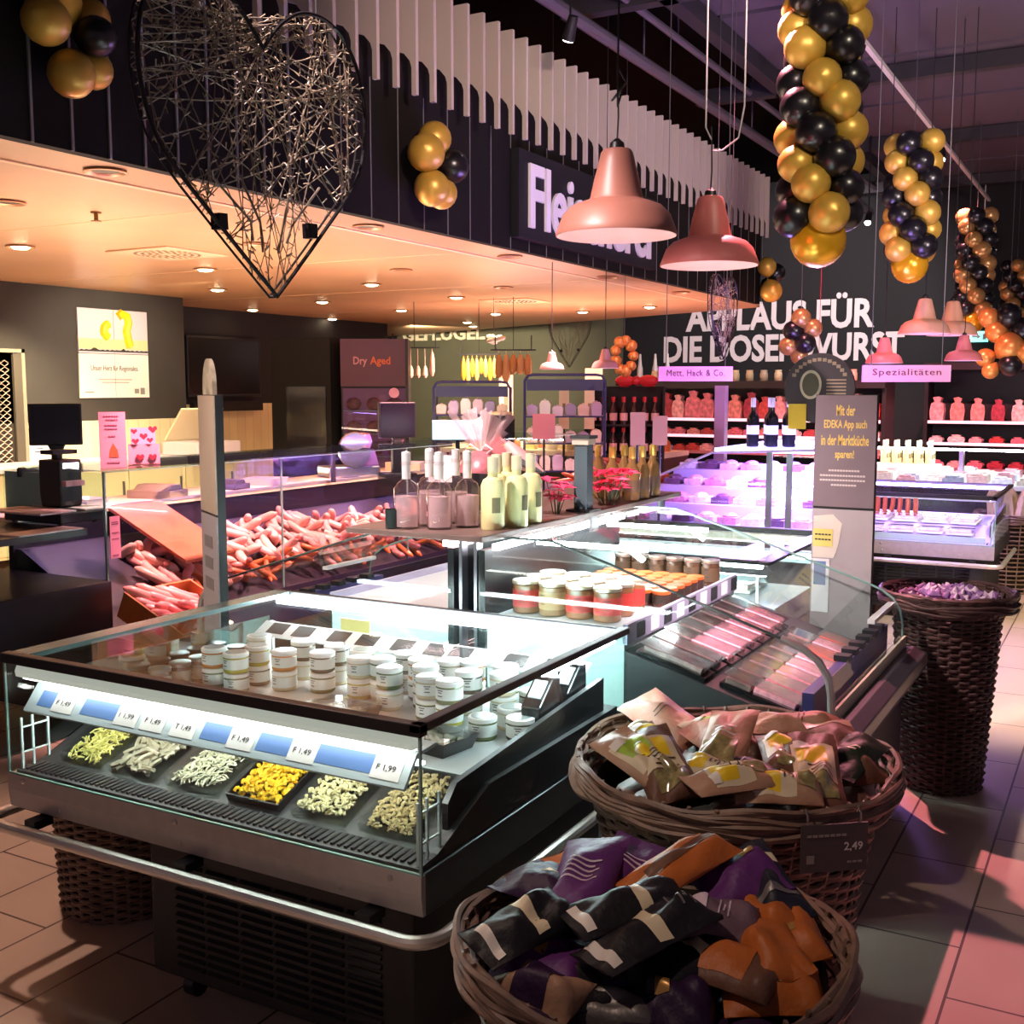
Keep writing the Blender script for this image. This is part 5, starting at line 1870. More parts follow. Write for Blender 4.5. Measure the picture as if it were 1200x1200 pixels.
t = thing('balloon_wreath', 'orange balloon wreath hanging before the dark wall left of the slogan', 'balloons', (-4.05, 9.35, 1.89))
for k in range(9):
    a = k * 2 * pi / 9
    add_balloon(t, 'o', (0.085 * cos(a) * .87, 0.085 * cos(a) * .48, 0.14 * sin(a)), 0.052 if k % 2 else 0.045, (cos(a), .5 * cos(a), sin(a)))
mb = MB()
mb.cyl((0, 0, 0.18), (0, 0, 2.66), 0.003, 5)
mb.build('cord', M_steeld, t)
t = cluster('bunch of orange and black balloons at the right frame edge above the far shelf', (-1.25, 13.2, 2.03),
            [('o', -0.2, 0, 0.33, 0.11), ('o', -0.12, 0.02, 0.18, 0.12), ('b', 0.0, 0, 0.35, 0.13), ('o', 0.02, 0, 0.02, 0.15), ('b', 0.15, 0.05, 0.2, 0.13), ('b', 0.04, -0.02, -0.18, 0.12), ('o', -0.22, 0, -0.10, 0.10), ('o', -0.16, 0, -0.24, 0.09), ('o', 0.2, 0, -0.05, 0.12)])
mb = MB()
mb.cyl((0, 0, 0.4), (0, 0, 2.5), 0.003, 5)
mb.build('cord', M_steeld, t)

# ================================================================== wire hearts with light strings
M_wire = mat('heart_wire', '#201c1e', 0.4, metal=0.6)
M_lights = mat('light_string', '#77695a', 0.5)
M_tw = mat('string_bulbs', '#8d7b63', 0.4)


def heart_pt(s, w, h):
    """outline in the (y, z) plane; tip at the origin, s in 0..1 around from the tip"""
    # piecewise: straight sides to the widest part, two round lobes, notch
    P = [(0, 0), (0.24, 0.23), (0.44, 0.44), (0.50, 0.60), (0.505, 0.74), (0.47, 0.87), (0.39, 0.965), (0.29, 1.0), (0.18, 0.985), (0.08, 0.92), (0, 0.83)]
    side = 1
    if s > 0.5:
        s, side = 1 - s, -1
    f = s * 2 * (len(P) - 1)
    i = min(int(f), len(P) - 2)
    q = f - i

    def cr(k):
        return P[max(0, min(len(P) - 1, k))]
    out = []
    for c in (0, 1):
        p0, p1, p2, p3 = cr(i - 1)[c], cr(i)[c], cr(i + 1)[c], cr(i + 2)[c]
        out.append(0.5 * (2 * p1 + (p2 - p0) * q + (2 * p0 - 5 * p1 + 4 * p2 - p3) * q * q + (3 * p1 - p0 - 3 * p2 + p3) * q ** 3))
    return side * out[0] * w, out[1] * h


def heart(label, loc, w, h, rz, seed, strings=46, cordtop=4.5, roll=0.0):
    t = thing('wire_heart', label, 'wire heart', loc, rot=(roll, 0, rz))
    rr = random.Random(seed)
    N = 80
    for off in (-0.014, 0.014):
        mb = MB()
        mb.tube([(off, *heart_pt(k / N, w, h)) for k in range(N)], 0.0058 if off > 0 else 0.0035, 6, closed=True)
        mb.build('wire_frame', M_wire, t)
    for k in range(0, N, 10):
        mb = MB()
        p = heart_pt(k / N, w, h)
        mb.cyl((-0.014, *p), (0.014, *p), 0.004, 5)
        mb.build('spacer', M_wire, t)
    mb = MB()
    mb.box(-0.015, 0.015, 0.20 * w - .015, 0.20 * w + .015, 0.24 * h - .02, 0.24 * h + .02)
    mb.build('clip', M_wire, t)
    mb = MB()
    mb.box(-0.015, 0.015, -0.22 * w - .015, -0.22 * w + .015, 0.24 * h - .02, 0.24 * h + .02)
    mb.build('clip', M_wire, t)

    def inside(y, z):
        # ray test against the outline
        c = False
        pts = [heart_pt(k / 60, w, h) for k in range(60)]
        j = 59
        for i in range(60):
            (yi, zi), (yj, zj) = pts[i], pts[j]
            if (zi > z) != (zj > z) and y < (yj - yi) * (z - zi) / (zj - zi) + yi:
                c = not c
            j = i
        return c
    mb = MB()
    mt = MB()
    made = 0
    while made < strings:
        a, b = rr.random(), rr.random()
        if abs(a - b) < 0.12 or abs(a - b) > 0.9:
            continue
        p, q = heart_pt(a, w, h), heart_pt(b, w, h)
        if (p[1] + q[1]) / 2 < 0.36 * h and rr.random() < .8:
            continue
        my, mz = (p[0] + q[0]) / 2, (p[1] + q[1]) / 2
        if not inside(my, mz):
            continue
        made += 1
        o1, o2 = rr.uniform(-.014, .014), rr.uniform(-.014, .014)
        sag = rr.uniform(-.01, .03)
        pts = [(o1 + (o2 - o1) * f, p[0] + (q[0] - p[0]) * f, p[1] + (q[1] - p[1]) * f - sag * sin(pi * f)) for f in (0, .25, .5, .75, 1)]
        mb.tube(pts, 0.0017, 4)
        L = hypot(q[0] - p[0], q[1] - p[1])
        for j in range(int(L / 0.04)):
            f = (j + rr.random()) / max(1, int(L / 0.04))
            c = Vector((o1 + (o2 - o1) * f, p[0] + (q[0] - p[0]) * f, p[1] + (q[1] - p[1]) * f - sag * sin(pi * f)))
            d = Vector((rr.uniform(-1, 1), rr.uniform(-1, 1), rr.uniform(-1, 1))).normalized()
            mt.cyl(c, c + d * 0.019, 0.0017, 4)
    for sgn in (-1, 1):
        for k in (0.12, 0.26):
            mb.tube([(0, sgn * k * w * .3, 0.12 * h + k * .2), (0.01, sgn * (k * .5 + .03) * w * .6, 0.25 * h), (0.0, sgn * k * w * 1.0, 0.40 * h)], 0.0035, 5)
    mb.build('light_strings', M_lights, t)
    mt.build('string_bulbs', M_tw, t)['kind'] = 'stuff'
    mb = MB()
    for sgn in (-1, 1):
        mb.cyl((0, sgn * 0.29 * w, h), (0, sgn * 0.29 * w + sin(roll) * (cordtop - loc[2] - h), cordtop - loc[2]), 0.0025, 5)
    mb.build('hanging_wire', M_steeld, t)
    return t


heart('big wire heart wound with light strings, hanging in front of the copper soffit', (-2.05, 2.36, 1.845), 0.85, 0.765, 0, 11, strings=88, roll=radians(3))
heart('far wire heart below the soffit edge, above two small pink lamps', (-7.8, 15.85, 1.93), 1.15, 1.08, radians(60), 12, strings=60, cordtop=4.9)
heart('dark wire heart half hidden behind the second pink lamp', (-2.78, 8.28, 1.82), 0.60, 0.62, radians(0), 13, strings=34)

# ================================================================== pendant lamps


def pendant(label, loc, R0, col, cordtop, glow=None, group='pendant lamps', tilt=0.0):
    t = thing('pendant_lamp', label, 'lamp', loc, group=group)
    if tilt:
        t.rotation_euler = (tilt, 0, 0)
    s = R0 / 0.22
    prof_o = [(0.22, 0.0), (0.2215, 0.006), (0.213, 0.03), (0.195, 0.075), (0.165, 0.105), (0.125, 0.120), (0.10, 0.128), (0.095, 0.14), (0.082, 0.20), (0.066, 0.262), (0.058, 0.295), (0.05, 0.305)]
    mb = MB()
    mb.lathe([(r * s, z * s) for r, z in prof_o], 40, cap=False)
    mb.lathe([(0.05 * s, 0.305 * s), (0.02 * s, 0.312 * s), (0.001, 0.312 * s)], 40, cap=False)
    shade = mb.build('lamp_shade', mat('shade_' + col.strip('#'), col, 0.45, noise=0.04, nscale=12), t)
    mb = MB()
    mb.lathe([(r * s - 0.003, z * s) for r, z in prof_o[:8]][::-1], 40, cap=False)
    mb.build('shade_inside', mat('shade_inner', '#f0dedb', 0.5), shade)
    mb = MB()
    mb.lathe([(0.015 * s, 0.19 * s), (0.03 * s, 0.16 * s), (0.034 * s, 0.13 * s), (0.02 * s, 0.10 * s), (0.001, 0.095 * s)][::-1], 14, cap=False)
    mb.build('bulb', glow or mat('lamp_bulb', '#e9d9cf', 0.3), t)
    mb = MB()
    mb.lathe([(0.028 * s, 0.31 * s), (0.025 * s, 0.33 * s), (0.008 * s, 0.345 * s)], 14)
    mb.tube([(0, 0, 0.335 * s), (0.004, 0, 0.42 * s), (0, 0.0, 0.6 * s), (0, 0, cordtop - loc[2])], 0.0035, 6)
    mb.build('cord', M_black, t)
    return t


GL = emat('lamp_pinkglow', (1.0, 0.55, 0.55), 6)
l1 = pendant('big dull rose pendant lamp, nearest, before the Fleischerei lettering', (-1.705, 3.85, 2.155), 0.222, '#9c6658', 2.62, GL)
mb = MB()
mb.tube([(0, 0, 0.46), (0.01, 0.02, 0.52), (-0.05, 0.06, 0.50), (0.02, 0.03, 0.55), (0.0, 0, 0.60)], 0.004, 6)
mb.cyl((0, 0, 0.55), (0.01, 0, 1.95), 0.004, 6)
mb.build('coiled_cord', M_black, l1)
l2 = pendant('bright pink pendant lamp, second one over the island', (-1.71, 4.89, 2.145), 0.218, '#d4746f', 2.75, GL)
mb = MB()
pts = [(0.0, 0.0, 0.55), (-0.02, -0.02, 0.60), (-0.02, -0.02, 1.2), (-0.02, -0.02, 2.4)]
mb.tube(pts, 0.004, 6)
mb.tube([(0, 0, 0.50), (0.04, 0.03, 0.505), (0.10, 0.07, 0.56), (0.12, 0.085, 0.70), (0.12, 0.085, 1.2), (0.09, 0.06, 2.4)], 0.004, 6)
mb.build('looped_cord', mat('white_cord', '#9d9498', 0.5), l2)
# loop of cords joins the ceiling
for k, (x, y, z, r, c, lab) in enumerate(((-1.53, 9.57, 2.035, 0.20, '#d9a184', 'pale salmon pendant lamp far back, left of the pair under the third garland'), (-1.37, 9.95, 2.035, 0.20, '#d9a184', 'pale salmon pendant lamp far back, half hidden behind its twin'),
                                          (-1.24, 9.70, 1.82, 0.145, '#d77a78', 'small pink pendant lamp left of the green exit sign'), (-1.80, 9.40, 1.80, 0.145, '#d77a78', 'small pink pendant lamp above the Spezialitäten sign'),
                                          (-4.13, 8.08, 1.75, 0.10, '#c4877f', 'tiny rose lamp below the far wire heart'), (-3.76, 8.30, 1.76, 0.11, '#a97a70', 'tiny rose lamp left of the orange balloon wreath'))):
    pendant(lab, (x, y, z), r, c, 4.55 if k < 4 else 2.66 if False else 4.5, GL)

# ================================================================== signs on the fascia and the back wall
M_letter = mat('letter_white', '#e8e2e0', 0.5)
t = thing('shop_sign', 'dark sign box with white Fleischerei letters on the slatted fascia', 'sign', (-4.0, 7.16, 2.68))
mb = MB()
mb.box(0.0, 0.07, 0.0, 2.62, 0.0, 0.62)
mb.build('box', mat('sign_black', '#121115', 0.6), t, smooth=False)
text('letters', 'Fleischerei', M_letter, t, (0.0705, 0.14, 0.075), (0, 1, 0), (0, 0, 1), w=2.32, h=0.46, depth=0.02, bold=0.02, res=4)
t = thing('wall_lettering', 'large white wall slogan APPLAUS FÜR DIE DOSENWURST on the dark back wall', 'lettering', (-5.3, 18.2, 2.0))
M_slog = mat('slogan_white', '#d8cccf', 0.6)
text('letters', 'APPLAUS FÜR', M_slog, t, (-1.45, -0.002, 0.545), (1, 0, 0), (0, 0, 1), w=3.10, h=0.56, depth=0.02, bold=0.03, res=3)
text('letters', 'DIE DOSENWURST', M_slog, t, (-1.84, -0.002, 0.03), (1, 0, 0), (0, 0, 1), w=3.95, h=0.45, depth=0.02, bold=0.03, res=3)
t = thing('wall_lettering', 'lit cream GEFLÜGEL letters on the olive wall under the soffit edge', 'lettering', (-11.2, 18.04, 2.5))
text('letters', 'GEFLÜGEL', mat('letter_cream', '#f3e7c8', 0.5), t, (-1.25, 0, 0.0), (1, 0, 0), (0, 0, 1), w=1.85, h=0.30, depth=0.03, bold=0.03)
t = thing('exit_sign', 'small glowing turquoise emergency exit sign above the far right lamps', 'sign', (-2.03, 17.4, 2.26))
mb = MB()
mb.box(-0.12, 0.12, -0.03, 0.03, 0.0, 0.15)
mb.build('housing', emat('exit_glow', (0.10, 0.75, 0.62), 1.2), t, smooth=False)
mb = MB()
mb.prism([(-0.09, 0.06), (-0.02, 0.06), (-0.02, 0.035), (0.03, 0.075), (-0.02, 0.115), (-0.02, 0.09), (-0.09, 0.09)], 'y', -0.034, -0.031)
mb.box(0.05, 0.10, -0.034, -0.031, 0.03, 0.12)
mb.cyl((0, 0, 0.15), (0, 0, 2.5), 0.006, 6)
mb.build('arrow', M_white, t, smooth=False)

# ================================================================== service counter under the canopy
M_dark = mat('counter_black', '#1c181d', 0.35)
M_steelp = mat('worktop_steel', '#d6c6cb', 0.35, metal=0.2)
M_purp = mat('purple_backlit', '#6a58a8', 0.5)
M_pinkp = mat('pink_card', '#e79ab4', 0.5)
M_wood = mat('pink_board', '#cf6b50', 0.55, noise=0.2, nscale=6)
M_crate = mat('crate_wood', '#b06c38', 0.55, noise=0.2, nscale=9)

t = thing('service_counter', 'long glass fronted meat counter under the copper soffit', 'counter', (-4.2, 3.62, 0))
# local: x from the glass backwards (negative), y along the counter
mb = MB()
mb.box(-0.95, 0.02, 0, 5.0, 0.0, 0.44)
mb.build('base', M_dark, t, smooth=False)
mb = MB()
mb.prism([(0.0, 0.44), (0.0, 0.47), (-0.62, 0.80), (-0.66, 0.80), (-0.66, 0.44)], 'y', 0.01, 4.99)
mb.build('display_bed', mat('bed_dark', '#3a2a3a', 0.4), t, smooth=False)
mb = MB()
mb.box(-0.70, -0.665, 0, 5.0, 0.44, 0.935)
mb.build('back_panel', mat('counter_back', '#211a2b', 0.3), t, smooth=False)
mb = MB()
mb.box(-1.15, -0.655, 0, 5.0, 0.935, 0.955)
mb.build('worktop', mat('worktop_cream', '#e6d6b4', 0.35), t, smooth=False)
mb = MB()
mb.box(-0.665, -0.652, 0, 5.0, 0.955, 0.968)
mb.build('rail', M_chrome, t, smooth=False)
for k in range(4):
    mb = MB()
    mb.box(-0.006, 0.0, k * 1.25 + 0.004, (k + 1) * 1.25 - 0.004, 0.47, 1.21)
    mb.build('front_glass', M_glass, t, smooth=False)
mb = MB()
mb.box(-0.72, 0.0, 0.0, 0.008, 0.62, 1.205)
mb.build('end_glass', M_glassg, t, smooth=False)
mb = MB()
mb.box(-0.60, 0.01, 0.0, 5.0, 1.21, 1.218)
top = mb.build('top_glass', M_glassg, t, smooth=False)
mb = MB()
mb.box(-0.008, 0.004, 0, 0.010, 0.47, 1.21)
for k in range(1, 4):
    mb.box(-0.008, 0.002, k * 1.25 - 0.004, k * 1.25 + 0.004, 0.47, 1.21)
mb.box(-0.004, 0.012, 0, 5.0, 1.206, 1.2095)
mb.build('glass_edge', M_edge, t, smooth=False)
mb = MB()
mb.box(-0.635, -0.61, 0.05, 4.95, 1.19, 1.20)
mb.build('led_strip', emat('led_violet', (0.45, 0.25, 1.0), 14), t, smooth=False)
mb = MB()
mb.box(-0.61, -0.595, 0, 5.0, 1.165, 1.206)
for k in range(5):
    mb.box(-0.63, -0.61, 0.02 + k * 1.235, 0.05 + k * 1.235, 0.955, 1.21)
mb.build('glass_post', mat('post_dark', '#3a3440', 0.4), t, smooth=False)
# steel side shield at the near end
mb = MB()
mb.box(-0.72, -0.40, 0.012, 0.016, 0.98, 1.19)
mb.build('steel_shield', mat('shield_steel', '#c3bdb2', 0.3, metal=0.5), t, smooth=False)
# ledge for the near end
mb = MB()
mb.box(-0.75, 0.03, -0.62, 0.0, 0.44, 0.70)
mb.build('ledge', M_dark, t, smooth=False, bevel=0.004)

# black checkout part on the left
t = thing('checkout_counter', 'black checkout counter with steel top at the left frame edge', 'counter', (-4.2, 1.2, 0))
mb = MB()
mb.box(-0.75, -0.01, -0.4, 1.75, 0, 0.93)
mb.build('body', M_dark, t, smooth=False)
mb = MB()
mb.box(-0.008, 0.0, -0.4, 1.66, 0.1, 0.89)
mb.build('front_panel', mat('panel_black', '#2a252a', 0.35), t, smooth=False)
mb = MB()
mb.box(-0.8, 0.02, -0.4, 2.30, 0.93, 0.96)
mb.build('worktop', mat('worktop_dark', '#3a3236', 0.35), t, smooth=False)
mb = MB()
mb.box(-0.12, 0.022, 1.94, 2.28, 0.9605, 0.966)
mb.build('steel_strip', M_steelp, t, smooth=False)
mb = MB()
mb.box(-0.75, -0.60, 1.75, 2.28, 0.70, 0.93)
mb.build('bracket', M_dark, t, smooth=False)

# scale with operator screen
t = thing('shop_scale', 'shop scale with printer tower and steel weighing plate on the checkout counter', 'scale', (-4.52, 3.60, 0.96))
mb = MB()
mb.box(-0.20, 0.20, -0.13, 0.13, 0.012, 0.06)
for x in (-0.16, 0.16):
    for y in (-.1, .1):
        mb.cyl((x, y, 0), (x, y, 0.012), 0.015, 8)
mb.build('base', M_black, t, smooth=False, bevel=0.006)
mb = MB()
mb.box(-0.19, 0.19, -0.23, -0.03, 0.061, 0.072)
mb.box(-0.19, 0.19, 0.02, 0.16, 0.061, 0.072)
mb.build('weighing_plate', M_steelp, t, smooth=False, bevel=0.003)
mb = MB()
mb.prism([(-0.07, 0.073), (0.06, 0.073), (0.07, 0.10), (0.07, 0.30), (-0.08, 0.30), (-0.08, 0.13)], 'y', -0.02, 0.11)
hs = mb.build('printer_housing', M_black, t, smooth=False, bevel=0.008)
mb = MB()
mb.box(0.0705, 0.073, 0.0, 0.09, 0.26, 0.285)
mb.build('display', emat('scale_display', (.9, .95, 1), 1.4), hs, smooth=False)
mb = MB()
mb.box(0.0705, 0.10, -0.01, 0.10, 0.175, 0.20)
mb.build('paper_slot', mat('slot_rose', '#a77580', 0.4), hs, smooth=False)
mb = MB()
mb.cyl((-0.03, 0.05, 0.30), (-0.03, 0.05, 0.33), 0.025, 12)
mb.box(-0.06, 0.03, -0.02, 0.12, 0.325, 0.345)
mb.build('neck', M_black, t)


def screen(label, loc, rz, w=0.26, h=0.21):
    t = thing('monitor', label, 'monitor', loc, rz)
    mb = MB()
    mb.box(-w / 2, w / 2, -0.02, 0.02, 0.0, h)
    mb.build('casing', M_black, t, smooth=False, bevel=0.006)
    mb = MB()
    mb.box(-w / 2 + .012, w / 2 - .012, -0.0225, -0.0205, 0.012, h - 0.012)
    mb.build('screen', mat('screen_dark', '#16121d', 0.2), t, smooth=False)
    mb = MB()
    mb.prism([(-0.04, 0.0), (0.04, 0.0), (0.03, -0.02), (-0.03, -0.02)], 'y', -0.015, 0.015)
    mb.build('foot', M_black, t, smooth=False)
    return t


screen('black touch monitor standing on the shop scale', (-4.55, 3.65, 1.327), radians(52), 0.24, 0.20)
# pink posters on the glass top
t = thing('price_stand', 'tall pink leaning poster with orange picture on the counter glass', 'poster', (-4.33, 3.80, 1.218), radians(50))
mb = MB()
mb.T = Matrix.Rotation(radians(-14), 4, 'X')
mb.box(-0.062, 0.062, 0.0, 0.004, 0.0, 0.275)
mb.build('card', M_pinkp, t, smooth=False)
mb = MB()
mb.T = Matrix.Rotation(radians(-14), 4, 'X')
mb.prism([(-0.02, 0.05), (0.025, 0.05), (0.02, 0.085), (0.0, 0.12), (-0.015, 0.085)], 'y', -0.0012, -0.0002)
mb.build('orange_print', mat('print_orange', '#d8613e', 0.5), t, smooth=False)
mb = MB()
mb.T = Matrix.Rotation(radians(-14), 4, 'X')
for z, w in ((0.25, .04), (0.232, .03), (0.205, .035), (0.187, .035), (0.15, .02), (0.02, .03)):
    for j in range(int(w / 0.006)):
        mb.box(-w + j * 0.012, -w + j * 0.012 + 0.009, -0.0012, -0.0002, z, z + 0.006)
mb.build('small_print', mat('print_plum', '#9c4a6c', 0.5), t, smooth=False)
t = thing('card_display', 'pink cardboard display with red heart lollies on the counter glass', 'display', (-4.36, 4.02, 1.218), radians(50))
mb = MB()
mb.T = Matrix.Rotation(radians(-10), 4, 'X')
mb.box(-0.075, 0.075, -0.03, 0.03, 0.0, 0.10)
mb.box(-0.06, 0.06, 0.02, 0.03, 0.10, 0.19)
mb.build('card_box', M_pinkp, t, smooth=False)
mb = MB()
mb.T = Matrix.Rotation(radians(-10), 4, 'X')
for x, z, s in ((-0.02, 0.035, .02), (0.04, 0.035, .02), (-0.04, 0.115, .018), (0.0, 0.14, .02), (0.045, 0.175, .022), (-0.045, 0.165, .016), (0.03, 0.12, .016)):
    mb.prism([(x, z - s), (x + s, z), (x + s * .8, z + s * .6), (x + s * .3, z + s * .6), (x, z + s * .2), (x - s * .3, z + s * .6), (x - s * .8, z + s * .6), (x - s, z)], 'y', -0.036, -0.031)
mb.build('heart_print', mat('heart_red', '#c02a45', 0.5), t, smooth=False)
t = thing('hanging_tag', 'narrow pink paper tag fixed to the glass end of the meat counter', 'price tag', (-4.187, 3.64, 0.90))
mb = MB()
mb.box(0, 0.002, -0.005, 0.055, -0.10, 0.10)
mb.build('paper', M_pinkp, t, smooth=False)
mb = MB()
for z in (0.07, 0.06, 0.02, -0.01):
    mb.box(0.0021, 0.003, 0.005, 0.045, z, z + 0.005)
mb.box(0.0021, 0.003, 0.008, 0.04, -0.09, -0.082)
mb.build('small_print', mat('print_plum', '#9c4a6c', 0.5), t, smooth=False)

# wooden board leaning over the meat bed
t = thing('serving_board', 'pink lit wooden board sloping down over the meat bed', 'board', (-4.85, 4.30, 0.945), 0)
mb = MB()
mb.T = Matrix.Rotation(radians(24), 4, 'Y')
mb.box(0.0, 0.62, -0.10, 0.27, 0, 0.02)
mb.build('board', M_wood, t, smooth=False, bevel=0.003)

# sausages
M_s = [mat('sausage_rose', '#e59a98', 0.35, noise=0.12, nscale=20), mat('sausage_pink', '#dd8582', 0.35, noise=0.12, nscale=20), mat('sausage_orange', '#d0683c', 0.4, noise=0.12, nscale=20), mat('sausage_pale', '#e4a39a', 0.35, noise=0.12, nscale=20)]


def sausage_mesh(m, L, r, bend):
    mb = MB()
    pts, rad = [], []
    for k in range(9):
        f = k / 8 - .5
        a = f * bend
        if abs(bend) > 0.01:
            pts.append((L / bend * sin(a), L / bend * (1 - cos(a)), r))
        else:
            pts.append((f * L, 0, r))
        rad.append(r * (1 - (2 * abs(f)) ** 6) ** .5 if abs(f) < .5 else r * .25)
    mb.tube(pts, r, 8, radii=rad)
    o = mb.build('sausage', m, smooth=True, angle=80)
    me = o.data
    bpy.data.objects.remove(o)
    return me


SM = [sausage_mesh(M_s[0], 0.22, 0.024, 1.6), sausage_mesh(M_s[1], 0.20, 0.021, 2.2), sausage_mesh(M_s[3], 0.24, 0.026, 1.0), sausage_mesh(M_s[2], 0.22, 0.018, 0.5)]


def sausage(kind, loc, rot, label, group):
    o = bpy.data.objects.new('sausage', SM[kind])
    COL.objects.link(o)
    o.location = loc
    o.rotation_euler = rot
    return tag(o, label, 'sausage', group)


names = ['rose curved sausage', 'pink tightly curved sausage', 'pale thick sausage', 'orange slim sausage']
for k in range(240):
    y = 4.1 + (k % 40) * 0.088 + R.uniform(-.03, .03)
    f = 0.05 + (k // 40) * 0.072 + R.uniform(-.02, .02)
    x = -4.22 - f
    z = 0.475 + f / 0.62 * 0.33 + R.uniform(0, .045) + 0.055 * max(0, sin((y - 4.4) * 2.3))
    kind = R.choice([0, 0, 1, 2, 2]) if f > .12 else R.choice([3, 3, 1])
    sausage(kind, (x, y, z), (R.uniform(-.2, .2), 0.45 + R.uniform(-.2, .2), R.uniform(-.8, .8) + (pi if R.random() < .5 else 0)), names[kind] + ' heaped behind the meat counter glass', 'sausages on the counter bed')


def crate(label, loc, rot, L=0.44, W=0.36, H=0.13):
    t = thing('wooden_crate', label, 'crate', loc, rot=rot)
    w = 0.012
    mb = MB()
    mb.box(0, L, 0, W, 0, w)
    mb.build('bottom', M_crate, t, smooth=False)
    for (a, b, c, d) in ((0, L, 0, w), (0, L, W - w, W), (0, w, w, W - w), (L - w, L, w, W - w)):
        mb = MB()
        mb.box(a, b, c, d, w, H)
        mb.build('side_board', M_crate, t, smooth=False, bevel=0.002)
    mb = MB()
    for yy in (-0.002, W + 0.0005):
        mb.box(L * .35, L * .65, yy, yy + 0.0015, H * .45, H * .7)
    mb.build('grip_slot', mat('slot_dark', '#4a2412', 0.7), t, smooth=False)
    return t


c1rot = (0, radians(24), 0)
crate('upper orange wooden crate tilted towards the aisle, full of sausages', (-4.10, 3.58, 0.545), c1rot, 0.5, 0.42, 0.13)
crate('lower orange wooden crate standing under the tilted one', (-4.08, 3.44, 0.345), (0, radians(3), 0), 0.50, 0.44, 0.15)
t = thing('crate_plinth', 'black plinth carrying the wooden crates before the meat counter', 'plinth', (-3.89, 3.79, 0))
mb = MB()
mb.box(-0.25, 0.25, -0.22, 0.24, 0, 0.34)
mb.build('plinth', M_dark, t, smooth=False)
Mc = Matrix.Translation((-4.10, 3.60, 0.545)) @ Matrix.Rotation(radians(24), 4, 'Y')
for k in range(36):
    if k < 24:
        p = Mc @ Vector((0.06 + (k % 6) * 0.05, 0.07 + (k // 6) * 0.075, 0.055 + R.uniform(0, .04)))
        kind = R.choice([0, 2, 1, 0])
        sausage(kind, p, (R.uniform(-.3, .3), radians(24), R.uniform(-.7, .7) + 1.5), names[kind] + ' lying in the tilted wooden crate', 'sausages in the tilted crate')
    else:
        q = k - 24
        p = Mc @ Vector((0.33 + (q % 3) * 0.035, 0.06 + (q // 3) * 0.08, 0.09))
        sausage(3, p, (R.uniform(-.2, .2), radians(-62) + R.uniform(-.15, .15), R.uniform(-.4, .4)), 'orange slim sausage standing upright in the tilted crate', 'upright sausages in the tilted crate')

# goods and devices on the rear worktop
t = thing('ham_slicer', 'round steel slicer with pink guard on the rear worktop', 'slicer', (-5.05, 6.6, 0.955), radians(60))
mb = MB()
mb.box(-0.2, 0.2, -0.12, 0.12, 0, 0.08)
mb.build('base', M_steel, t, smooth=False, bevel=0.01)
mb = MB()
mb.tube([(0, -0.13, 0.2), (0, -0.11, 0.2), (0, -0.10, 0.2)], 0.13, 24, radii=[0.125, 0.13, 0.12])
mb.build('blade', M_steel, t)
mb = MB()
mb.prism([(0.05, 0.08), (0.2, 0.08), (0.13, 0.32), (0.05, 0.3)], 'y', -0.1, 0.05)
mb.build('guard', mat('guard_rose', '#c9919a', 0.35, metal=0.3), t, smooth=False, bevel=0.006)
screen('black till monitor on the rear worktop before the dry aging cabinet', (-4.72, 6.75, 1.24), radians(52), 0.28, 0.26)
t = thing('till_stand', 'short black till stand under the far monitor', 'stand', (-4.72, 6.75, 0.955), radians(52))
mb = MB()
mb.box(-0.12, 0.12, -0.1, 0.1, 0, 0.03)
mb.box(-0.04, 0.04, -0.03, 0.03, 0.03, 0.262)
mb.build('stand', M_black, t, smooth=False, bevel=0.004)
for k, (x, y, w, d, h, col, lab) in enumerate(((-5.1, 5.4, .22, .16, .06, '#3a3532', 'dark weighing device on the rear worktop'), (-5.1, 5.75, .25, .2, .05, '#c9c2b4', 'grey steel tray on the rear worktop'), (-5.0, 7.3, .3, .22, .07, '#d8cf8a', 'yellowish cheese block on the rear worktop'),
                                               (-5.0, 4.2, .20, .14, .05, '#d9d2c2', 'white plastic tray on the rear worktop, nearest'), (-5.05, 4.75, .3, .18, .08, '#8c7d62', 'kraft paper stack on the rear worktop'))):
    mb = MB()
    if k in (1, 3):
        s = .85
        mb.add([(-w / 2 * s, -d / 2 * s, 0), (w / 2 * s, -d / 2 * s, 0), (w / 2 * s, d / 2 * s, 0), (-w / 2 * s, d / 2 * s, 0), (-w / 2, -d / 2, h), (w / 2, -d / 2, h), (w / 2, d / 2, h), (-w / 2, d / 2, h), (-w / 2 * .8, -d / 2 * .8, .008), (w / 2 * .8, -d / 2 * .8, .008), (w / 2 * .8, d / 2 * .8, .008), (-w / 2 * .8, d / 2 * .8, .008)],
               [(3, 2, 1, 0), (0, 1, 5, 4), (1, 2, 6, 5), (2, 3, 7, 6), (3, 0, 4, 7), (4, 5, 9, 8), (5, 6, 10, 9), (6, 7, 11, 10), (7, 4, 8, 11), (8, 9, 10, 11)])
    elif k == 2:
        mb.prism([(-w / 2, -d / 2), (w / 2, -d / 2), (w / 2 * .6, d / 2), (-w / 2 * .4, d / 2)], 'z', 0, h)
    else:
        mb.box(-w / 2, w / 2, -d / 2, d / 2, 0, h * .6)
        mb.prism([(-d / 2 * .8, h * .6), (d / 2 * .8, h * .6), (d / 2 * .6, h), (-d / 2 * .3, h)], 'x', -w / 2 * .8, w / 2 * .8)
    o = mb.build(('weighing_device', 'steel_tray', 'cheese_block', 'plastic_tray', 'paper_stack')[k], mat('goods_%d' % k, col, 0.45), smooth=False, bevel=0.004)
    o.location = (x, y, 0.955)
    o.rotation_euler = (0, 0, R.uniform(-.3, .3))
    tag(o, lab, ('scale', 'tray', 'cheese', 'tray', 'paper')[k])
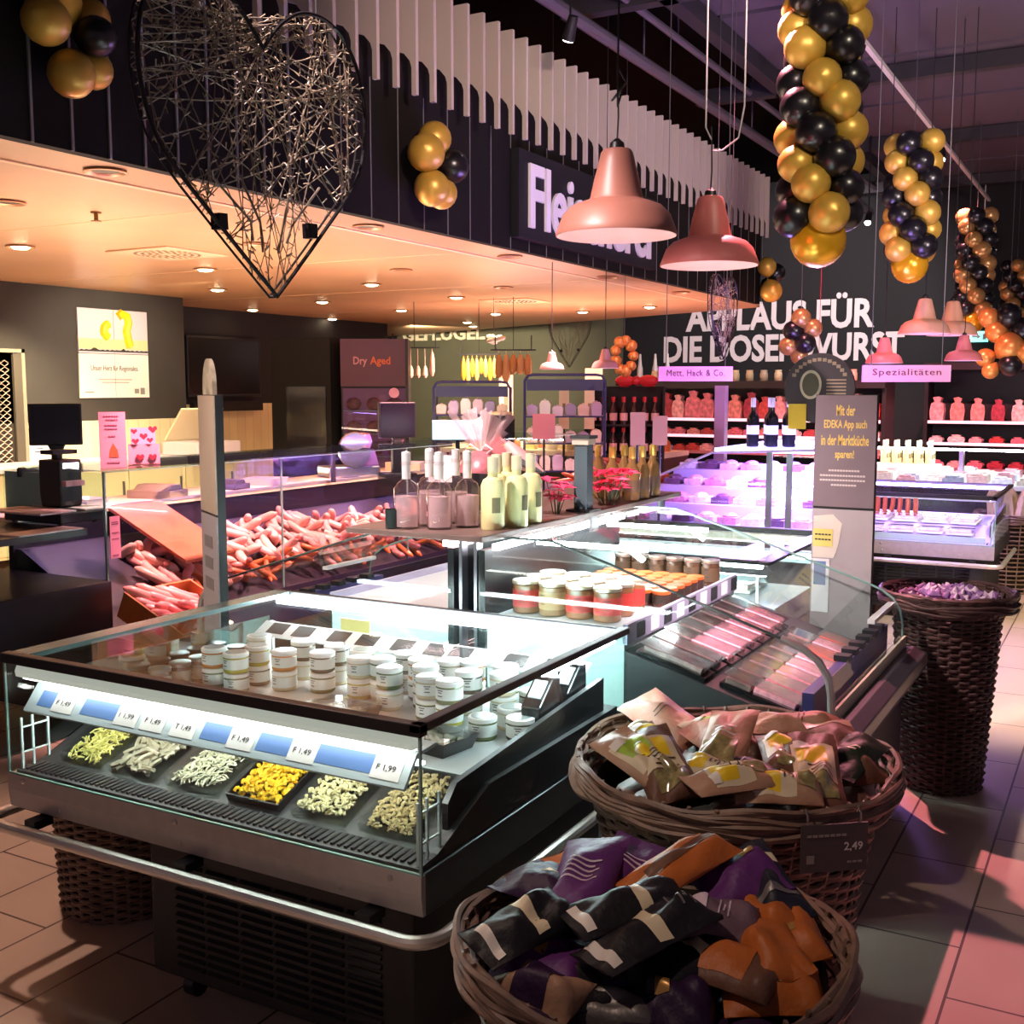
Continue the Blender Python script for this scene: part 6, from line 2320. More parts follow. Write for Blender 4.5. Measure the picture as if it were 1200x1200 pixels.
# rear work cabinet along the tiled wall
t = thing('rear_cabinet', 'pale rear work cabinet along the tiled service wall', 'cabinet', (-8.9, 8.4, 0))
mb = MB()
mb.box(-0.4, 0.3, -2.2, 0.8, 0.1, 0.86)
mb.build('body', mat('cabinet_cream', '#c9bc94', 0.5), t, smooth=False)
mb = MB()
mb.box(-0.42, 0.33, -2.22, 0.82, 0.86, 0.90)
mb.build('worktop', M_steelp, t, smooth=False, bevel=0.004)
for k in range(4):
    mb = MB()
    mb.box(0.3005, 0.315, -2.18 + k * 0.75, -1.47 + k * 0.75, 0.13, 0.83)
    d = mb.build('door', mat('cabinet_door', '#bdb08a', 0.45), t, smooth=False, bevel=0.004)
    mb = MB()
    mb.box(0.3155, 0.33, -1.52 + k * 0.75, -1.50 + k * 0.75, 0.5, 0.7)
    mb.build('handle', M_steeld, d, smooth=False)
t = thing('kitchen_machine', 'tilted cream lid of a steel machine before the tiled wall', 'machine', (-8.7, 9.2 - .35, 0.90), radians(0))
mb = MB()
mb.box(-0.25, 0.25, -0.35, 0.3, 0, 0.14)
mb.build('body', M_steelp, t, smooth=False, bevel=0.01)
mb = MB()
mb.T = Matrix.Translation((-0.22, 0, 0.15)) @ Matrix.Rotation(radians(-52), 4, 'Y')
mb.box(0, 0.42, -0.33, 0.28, 0, 0.025)
mb.box(0.06, 0.36, -0.25, 0.2, 0.026, 0.04)
mb.build('lid', mat('lid_cream', '#d9cfa8', 0.35), t, smooth=False, bevel=0.008)
t = thing('wall_notice', 'white paper notice with printed lines on the cream wall beside the gate', 'notice', (-9.33, 7.28, 1.13))
mb = MB()
mb.box(-0.005, 0.0, -0.10, 0.12, -0.25, 0.10)
mb.build('paper', M_card, t, smooth=False)
mb = MB()
for z, w in ((0.05, .08), (0.02, .09), (-0.04, .1), (-0.06, .1), (-0.12, .05), (-0.15, .07)):
    mb.box(0.0005, 0.0015, -w + .02, w, z, z + 0.010)
mb.build('print', M_print, t, smooth=False)

# ================================================================== the hall beyond the island
# dry aging cabinet and its dark neighbour
t = thing('dry_aging_cabinet', 'tall plum coloured glass door cabinet lettered Dry Aged', 'cabinet', (-7.25, 9.95, 0), radians(30))
mb = MB()
mb.box(-0.36, 0.36, 0.0, 0.5, 0, 2.13)
mb.build('body', mat('plum_body', '#120d11', 0.5), t, smooth=False)
mb = MB()
mb.box(-0.36, 0.36, -0.03, -0.001, 1.62, 2.13)
hd = mb.build('header', mat('plum_panel', '#5a3a4c', 0.5), t, smooth=False)
text('letters', 'Dry', mat('letters_rose', '#c98a92', 0.5), hd, (-0.22, -0.0305, 1.83), (1, 0, 0), (0, 0, 1), w=0.15, h=0.11, depth=0.004, bold=0.02)
text('letters', 'Aged', mat('letters_orange', '#d86a3c', 0.5), hd, (-0.04, -0.0305, 1.83), (1, 0, 0), (0, 0, 1), w=0.22, h=0.11, depth=0.004, bold=0.02)
mb = MB()
mb.box(-0.34, 0.34, -0.02, -0.001, 0.55, 1.60)
mb.build('interior', mat('aging_interior_glow', '#3a2030', 0.5, emit='#c06090', estr=0.05), t, smooth=False)  # interior light put in as a faint pink emission of the panel
mb = MB()
for z in (0.85, 1.1, 1.35):
    mb.box(-0.33, 0.33, -0.06, -0.021, z, z + 0.012)
mb.build('shelf', M_steeld, t, smooth=False)
for z in (0.862, 1.112, 1.362):
    for x in (-0.22, 0.0, 0.22):
        mb = MB()
        mb.ball((x, -0.045, z + 0.07), 0.07, 10, 7, (1.2, .25, 1))
        mb.build('aging_cut', mat('aged_meat', '#5c2a33', 0.5, noise=0.4, nscale=20), t)
mb = MB()
mb.box(-0.35, 0.35, -0.075, -0.07, 0.5, 1.61)
mb.build('door_glass', M_glass, t, smooth=False)
mb = MB()
mb.box(0.345, 0.375, -0.08, 0.0, 0, 2.13)
mb.build('door_frame', M_black, t, smooth=False)
for x, z in ((0.22, 1.55), (0.27, 1.38)):
    mb = MB()
    mb.prism([(x + 0.055 * cos(a), z + 0.055 * sin(a)) for a in [2 * pi * k / 20 for k in range(20)]], 'y', -0.082, -0.077)
    mb.build('round_sticker', mat('sticker_pink', '#e2a6c6', 0.5), t, smooth=False)
t = thing('dark_column', 'black wall block between the television and the dry aging cabinet', 'column', (-8.15, 9.9, 0))
mb = MB()
mb.box(-0.42, 0.42, -0.1, 0.5, 0, 2.15)
mb.build('block', mat('block_black', '#0b0a0c', 0.8), t, smooth=False)
mb = MB()
mb.box(-0.2, 0.36, -0.11, -0.101, 0.9, 1.62)
mb.build('glass_front', mat('dark_pane', '#26262b', 0.15), t, smooth=False)

# poultry and cheese counter at the back left
t = thing('cheese_counter', 'low pale cheese counter behind the bottle shelf under the olive wall', 'counter', (-6.0, 11.6, 0))
mb = MB()
mb.box(-1.2, 1.6, -0.4, 0.4, 0, 0.85)
mb.build('base', M_dark, t, smooth=False)
mb = MB()
mb.box(-1.2, 1.6, -0.42, 0.42, 0.85, 0.90)
mb.build('worktop', mat('worktop_pale', '#d8cfc0', 0.4), t, smooth=False)
mb = MB()
mb.box(-1.2, 1.6, -0.41, -0.40, 0.90, 1.15)
mb.build('front_glass', M_glass, t, smooth=False)
gcols = ['#e0d6b0', '#d98b3a', '#efe7d8', '#c9683a', '#d8c070', '#e7ded0']
for k in range(22):
    x, y = -7.1 + (k % 11) * 0.25, 11.45 + (k // 11) * 0.3
    mb = MB()
    r = R.uniform(.05, .09)
    h = R.uniform(.08, .2)
    if k % 3 == 0:
        mb.lathe([(r, 0), (r, h * .6), (r * .9, h * .7), (r * .5, h * .9), (r * .45, h), (0.001, h)], 12)
        nm, ct, ds = 'deli_jar', 'jar', 'deli jar'
    elif k % 3 == 1:
        mb.prism([(-r, -r), (r, -r), (r * .7, r), (-r * .4, r)], 'z', 0, h * .6)
        nm, ct, ds = 'cheese_wedge', 'cheese', 'cheese wedge'
    else:
        mb.lathe([(r, 0), (r * 1.1, h * .2), (r * 1.1, h * .5), (r, h * .6), (0.001, h * .62)], 14)
        nm, ct, ds = 'round_cheese', 'cheese', 'round cheese'
    o = mb.build(nm, mat('deli_%d' % (k % 6), gcols[k % 6], 0.5))
    o.location = (x, y, 0.90)
    tag(o, '%s on the back left counter, %s row, %s from the left' % (ds, ('front', 'rear')[k // 11], words_n[k % 11]), ct, 'goods on the cheese counter')
for k, (x, y, z, w, h, lab) in enumerate(((-7.1, 12.6, 1.15, .18, .62, 'tall cream banner left of the orange goods'), (-6.0, 12.9, 1.2, .22, .65, 'tall cream banner right of the orange goods'), (-4.95, 9.95, 1.2, .10, .42, 'cream banner left of the wire shelf'), (-4.72, 10.05, 1.2, .10, .42, 'cream banner right behind the wire shelf'))):
    t = thing('paper_banner', lab, 'banner', (x, y, 0), radians(28))
    mb = MB()
    mb.box(-w / 2, w / 2, 0, 0.006, z, z + h)
    mb.build('sheet', mat('banner_cream', '#dcd3ae', 0.6), t, smooth=False)
    mb = MB()
    mb.box(-w * .15, w * .15, -0.002, -0.0005, z + h * .3, z + h * .6)
    mb.build('print', mat('banner_print', '#8a8464', 0.6), t, smooth=False)
    mb = MB()
    mb.cyl((0, 0.01, 0.02), (0, 0.01, z), 0.012, 8)
    mb.box(-.1, .1, -.08, .1, 0, .02)
    mb.build('stand', M_black, t)
# hanging rails with sausages and hams
for ri, (x, y, z, w, n, cols, lab, nm) in enumerate(((-7.4, 10.95, 2.07, .5, 6, ('#dba9a0', '#cf8f86'), 'pink sausages', 'pink'), (-6.85, 11.5, 2.0, .42, 8, ('#d99a2e', '#e0b060'), 'golden sausages', 'golden'), (-6.05, 10.9, 2.02, .4, 5, ('#b98452', '#c99a6c'), 'brown hams', 'brown'))):
    t = thing('hanging_rail', 'black hanging rail carrying %s above the back left counter' % lab, 'rail', (x, y, z), radians(28))
    mb = MB()
    mb.box(-w / 2 - .05, w / 2 + .05, -0.008, 0.008, -0.008, 0.008)
    for sx in (-1, 1):
        mb.box(sx * w / 2 - .006, sx * w / 2 + .006, -.006, .006, 0.008, 0.16)
    mb.cyl((0, 0, 0.008), (0, 0, 2.6 - z if x < -5 else 2.4), 0.004, 5)
    mb.build('bar', M_black, t, smooth=False)
    ca, sa = cos(radians(28)), sin(radians(28))
    for k in range(n):
        q = -w / 2 + w * (k + .5) / n
        L = R.uniform(.18, .32) if ri else (0.14 if 0 < k < n - 1 else .28)
        off = 0 if ri or k in (0, n - 1) else -0.16
        mb = MB()
        rr_ = 0.03 if ri < 2 else 0.045
        mb.tube([(0, 0, -0.012), (0, 0, -0.05 + off)], 0.003, 5)
        mb.tube([(0, 0, -0.05 + off), (0, 0.004, -0.05 + off - L * .3), (0, 0, -0.05 + off - L * .8), (0, 0, -0.05 + off - L)], rr_, 10, radii=[rr_ * .4, rr_ * .9, rr_, rr_ * .4])
        o = mb.build(('hanging_sausage', 'hanging_sausage', 'hanging_ham')[ri], mat('hang_%s_%d' % (nm, k % 2), cols[k % 2], 0.5))
        o.location = (x + q * ca, y + q * sa, z)
        tag(o, '%s on the rail, %s from the left' % (('hanging pink sausage', 'hanging golden sausage', 'hanging brown ham')[ri], words_n[k]), ('sausage', 'sausage', 'ham')[ri], lab + ' on the hanging rail')
# white flower like ornament under the soffit edge
t = thing('ceiling_ornament', 'white paper flower ornament hanging under the soffit edge', 'ornament', (-6.3, 10.9, 2.14))
mb = MB()
for k in range(12):
    a = k * 2.4
    mb.ball((0.09 * cos(a) * (k % 3) / 2, 0.09 * sin(a) * (k % 3) / 2, 0.03 * sin(k * 1.9)), 0.045, 8, 6, (1, 1, .6))
mb.build('petals', mat('ornament_white', '#cfc9ba', 0.6), t)
mb = MB()
mb.cyl((0, 0, 0.02), (0, 0, 0.46), 0.003, 5)
mb.build('thread', M_steeld, t)

# blue lit wire shelves
M_blue_wire = mat('wire_shelf_blue', '#2c2a58', 0.4, metal=0.4)
for si, (x, y, hgt, lab) in enumerate(((-5.55, 9.2, 1.66, 'dark blue wire shelf rack with white bags, left of the pair'), (-4.55, 9.15, 1.72, 'dark blue wire shelf rack of small goods, right of the pair'))):
    t = thing('wire_shelf', lab, 'shelf', (x, y, 0), radians(28))
    mb = MB()
    w, d = 0.36, 0.18
    for sx in (-1, 1):
        for sy in (-1, 1):
            mb.cyl((sx * w, sy * d, 0), (sx * w, sy * d, hgt - .05), 0.011, 6)
    mb.tube([(-w, -d, hgt - .06), (-w + .03, -d, hgt - .01), (-w + .08, -d, hgt), (w - .08, -d, hgt), (w - .03, -d, hgt - .01), (w, -d, hgt - .06)], 0.012, 6)
    mb.build('frame', M_blue_wire, t)
    for z in (0.55, 0.85, 1.10, 1.34):
        mb = MB()
        mb.box(-w, w, -d, d, z, z + 0.012)
        mb.build('shelf_board', M_blue_wire, t, smooth=False)
    mb = MB()
    mb.box(-w + .02, w - .02, -d - .002, -d + .006, hgt - .14, hgt - .04)
    mb.build('header_panel', mat('header_blue', '#23284a', 0.4), t, smooth=False)
    ca, sa = cos(radians(28)), sin(radians(28))
    cols = ['#e2ded6', '#c9b7c2', '#8f86a8', '#d9c6b8', '#b4a7c0']
    for zi, z in enumerate((0.562, 0.862, 1.112, 1.352)):
        for k in range(6):
            q = -0.29 + k * 0.115
            h = R.uniform(.10, .17)
            mb = MB()
            mb.prism([(-0.045, 0), (0.045, 0), (0.05, h * .7), (0.03, h * .92), (-0.03, h * .92), (-0.05, h * .7)], 'y', -0.05, 0.05)
            mb.box(-0.012, 0.012, -0.012, 0.012, h * .92, h)
            o = mb.build('deli_bag', mat('bag_%d' % ((k + zi + si) % 5), cols[(k + zi + si) % 5], 0.4), smooth=False, bevel=0.006)
            o.location = (x + q * ca + .1 * sa, y + q * sa - .1 * ca, z)
            o.rotation_euler = (0, 0, radians(28))
            tag(o, 'tied bag on the %s wire rack, %s shelf up, %s from the left' % (('left', 'right')[si], words_n[zi], words_n[k]), 'bag', 'bags on the wire racks')
t = thing('waste_bin', 'black bin with cream lid left of the right wire rack', 'bin', (-5.1, 8.95, 0))
mb = MB()
mb.lathe([(0.11, 0), (0.13, 0.05), (0.13, 1.33), (0.12, 1.35)], 18)
mb.build('body', M_black, t)
mb = MB()
mb.lathe([(0.10, 1.351), (0.115, 1.36), (0.10, 1.385), (0.001, 1.39)], 18, cap=False)
mb.build('lid', mat('bin_lid', '#d9cfa8', 0.5), t)
t = thing('price_monitor', 'small pale turquoise lit display above the cellophane gift', 'display', (-4.0, 6.43, 1.255), radians(30))
mb = MB()
mb.box(-0.17, 0.17, 0, 0.03, 0, 0.13)
mb.build('screen', emat('display_cyan', (0.30, 0.75, 1.0), 0.5), t, smooth=False)
mb = MB()
mb.cyl((0, 0.015, -1.255), (0, 0.015, 0), 0.015, 8)
mb.box(-.12, .12, -.08, .1, -1.255, -1.235)
mb.build('stand', M_black, t)
t = thing('pink_box', 'pink house shaped box right of the cellophane gift', 'box', (-4.02, 7.0, 0), radians(25))
mb = MB()
mb.prism([(-0.11, 0.9), (0.11, 0.9), (0.11, 1.18), (0.0, 1.26), (-0.11, 1.18)], 'y', -0.1, 0.1)
mb.build('house', mat('house_pink', '#b86f70', 0.5), t, smooth=False)
mb = MB()
mb.box(-0.03, 0.03, -0.104, -0.101, 1.05, 1.12)
mb.build('opening', M_blackm, t, smooth=False)
mb = MB()
mb.box(-0.13, 0.13, -0.12, 0.12, 0, 0.9)
mb.build('pedestal', mat('pedestal_mauve', '#6a4a58', 0.5), t, smooth=False)

# purple lit glass case right behind the island
M_ped = mat('packet_purple', '#b79bd0', 0.4, noise=0.35, nscale=25)
t = thing('glass_display_case', 'purple lit glass case with upright panes behind the white island fridge', 'display case', (-2.15, 7.15, 0))
mb = MB()
mb.box(-0.75, 0.55, -0.6, 0.8, 0, 0.72)
mb.build('base', M_bgrey, t, smooth=False)
mb = MB()
for i in range(4):
    mb.box(-0.72, 0.52, -0.55 + i * 0.31, 0.75, 0.72 + (i - 1) * 0.09 + (0.09 if i == 0 else 0), 0.76 + i * 0.09)
mb.build('tiers', mat('bed_lilac', '#c9bbe0', 0.5), t, smooth=False)
mb = MB()
mb.prism([(-0.75, 0.75), (-0.75, 0.92), (-0.1, 1.21), (0.55, 1.24), (0.55, 0.72)], 'y', -0.6, -0.592)
e = mb.build('end_glass', M_glass, t, smooth=False)
mb = MB()
mb.tube([(-0.75, -0.596, 0.75), (-0.75, -0.596, 0.92), (-0.1, -0.596, 1.21), (0.55, -0.596, 1.24)], 0.008, 6)
mb.build('glass_edge', mat('edge_lilac', '#c9b4e8', 0.3), e)
mb = MB()
for x in (0.24, 0.36):
    mb.box(x, x + 0.035, -0.605, -0.591, 0.73, 1.22)
mb.build('upright', M_steeld, t, smooth=False)
mb = MB()
mb.box(-0.75, 0.55, 0.78, 0.8, 0.72, 1.06)
mb.build('back_panel', mat('panel_lilac', '#a894d8', 0.5), t, smooth=False)
mb = MB()
mb.box(-0.1, 0.5, -0.55, 0.75, 1.215, 1.235)
mb.build('led_strip', emat('led_purple_case', (0.5, 0.28, 1.0), 13), t, smooth=False)
for r in range(4):
    for k in range(8):
        mb = MB()
        mb.cbox((0, 0, 0.02), (0.12, 0.14, 0.04))
        mb.ball((0, 0, 0.042), 0.05, 8, 5, (1, 1.2, .5))
        o = mb.build('meat_packet', mat('packet_lilac_%d' % ((r * 3 + k) % 4), ('#d98aa8', '#ecdcf0', '#6a4466', '#e8b4c8')[(r * 3 + k) % 4], 0.4, noise=0.3, nscale=30))
        o.location = (-2.15 - 0.64 + k * 0.15, 7.15 - 0.41 + r * 0.31, 0.761 + r * 0.09)
        tag(o, 'packet in the purple glass case, %s tier, %s from the left' % (('lowest', 'second', 'third', 'top')[r], words_n[k]), 'packet', 'packets in the purple glass case')
for k, (x, y) in enumerate(((-2.05, 6.72), (-1.94, 6.75), (-1.84, 6.78), (-1.99, 6.88), (-1.88, 6.90))):
    place(bwi, 'bwi', (x, y, 1.24), R.uniform(0, 3), 'black wine bottle on the purple glass case, %s' % ('front left one', 'front middle one', 'front right one', 'rear left one', 'rear right one')[k], 'black bottles on the glass case')
t = thing('glass_sheet', 'glass sheet carrying the black wine bottles', 'glass sheet', (-1.9, 7.0, 1.2355))
mb = MB()
mb.box(-0.34, 0.26, -0.42, 0.3, 0.0, 0.004)
mb.build('sheet', M_glassg, t, smooth=False)

# hanging counter signs
M_signp = mat('sign_pink', '#e79fb0', 0.5)
M_signt = mat('sign_text', '#5a2438', 0.6)
for x, y, z, w, h, s, lab in ((-2.77, 7.68, 1.65, 0.53, 0.105, 'Mett, Hack & Co.', 'small pink hanging sign reading Mett, Hack & Co.'), (-1.45, 8.41, 1.645, 0.63, 0.12, 'Spezialitäten', 'pink hanging sign reading Spezialitäten')):
    t = thing('counter_sign', lab, 'sign', (x, y, z), radians(29))
    mb = MB()
    mb.box(-w / 2, w / 2, 0, 0.025, 0, h)
    mb.build('board', M_signp, t, smooth=False)
    text('letters', s, M_signt, t, (0, -0.001, h * .28), (1, 0, 0), (0, 0, 1), w=w * .78, h=h * .5, depth=0.002, center=True, spacing=1.1)
    mb = MB()
    for sx in (-.4, .4):
        mb.cyl((sx * w, 0.012, h), (sx * w, 0.012, 4.5 - z), 0.003, 5)
    mb.build('wire', M_steeld, t)
t = thing('steel_post', 'narrow rose lit steel post under the Mett, Hack & Co. sign', 'post', (-2.75, 8.2, 0))
mb = MB()
mb.box(-0.04, 0.04, -0.04, 0.04, 0, 1.62)
mb.build('column', mat('post_rose', '#a5848a', 0.4, metal=0.3), t, smooth=False)
mb = MB()
mb.box(-.1, .1, -.1, .1, 0, .02)
mb.build('foot', M_steeld, t, smooth=False)
# meat heap left of the sign post
t = thing('meat_counter', 'open counter heaped with orange red meat behind the gold foiled bottles', 'counter', (-3.45, 7.9, 0))
mb = MB()
mb.box(-0.6, 0.5, -0.6, 0.7, 0, 0.80)
mb.build('base', M_dark, t, smooth=False)
mb = MB()
mb.prism([(-0.6, 0.86), (0.52, 0.86), (0.56, 0.90), (0.52, 0.93), (-0.6, 0.93)], 'y', -0.64, -0.60)
mb.build('front_rail', M_steelp, t, smooth=False)
for k in range(70):
    a, q = 2.4 * k, 0.48 * math.sqrt((k + .5) / 70)
    kind = R.choice([3, 3, 1, 0])
    sausage(kind, (-3.5 + q * cos(a), 7.95 + q * sin(a), 0.80 + 0.24 * (1 - q / .48) + R.uniform(0, .03)), (R.uniform(-.4, .4), R.uniform(-.4, .4), R.uniform(0, 6)), names[kind] + ' in the heap behind the gold foiled bottles', 'sausages heaped in the open counter')
mb = MB()
mb.lathe([(0.5, 0.80), (0.25, 0.92), (0.001, 1.03)], 24, c=(-3.5, 7.95, 0))
tag(mb.build('meat_heap', mat('heap_red', '#a8452e', 0.5, noise=0.3, nscale=15)), 'red meat under the sausages of the open counter', 'meat', kind='stuff')

# far right island fridges
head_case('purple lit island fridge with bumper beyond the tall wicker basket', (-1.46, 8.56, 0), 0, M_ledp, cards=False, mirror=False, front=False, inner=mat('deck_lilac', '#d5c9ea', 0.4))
pal = meat_pack(mat('pack_lilac', '#e6cfe6', 0.4, noise=0.3, nscale=30), 0.17, 0.14, end=False, name='lilac_meat_pack', traym=M_white)
for r in range(3):
    for k in range(6):
        place(pal, 'pal', (-1.46 - 0.55 + k * 0.2, 8.18 + r * 0.17, (0.60, 0.657, 0.657)[r]), R.uniform(-.1, .1), 'pale pack in the purple island fridge, %s row, %s from the left' % (('front', 'middle', 'back')[r], words_n[k]), 'packs in the purple island fridge')
for k in range(9):
    sausage(3, (-1.85 + k * 0.055, 8.78, 0.70), (0, -1.2 + R.uniform(-.2, .2), 1.4 + R.uniform(-.2, .2)), 'orange slim sausage leaning at the back of the purple island fridge', 'sausages in the purple island fridge')
bk, _ = basket('pale wicker basket of snack bags right of the purple island fridge', (-0.82, 9.6, 0), 0.62, 0.20, 0.27, M_w3, rows=18, stakes=18, seed=9)
for k in range(12):
    a, q = 2.4 * k, 0.17 * math.sqrt((k + .5) / 12)
    mb = MB()
    mb.tube([(0, 0, 0), (0, 0, 0.2), (0, 0, 0.26)], 0.04, 8, radii=[0.042, 0.042, 0.012])
    o = mb.build('bread_stick_bag', mat('stick_bag', '#cdbf86', 0.5, noise=0.2, nscale=20))
    o.location = (-0.82 + q * cos(a), 9.6 + q * sin(a), 0.55)
    o.rotation_euler = (R.uniform(-.15, .15), R.uniform(-.15, .15), 0)
    tag(o, 'upright yellowish snack bag in the pale basket by the purple fridge', 'bag', 'snack bags in the pale basket')
mb = MB()
mb.lathe([(0.17, 0.40), (0.2, 0.55), (0.001, 0.56)], 18, c=(-0.82, 9.6, 0))
tag(mb.build('snack_fill', MATS['stick_bag']), 'deeper snack bags filling the pale basket', 'bags', kind='stuff')

t = thing('freezer_island', 'long white lit freezer island across the far right of the hall', 'freezer', (-1.5, 11.9, 0))
mb = MB()
mb.box(-1.0, 1.0, -0.7, 0.9, 0.05, 0.66)
mb.build('base', M_black, t, smooth=False)
mb = MB()
mb.box(-1.0, 1.0, -0.7, 0.9, 0.66, 0.70)
mb.build('deck', mat('freezer_white', '#cfd6e0', 0.4), t, smooth=False)
mb = MB()
mb.box(-0.95, 0.95, 0.02, 0.06, 0.98, 1.0)
mb.build('led_strip', emat('led_far', (.93, .95, 1.0), 14), t, smooth=False)
for zz, nm in ((0.70, 'side_glass'),):
    for b in ((-1.0, 1.0, -0.7, -0.69), (-1.0, -0.99, -0.69, 0.89), (0.99, 1.0, -0.69, 0.89)):
        mb = MB()
        mb.box(*b, zz, zz + 0.16)
        mb.build(nm, M_glass, t, smooth=False)
mb = MB()
mb.box(-0.02, 0.02, -0.02, 0.1, 0.70, 0.98)
mb.box(-0.98, -0.94, -0.02, 0.1, 0.70, 0.98)
mb.box(0.94, 0.98, -0.02, 0.1, 0.70, 0.98)
mb.build('lamp_post', M_steel, t, smooth=False)
fcol = ['#d8dce6', '#c7bcae', '#b98f96', '#e4e2dc', '#8f9bb0', '#d7b8b4']
for r in range(5):
    for k in range(9):
        mb = MB()
        h = R.uniform(.04, .09)
        mb.prism([(-0.09, 0), (0.09, 0), (0.085, h), (-0.08, h * .8)], 'y', -0.06, 0.06)
        mb.box(-0.06, 0.05, -0.045, 0.045, h * .9, h + .012)
        o = mb.build('frozen_pack', mat('frozen_%d' % ((r * 2 + k) % 6), fcol[(r * 2 + k) % 6], 0.4, noise=0.2, nscale=30), smooth=False, bevel=0.005)
        o.location = (-1.5 - 0.86 + k * 0.215, 11.35 + r * 0.26, 0.70)
        o.rotation_euler = (0, 0, R.uniform(-.2, .2))
        tag(o, 'pack in the white freezer island, %s row from the front, %s from the left' % (words_n[r], words_n[k]), 'pack', 'packs in the freezer island')
for k in range(10):
    place(bfr, 'bfr', (-2.25 + (k % 5) * 0.11, 11.95 + (k // 5) * 0.12, 1.0 if False else 0.83), 0, 'pale sauce bottle on the freezer island, %s row, %s from the left' % (('front', 'rear')[k // 5], words_n[k % 5]), 'sauce bottles on the freezer island')
t = thing('bottle_step', 'white step carrying the pale sauce bottles on the freezer island', 'step', (-2.03, 12.0, 0.70))
mb = MB()
mb.box(-0.32, 0.32, -0.12, 0.14, 0, 0.13)
mb.build('step', M_white, t, smooth=False, bevel=0.004)

# wall of chilled shelves along the back
M_shelf = mat('cooler_black', '#141116', 0.5)
M_shine = emat('cooler_strip', (1.0, 0.42, 0.55), 0.45)
pcols = ['#d9788a', '#e7b0b4', '#c24a4a', '#efd3d0', '#a8384a', '#e0938c']
pmesh = []
for i, c in enumerate(pcols):
    mb = MB()
    mb.prism([(-0.075, 0), (0.075, 0), (0.085, 0.10), (0.075, 0.16), (0.035, 0.18), (0.05, 0.22), (0.0, 0.235), (-0.05, 0.225), (-0.03, 0.185), (-0.07, 0.165), (-0.085, 0.09)], 'y', -0.05, 0.05)
    mb.box(-0.045, 0.04, -0.056, -0.051, 0.03, 0.09)
    o = mb.build('chilled_pack', mat('chill_%d' % i, c, 0.4, noise=0.45, nscale=22), smooth=False)
    pmesh.append(o.data)
    bmod = o
    bpy.data.objects.remove(o)


def chilled(label, x0, x1, y, shelves, htop, nm, n, header=None):
    t = thing('chilled_shelf', label, 'shelf', ((x0 + x1) / 2, y, 0))
    w = (x1 - x0) / 2
    mb = MB()
    mb.box(-w, w, 0.42, 0.5, 0, htop)
    mb.box(-w, -w + .05, -0.1, 0.42, 0, htop)
    mb.box(w - .05, w, -0.1, 0.42, 0, htop)
    mb.box(-w, w, -0.2, 0.5, htop, htop + .1)
    mb.box(-w, w, -0.3, 0.42, 0, 0.3)
    mb.build('carcass', M_shelf, t, smooth=False)
    for i, z in enumerate(shelves):
        mb = MB()
        mb.box(-w + .05, w - .05, -0.1, 0.42, z - .03, z)
        s = mb.build('shelf_board', M_shelf, t, smooth=False)
        mb = MB()
        mb.box(-w + .06, w - .06, -0.115, -0.101, z - .035, z + .005)
        mb.build('edge_light', M_shine if i >= len(shelves) - 2 else mat('edge_rose', '#b07884', 0.4), s, smooth=False)
        for k in range(n):
            o = bpy.data.objects.new('chilled_pack', pmesh[(k * 5 + i * 3 + R.randrange(3)) % 6])
            COL.objects.link(o)
            o.location = ((x0 + x1) / 2 - w + .17 + k * (2 * w - .34) / (n - 1), y + 0.02 + R.uniform(-.03, .03), z)
            o.rotation_euler = (0, 0, R.uniform(-.25, .25))
            sc = R.uniform(1.0, 1.35)
            o.scale = (sc, 1, sc * (1.25 if i == len(shelves) - 1 else .35))
            tag(o, 'pink lit pack, %s, %s shelf up, %s from the left' % (nm, words_n[i], words_n[k]), 'pack', 'packs on the ' + nm)
    return t


chilled('black chilled shelf wall of pink packs under the slogan', -6.3, -2.85, 15.2, (0.45, 0.72, 0.95, 1.18), 1.60, 'chilled shelf wall', 16)
chilled('pink glowing chilled shelf at the right frame edge', -2.6, 0.6, 16.6, (0.5, 0.85, 1.15), 1.85, 'right chilled shelf', 12)
# jars along the top of the shelf wall
jm = []
for c in ('#d8c6a0', '#c9b48c', '#b5a58c'):
    mb = MB()
    mb.lathe([(0.05, 0), (0.055, 0.01), (0.055, 0.10), (0.045, 0.12), (0.048, 0.122), (0.048, 0.15), (0.001, 0.15)], 12)
    o = mb.build('preserve_tin', mat('tin_' + c.strip('#'), c, 0.4))
    jm.append(o.data)
    bpy.data.objects.remove(o)
for k in range(16):
    o = bpy.data.objects.new('preserve_tin', jm[k % 3])
    COL.objects.link(o)
    o.location = (-6.1 + k * 0.2, 15.2, 1.70)
    tag(o, 'pale preserve tin on top of the chilled shelf wall, %s from the left' % words_n[k], 'tin', 'tins on the shelf wall')
# white candles left of the sign and red bows
for k, (x, z) in enumerate(((-6.75, 1.85), (-6.5, 1.85), (-6.3, 1.85))):
    mb = MB()
    mb.lathe([(0.045, 0), (0.045, 0.22), (0.03, 0.28), (0.018, 0.40), (0.018, 0.44), (0.001, 0.45)], 12)
    o = mb.build('white_bottle', mat('bottle_white', '#ded6d6', 0.4))
    o.location = (x, 16.2, 1.68)
    tag(o, 'slim white bottle standing before the dark wall left of the Mett sign, %s' % ('left one', 'middle one', 'right one')[k], 'bottle', 'white bottles by the dark wall')
t = thing('bottle_ledge', 'dark wall ledge carrying the slim white bottles', 'ledge', (-6.5, 16.2, 1.64))
mb = MB()
mb.box(-0.6, 0.5, -0.12, 0.12, 0, 0.04)
for x in (-.5, .4):
    mb.box(x, x + .04, -.02, .02, -1.64, 0)
mb.build('ledge', M_blackm, t, smooth=False)
t = thing('spirit_shelf', 'dark rack of red capped bottles behind the pink papers', 'shelf', (-4.75, 11.0, 0), radians(20))
mb = MB()
mb.box(-0.4, 0.4, 0.14, 0.16, 0, 1.62)
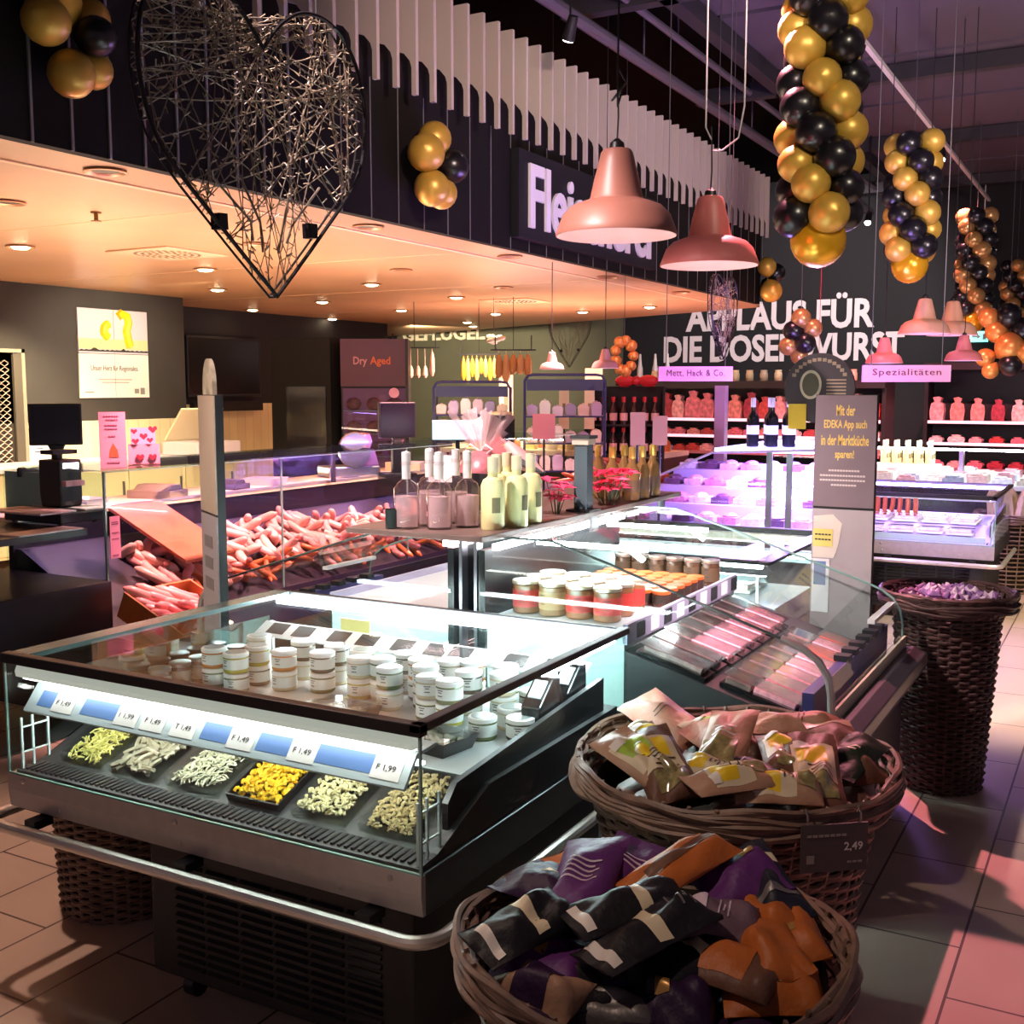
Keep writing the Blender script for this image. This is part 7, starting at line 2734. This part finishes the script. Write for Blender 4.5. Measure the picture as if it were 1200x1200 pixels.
for z in (0.9, 1.22):
    mb.box(-0.4, 0.4, -0.14, 0.14, z - .02, z)
mb.box(-0.42, -0.40, -0.14, 0.16, 0, 1.62)
mb.box(0.40, 0.42, -0.14, 0.16, 0, 1.62)
mb.build('rack', M_blackm, t, smooth=False)
ca, sa = cos(radians(20)), sin(radians(20))
sb = thing('spirit_bottle', 'x', 'bottle', (0, 0, -50))
mb = MB()
mb.lathe([(0.04, 0), (0.042, 0.15), (0.02, 0.2), (0.016, 0.24)], 10)
mb.build('bottle_glass', mat('spirit_dark', '#3a1a1e', 0.2), sb)
mb = MB()
mb.lathe([(0.02, 0.235), (0.022, 0.29), (0.001, 0.29)], 10)
mb.build('cap', mat('cap_red', '#c8202c', 0.4), sb)
mb = MB()
mb.lathe([(0.0425, 0.04), (0.0427, 0.12)], 10, cap=False)
mb.build('label', mat('spirit_label', '#e0a9ae', 0.5), sb)
for r, z in enumerate((0.9, 1.22)):
    for k in range(7):
        q = -0.33 + k * 0.11
        place(sb, 'sb', (-4.75 + q * ca, 11.0 + q * sa - .03, z), 0, 'red capped bottle on the dark rack, %s shelf, %s from the left' % (('lower', 'upper')[r], words_n[k]), 'red capped bottles')
for k, (x, y, z, w, h, lab) in enumerate(((-3.66, 7.04, 1.24, .16, .18, 'square pink paper sheet right of the dark square post'), (-2.66, 6.36, 1.254, .09, .2, 'tall pink paper card left of the meat heap'), (-2.53, 6.40, 1.254, .09, .18, 'spotted pink paper card beside the tall pink one'))):
    t = thing('paper_card', lab, 'card', (x, y, 0), radians(25))
    mb = MB()
    mb.box(-w / 2, w / 2, 0, 0.004, z, z + h)
    mb.build('sheet', M_pinkp if k else mat('sheet_salmon', '#e0868a', 0.5), t, smooth=False)
    mb = MB()
    mb.cyl((0, 0.012, 0.02), (0, 0.012, z + .05), 0.008, 6)
    mb.box(-.08, .08, -.06, .08, 0, .02)
    mb.build('stand', M_black, t)
for k, (x, y, z, lab) in enumerate(((-1.25, 16.45, 1.62 + .33, 'red bow on top of the right chilled shelf'), (-4.6, 10.95, 1.62, 'red bow on top of the dark bottle rack'))):
    t = thing('gift_bow', lab, 'bow', (x, y, z))
    mb = MB()
    for s in (-1, 1):
        mb.ball((s * .13, 0, 0.06), 0.09, 10, 6, (1.3, .6, .65))
        mb.tube([(s * .02, 0, 0.05), (s * .10, 0, 0.01), (s * .2, 0, 0.012)], 0.015, 6)
    mb.ball((0, 0, 0.06), 0.05, 8, 6)
    mb.build('loops', mat('bow_red', '#b8182c', 0.5), t)
t = thing('hanging_ornament', 'slim red hanging ornament before the slogan word DOSENWURST', 'ornament', (-2.20, 8.9, 1.66))
mb = MB()
mb.tube([(0, 0, 0), (0, 0, 0.05), (0, 0, 0.16), (0, 0, 0.2)], 0.02, 8, radii=[0.004, 0.022, 0.02, 0.005])
mb.cyl((0, 0, .2), (0, 0, 2.94), 0.002, 4)
mb.build('drop', mat('ornament_red', '#b8283a', 0.4), t)
# stray things at the right: low box stack and wall end
t = thing('floor_plinth', 'low beige plinth on the floor right of the tall wicker basket', 'plinth', (-0.32, 7.9, 0))
mb = MB()
mb.box(-0.2, 0.5, -0.15, 0.25, 0, 0.10)
mb.build('plinth', mat('plinth_beige', '#b9a88c', 0.6), t, smooth=False, bevel=0.006)
